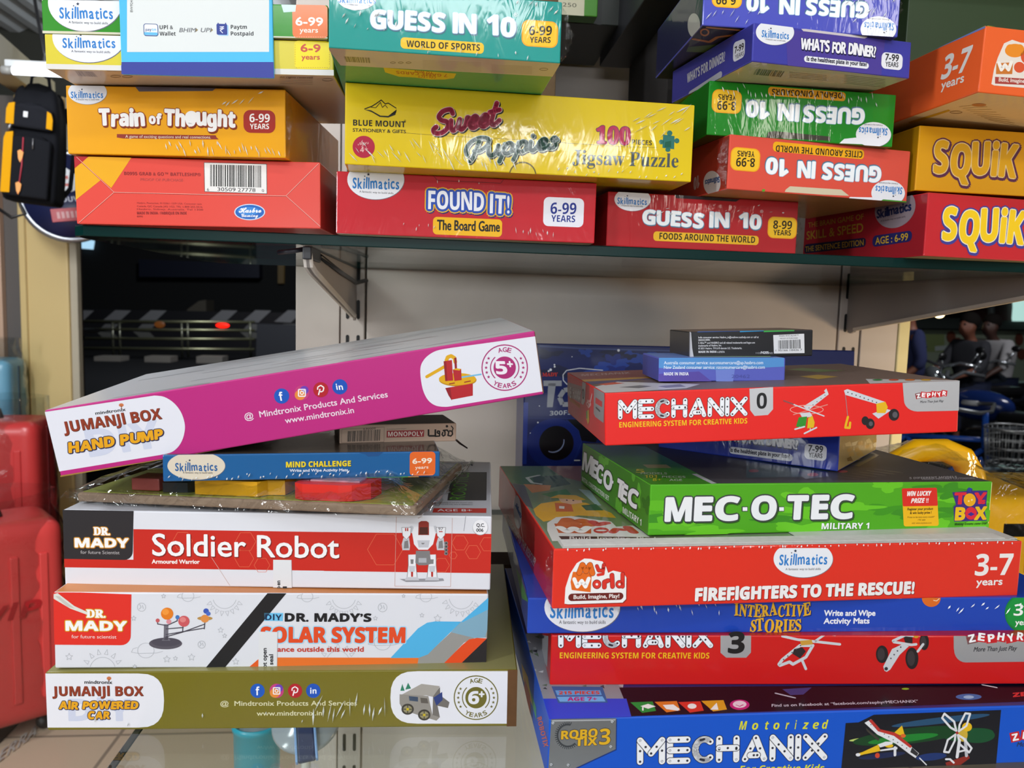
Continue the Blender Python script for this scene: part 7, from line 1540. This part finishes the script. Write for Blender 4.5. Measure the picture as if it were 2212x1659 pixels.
for i, (x0, x1) in enumerate(((203, 260), (312, 368), (424, 480))):
    b = MB(); flatbox(b, [(x0, 770), (x1, 771), (x1, 806), (x0, 805)], 18.2, .5, M('#7d7872', 'p')); tag(b.build('kerb_block'), 'white painted kerb block, %s along the railing foot' % ('first from the tea stall', 'second from the tea stall', 'third from the tea stall')[i], 'kerb block', 'white kerb blocks')
b = MB(); flatbox(b, [(176, 800), (640, 800), (640, 815), (176, 812)], 17.6, .5, M('#2d2a28', 'p')); o = b.build('street_kerb'); o['kind'] = 'structure'
def lampspot(name, label, px, py, rx, ry, y, col, s, cat='lamp'):
    c = at(px, py, y); b = MB(); k = y/FPX; b.ball((0, 0, 0), 1, M(col, 'e', s=s), 8, (rx*k, .03, ry*k)); o = b.build(name); o.location = c; return tag(o, label, cat)
lampspot('tail_light', 'small glowing red tail lamp above the railing', 481, 703, 14, 5, 18.96, '#FF1608', 3)
lampspot('reflector', 'dull orange reflector on the railing', 345, 701, 11, 7, 18.96, '#7a4416', .5, 'reflector')
b = MB(); flatbox(b, [(172, 517), (199, 519), (196, 538), (172, 536)], 26.8, .21, M('#A9D4EE', 'e', s=1.1)); tag(b.build('lit_sign'), 'small pale blue lit shop sign over the street', 'sign')
b = MB(); flatbox(b, [(600, 560), (613, 562), (612, 612), (600, 612)], 26.8, .21, M('#4a3c1c', 'e', s=.4)); tag(b.build('lit_window'), 'dim yellow window across the street', 'window')
b = MB(); flatbox(b, [(300, 560), (560, 570), (560, 600), (300, 598)], 26.5, .49, M('#1b1f30', 'p')); tag(b.build('shop_awning'), 'dark blue awning across the street', 'awning')
# hazy bush of a vehicle shape behind the barrier
b = MB(); flatbox(b, [(395, 690), (405, 668), (430, 650), (445, 648), (446, 765), (395, 765)], 23, .8, M('#4a463e', 'p')); tag(b.build('parked_vehicle'), 'grey vehicle front half hidden by the chevron barrier', 'vehicle')

# ------------------------------------------------------------------ street stall, people and bikes, right
def skin(name, verts, edges, radii, mat, parent, sub=2):
    me = bpy.data.meshes.new(name); me.from_pydata(verts, edges, []); me.materials.append(mat)
    o = bpy.data.objects.new(name, me); COL.objects.link(o); o.parent = parent
    md = o.modifiers.new('skin', 'SKIN'); md.use_smooth_shade = True
    for i, sv in enumerate(me.skin_vertices[0].data): q = radii[i]; sv.radius = q if isinstance(q, tuple) else (q, q); sv.use_root = (i == 0)
    s = o.modifiers.new('sub', 'SUBSURF'); s.levels = sub; s.render_levels = sub
    return o
def person(loc, rz, label, shirt, trousers, pose, skin_c='#8a5a40', hair='#15110f'):
    """pose: joint -> point; the figure faces +X"""
    r = empty('person', loc, label, 'person'); r.rotation_euler = (0, 0, math.radians(rz)); J = pose
    names = ['pelvis', 'waist', 'chest', 'neck', 'chin', 'head', 'crown']
    V = [J[n] for n in names]; E = [(i, i+1) for i in range(6)]; R = [.10, .09, .10, .05, (.062, .07), (.078, .095), (.05, .06)]
    def chain(root, js, rs):
        p = root
        for j, q in zip(js, rs): V.append(J[j]); R.append(q); E.append((p, len(V)-1)); p = len(V)-1
        return p
    for s in 'lr':
        chain(2, ['sho'+s, 'elb'+s, 'wri'+s], [.055, .04, .03]); wi = len(V)-1
        w = Vector(J['wri'+s]); d = (w-Vector(J['elb'+s])).normalized(); sd = Vector((0, 0, 1)).cross(d).normalized() if abs(d.z) < .9 else Vector((1, 0, 0))
        V.append(tuple(w+d*.06)); R.append((.034, .018)); E.append((wi, len(V)-1)); pa = len(V)-1
        for k in range(4): 
            a = w+d*(.09)+sd*(.022*(k-1.5)); V.append(tuple(a)); R.append(.009); E.append((pa, len(V)-1)); V.append(tuple(a+d*(.05 if k in (1, 2) else .04)+Vector((0, 0, -.015)))); R.append(.008); E.append((len(V)-2, len(V)-1))
        V.append(tuple(w+d*.05-sd*.04)); R.append(.01); E.append((wi, len(V)-1))
    for s in 'lr': chain(0, ['hip'+s, 'kne'+s, 'ank'+s, 'toe'+s], [.09, .06, .042, .035])
    hd = Vector(J['head']); f = (Vector(J.get('nose', hd+Vector((.1, 0, 0))))-hd).normalized(); sd = Vector((0, 0, 1)).cross(f).normalized()
    h = 5
    V.append(tuple(hd+f*.1+Vector((0, 0, -.01)))); R.append(.014); E.append((h, len(V)-1))
    for q in (-1, 1): V.append(tuple(hd+sd*.085*q+Vector((0, 0, -.01)))); R.append(.018); E.append((h, len(V)-1))
    skin('body', [tuple(v) for v in V], E, R, M(skin_c, 'r', r=.55), r)
    b = MB()
    for q in (-1, 1): b.ball(tuple(hd+f*.078+sd*.032*q+Vector((0, 0, .012))), .011, M('#16100e', 'r'), 5)
    b.build('eyes', r)
    b = MB(); b.ball(tuple(hd+Vector((0, 0, .045))-f*.03), .102, M(hair, 't'), 10, (1.0, .92, .95)); b.build('hair', r)
    sv = [J['pelvis'], J['waist'], J['chest'], tuple(Vector(J['chest']).lerp(Vector(J['neck']), .7))]; se = [(0, 1), (1, 2), (2, 3)]; sr = [.15, .145, .155, .085]
    for s in 'lr':
        sv += [J['sho'+s], J['elb'+s], tuple(Vector(J['elb'+s]).lerp(Vector(J['wri'+s]), .35))]; n_ = len(sv); se += [(2, n_-3), (n_-3, n_-2), (n_-2, n_-1)]; sr += [.075, .06, .052]
    skin('shirt', [tuple(v) for v in sv], se, sr, M(shirt, 't'), r)
    tv = [J['pelvis']]; te = []; tr = [.135]
    for s in 'lr':
        tv += [J['hip'+s], J['kne'+s], tuple(Vector(J['kne'+s]).lerp(Vector(J['ank'+s]), .85))]; n_ = len(tv); te += [(0, n_-3), (n_-3, n_-2), (n_-2, n_-1)]; tr += [.105, .078, .065]
    skin('trousers', [tuple(v) for v in tv], te, tr, M(trousers, 't'), r)
    for s in 'lr':
        a = Vector(J['ank'+s]); t = Vector(J['toe'+s]); b = MB(); b.tube([a+(a-t)*.35-Vector((0, 0, .03)), a.lerp(t, .5)-Vector((0, 0, .02)), t-Vector((0, 0, .005))], [.04, .045, .035], M('#1a1614', 'r'), 10); b.build('shoe', r)
    return r
STAND = dict(pelvis=(0, 0, .84), waist=(0, 0, 1.0), chest=(.01, 0, 1.2), neck=(.02, 0, 1.36), chin=(.05, 0, 1.42), head=(.05, 0, 1.5), crown=(.04, 0, 1.58),
             shol=(0, .17, 1.28), elbl=(-.05, .22, 1.03), wril=(.12, .20, .86), shor=(0, -.17, 1.28), elbr=(-.06, -.22, 1.03), wrir=(.12, -.2, .86),
             hipl=(0, .085, .80), knel=(.12, .09, .45), ankl=(.02, .09, .07), toel=(.17, .1, .03), hipr=(0, -.085, .80), kner=(-.02, -.09, .45), ankr=(-.16, -.09, .08), toer=(-.02, -.1, .03))
def sit(dz=0, lean=.12, arm=.42):
    return dict(pelvis=(0, 0, .68), waist=(.02, 0, .86), chest=(lean*.6, 0, 1.06), neck=(lean, 0, 1.23), chin=(lean+.05, 0, 1.28), head=(lean+.05, 0, 1.36), crown=(lean+.04, 0, 1.45),
             shol=(lean*.8, .18, 1.15), elbl=(lean+.12, .23, .92), wril=(arm, .18, .84), shor=(lean*.8, -.18, 1.15), elbr=(lean+.12, -.23, .92), wrir=(arm, -.18, .84),
             hipl=(.05, .1, .66), knel=(.44, .16, .62), ankl=(.36, .17, .2), toel=(.5, .17, .16), hipr=(.05, -.1, .66), kner=(.44, -.16, .62), ankr=(.36, -.17, .2), toer=(.5, -.17, .16))
p = at(1972, 700, 7.0); person((p.x, 7.0, -.02), 160, 'person in a blue shirt seen from behind, standing by the cream panel edge', '#34395c', '#23242c', STAND, '#8a5540')
p = at(2098, 700, 7.7); person((p.x+.05, 7.7, 0), 195, 'person in a dark grey shirt sitting on the parked motorcycle', '#37373c', '#23283c', sit(lean=.06), '#7a4a38')
p = at(2150, 700, 8.35); person((p.x+.1, 8.35, 0), 200, 'person in a pale grey shirt sitting behind the dark-shirted one', '#A9A6A8', '#14192c', sit(lean=.18), '#4a3028')
def motorcycle(loc, rz, label, col):
    r = empty('motorcycle', loc, label, 'motorcycle', 'motorcycles outside the stall'); r.rotation_euler = (0, 0, math.radians(rz)); bk = M('#121214', 'r'); ch = M('#C9CDD2', 'm', r=.15)
    for x in (.66, -.62):
        MB().tube([(x+.27*math.cos(t*math.pi/14), 0, .3+.27*math.sin(t*math.pi/14)) for t in range(28)], .045, bk, 10, True).build('wheel', r)
        MB().lathe([(0, -.05), (.05, -.05), (.05, .05), (0, .05)], ch, 14, Matrix.Translation((x, 0, .3)) @ Matrix.Rotation(math.pi/2, 4, 'X')).build('hub', r)
    MB().ball((.22, 0, .76), .2, M(col, 'r', r=.2), 10, (1.25, .62, .62)).build('fuel_tank', r)
    MB().box((-.62, -.12, .64), (.06, .12, .74), bk, .04, 4).build('seat', r)
    MB().box((-.22, -.13, .28), (.3, .13, .58), M('#3a3b3e', 'm'), .05, 3).build('engine', r)
    for s in (-.08, .08): MB().tube([(.66, s, .3), (.48, s, .92)], .022, ch, 8).build('fork', r)
    MB().tube([(.36, -.34, .97), (.46, -.2, 1.0), (.47, 0, .95), (.46, .2, 1.0), (.36, .34, .97)], .016, ch, 8).build('handlebar', r)
    MB().ball((.60, 0, .86), .1, M('#DDE6EA', 'm', r=.1), 10, (.7, 1, 1)).build('headlamp', r)
    MB().tube([(.1, .16, .3), (-.3, .18, .3), (-.75, .18, .36)], [.03, .035, .05], ch, 10).build('exhaust', r)
    MB().tube([(-.85, 0, .52), (-.7, 0, .62), (-.5, 0, .6)], .07, M(col, 'r', r=.2), 10).build('tail', r)
    for s in (-.3, .3): MB().tube([(.42, s*.9, 1.0), (.38, s*1.1, 1.12)], .008, ch, 6).build('mirror_stem', r); MB().ball((.38, s*1.12, 1.14), .05, bk, 8, (.4, 1, .7)).build('mirror', r)
    return r
p = at(2098, 800, 7.7); motorcycle((p.x+.05, 7.7, -.02), 195, 'black motorcycle under the dark-shirted person', '#1a1c22')
p = at(2150, 800, 8.35); motorcycle((p.x+.12, 8.35, -.02), 200, 'dark motorcycle under the pale-shirted person', '#22262c')
p = at(2090, 900, 5.6); motorcycle((p.x+.35, 5.6, -.02), 120, 'nearest motorcycle with chrome lamp and blue tank, beside the bicycle', '#162a60')
# bicycle with wire basket
c = at(2190, 960, 4.3); r = empty('bicycle', (c.x, 4.3, -.02), 'bicycle with a white wire basket at the right edge', 'bicycle'); r.rotation_euler = (0, 0, math.radians(-60))
WR = M('#C9CBCC', 'm', r=.3); bz = c.z+.02
g = MB()
def ring(z, a, b_): return [(a*math.cos(t*math.pi/14), b_*math.sin(t*math.pi/14), z) for t in range(28)]
for z, s, q in ((bz+.10, 1.0, .006), (bz+.045, .97, .003), (bz-.01, .93, .003), (bz-.065, .9, .003), (bz-.12, .87, .006)): g.tube(ring(z, .15*s, .20*s), q, WR, 6, True)
for t in range(28):
    c_, s_ = math.cos(t*math.pi/14), math.sin(t*math.pi/14); g.tube([(.15*c_, .2*s_, bz+.1), (.131*c_, .174*s_, bz-.12)], .0025, WR, 5)
for k in range(-3, 4): g.tube([(k*.036, -.17*math.sqrt(max(0, 1-(k*.036/.13)**2)), bz-.12), (k*.036, .17*math.sqrt(max(0, 1-(k*.036/.13)**2)), bz-.12)], .0025, WR, 5)
g.build('basket', r)
MB().tube([(-.35, -.30, bz+.19), (-.24, -.27, bz+.2), (-.17, -.08, bz+.17), (-.17, .08, bz+.17), (-.24, .27, bz+.2), (-.35, .30, bz+.19)], .012, WR, 8).build('handlebar', r)
for s in (-1, 1): MB().tube([(-.35, s*.3, bz+.19), (-.45, s*.31, bz+.185)], .017, M('#B9BABC', 'r'), 10).build('grip', r)
BL = M('#2456B8', 'r', r=.25)
MB().tube([(-.17, 0, bz+.17), (-.16, 0, bz-.05)], .018, BL, 10).build('stem', r)
for s in (-.05, .05): MB().tube([(-.16, s, bz-.1), (-.02, s, .30)], .012, BL, 8).build('fork', r)
for x in (-.02, -1.02):
    MB().tube([(x+.28*math.cos(t*math.pi/16), 0, .30+.28*math.sin(t*math.pi/16)) for t in range(32)], .02, M('#171719', 'r'), 8, True).build('tyre', r)
    g = MB()
    for t in range(12): g.tube([(x, 0, .3), (x+.27*math.cos(t*math.pi/6), 0, .3+.27*math.sin(t*math.pi/6))], .0018, WR, 4)
    g.build('spoke', r)
g = MB()
for a, b_ in (((-.17, 0, bz-.06), (-.5, 0, .34)), ((-.5, 0, .34), (-.66, 0, .72)), ((-.18, 0, bz-.0), (-.64, 0, .66)), ((-.5, 0, .34), (-1.02, 0, .3)), ((-.65, 0, .66), (-1.02, 0, .3))): g.tube([a, b_], .016, BL, 8)
g.build('frame', r)
MB().ball((-.68, 0, .76), .1, M('#1a1a1c', 'r'), 8, (1.2, .7, .4)).build('saddle', r)
MB().tube([(-.12, -.16, bz-.17), (-.1, .16, bz-.17)], .02, M('#9ab4cc', 'r'), 8).build('front_carrier', r)
# stall front with portraits, awning and lamps
YB_ = 12.0
r = empty('poster_banner', at(2100, 770, YB_), 'long pale banner with small portraits behind the people', 'banner')
b = MB(); flatbox(b, [(1975, 712), (2300, 716), (2300, 825), (1975, 825)], YB_, .05, M('#8f9a86', 'p')); put(b, 'panel', r)
b = MB()
for x, y, w, h in ((2053, 728, 9, 13), (2068, 740, 7, 11), (2062, 757, 8, 8), (2200, 733, 8, 13), (2205, 765, 9, 12), (2085, 722, 6, 9), (2225, 745, 8, 12)):
    q = [at(x+w*math.cos(t*math.pi/10), y+h*math.sin(t*math.pi/10), YB_) for t in range(20)]; b.prism([(p.x, p.z) for p in q], YB_-.03, YB_-.001, M('#6a3a2c', 'p'), 1)
put(b, 'portrait_print', r)
b = MB(); flatbox(b, [(1985, 722), (2040, 722), (2040, 760), (1985, 760)], YB_-.01, .009, M('#7d8a5a', 'p')); flatbox(b, [(2020, 748), (2048, 746), (2048, 756), (2020, 758)], YB_-.02, .009, M('#A9B2B0', 'p')); put(b, 'colour_block', r)
b = MB(); flatbox(b, [(1950, 686), (2300, 690), (2300, 713), (1950, 709)], YB_-.3, .3, M('#2f3533', 'p')); tag(b.build('shop_shutter_box'), 'dark grey shutter box over the portrait banner', 'shutter box')
b = MB(); flatbox(b, [(2080, 612), (2192, 606), (2185, 692), (2110, 692)], YB_-.32, .04, M('#331a18', 'p')); tag(b.build('hanging_cloth'), 'dark red cloth hanging above the shutter box', 'cloth')
b = MB(); flatbox(b, [(2194, 610), (2260, 600), (2260, 694), (2196, 694)], YB_-.4, .11, M('#B9E4DC', 'e', s=.9)); tag(b.build('lit_sign'), 'pale green lit panel at the upper right edge', 'sign')
lampspot('stall_lamp', 'glowing warm round lamp just under the right bracket', 2029, 679, 12, 8, 9, '#FFE2A8', 7)
b = MB(); b.box((5.2, 8.7, 2.36), (9.5, 9.3, 2.46), M('#3a3f3e', 'p')); tag(b.build('stall_roof'), 'dark flat stall roof above the street people', 'roof')
b = MB(); b.tube([(at(2029, 679, 9).x, 9, 1.5), (at(2029, 679, 9).x, 9, 2.4)], .01, M('#2a2a2a', 'r'), 6); o = b.build('cord', bpy.data.objects['stall_lamp']); o.matrix_parent_inverse = Matrix.Translation(-bpy.data.objects['stall_lamp'].location)
b = MB(); b.tube([at(2140, 640, 9), at(2150, 1000, 9)], .04, M('#5a605e', 'm'), 10); tag(b.build('stall_pole'), 'thin grey pole behind the people', 'pole')
bpy.data.scenes.remove(TYPE)
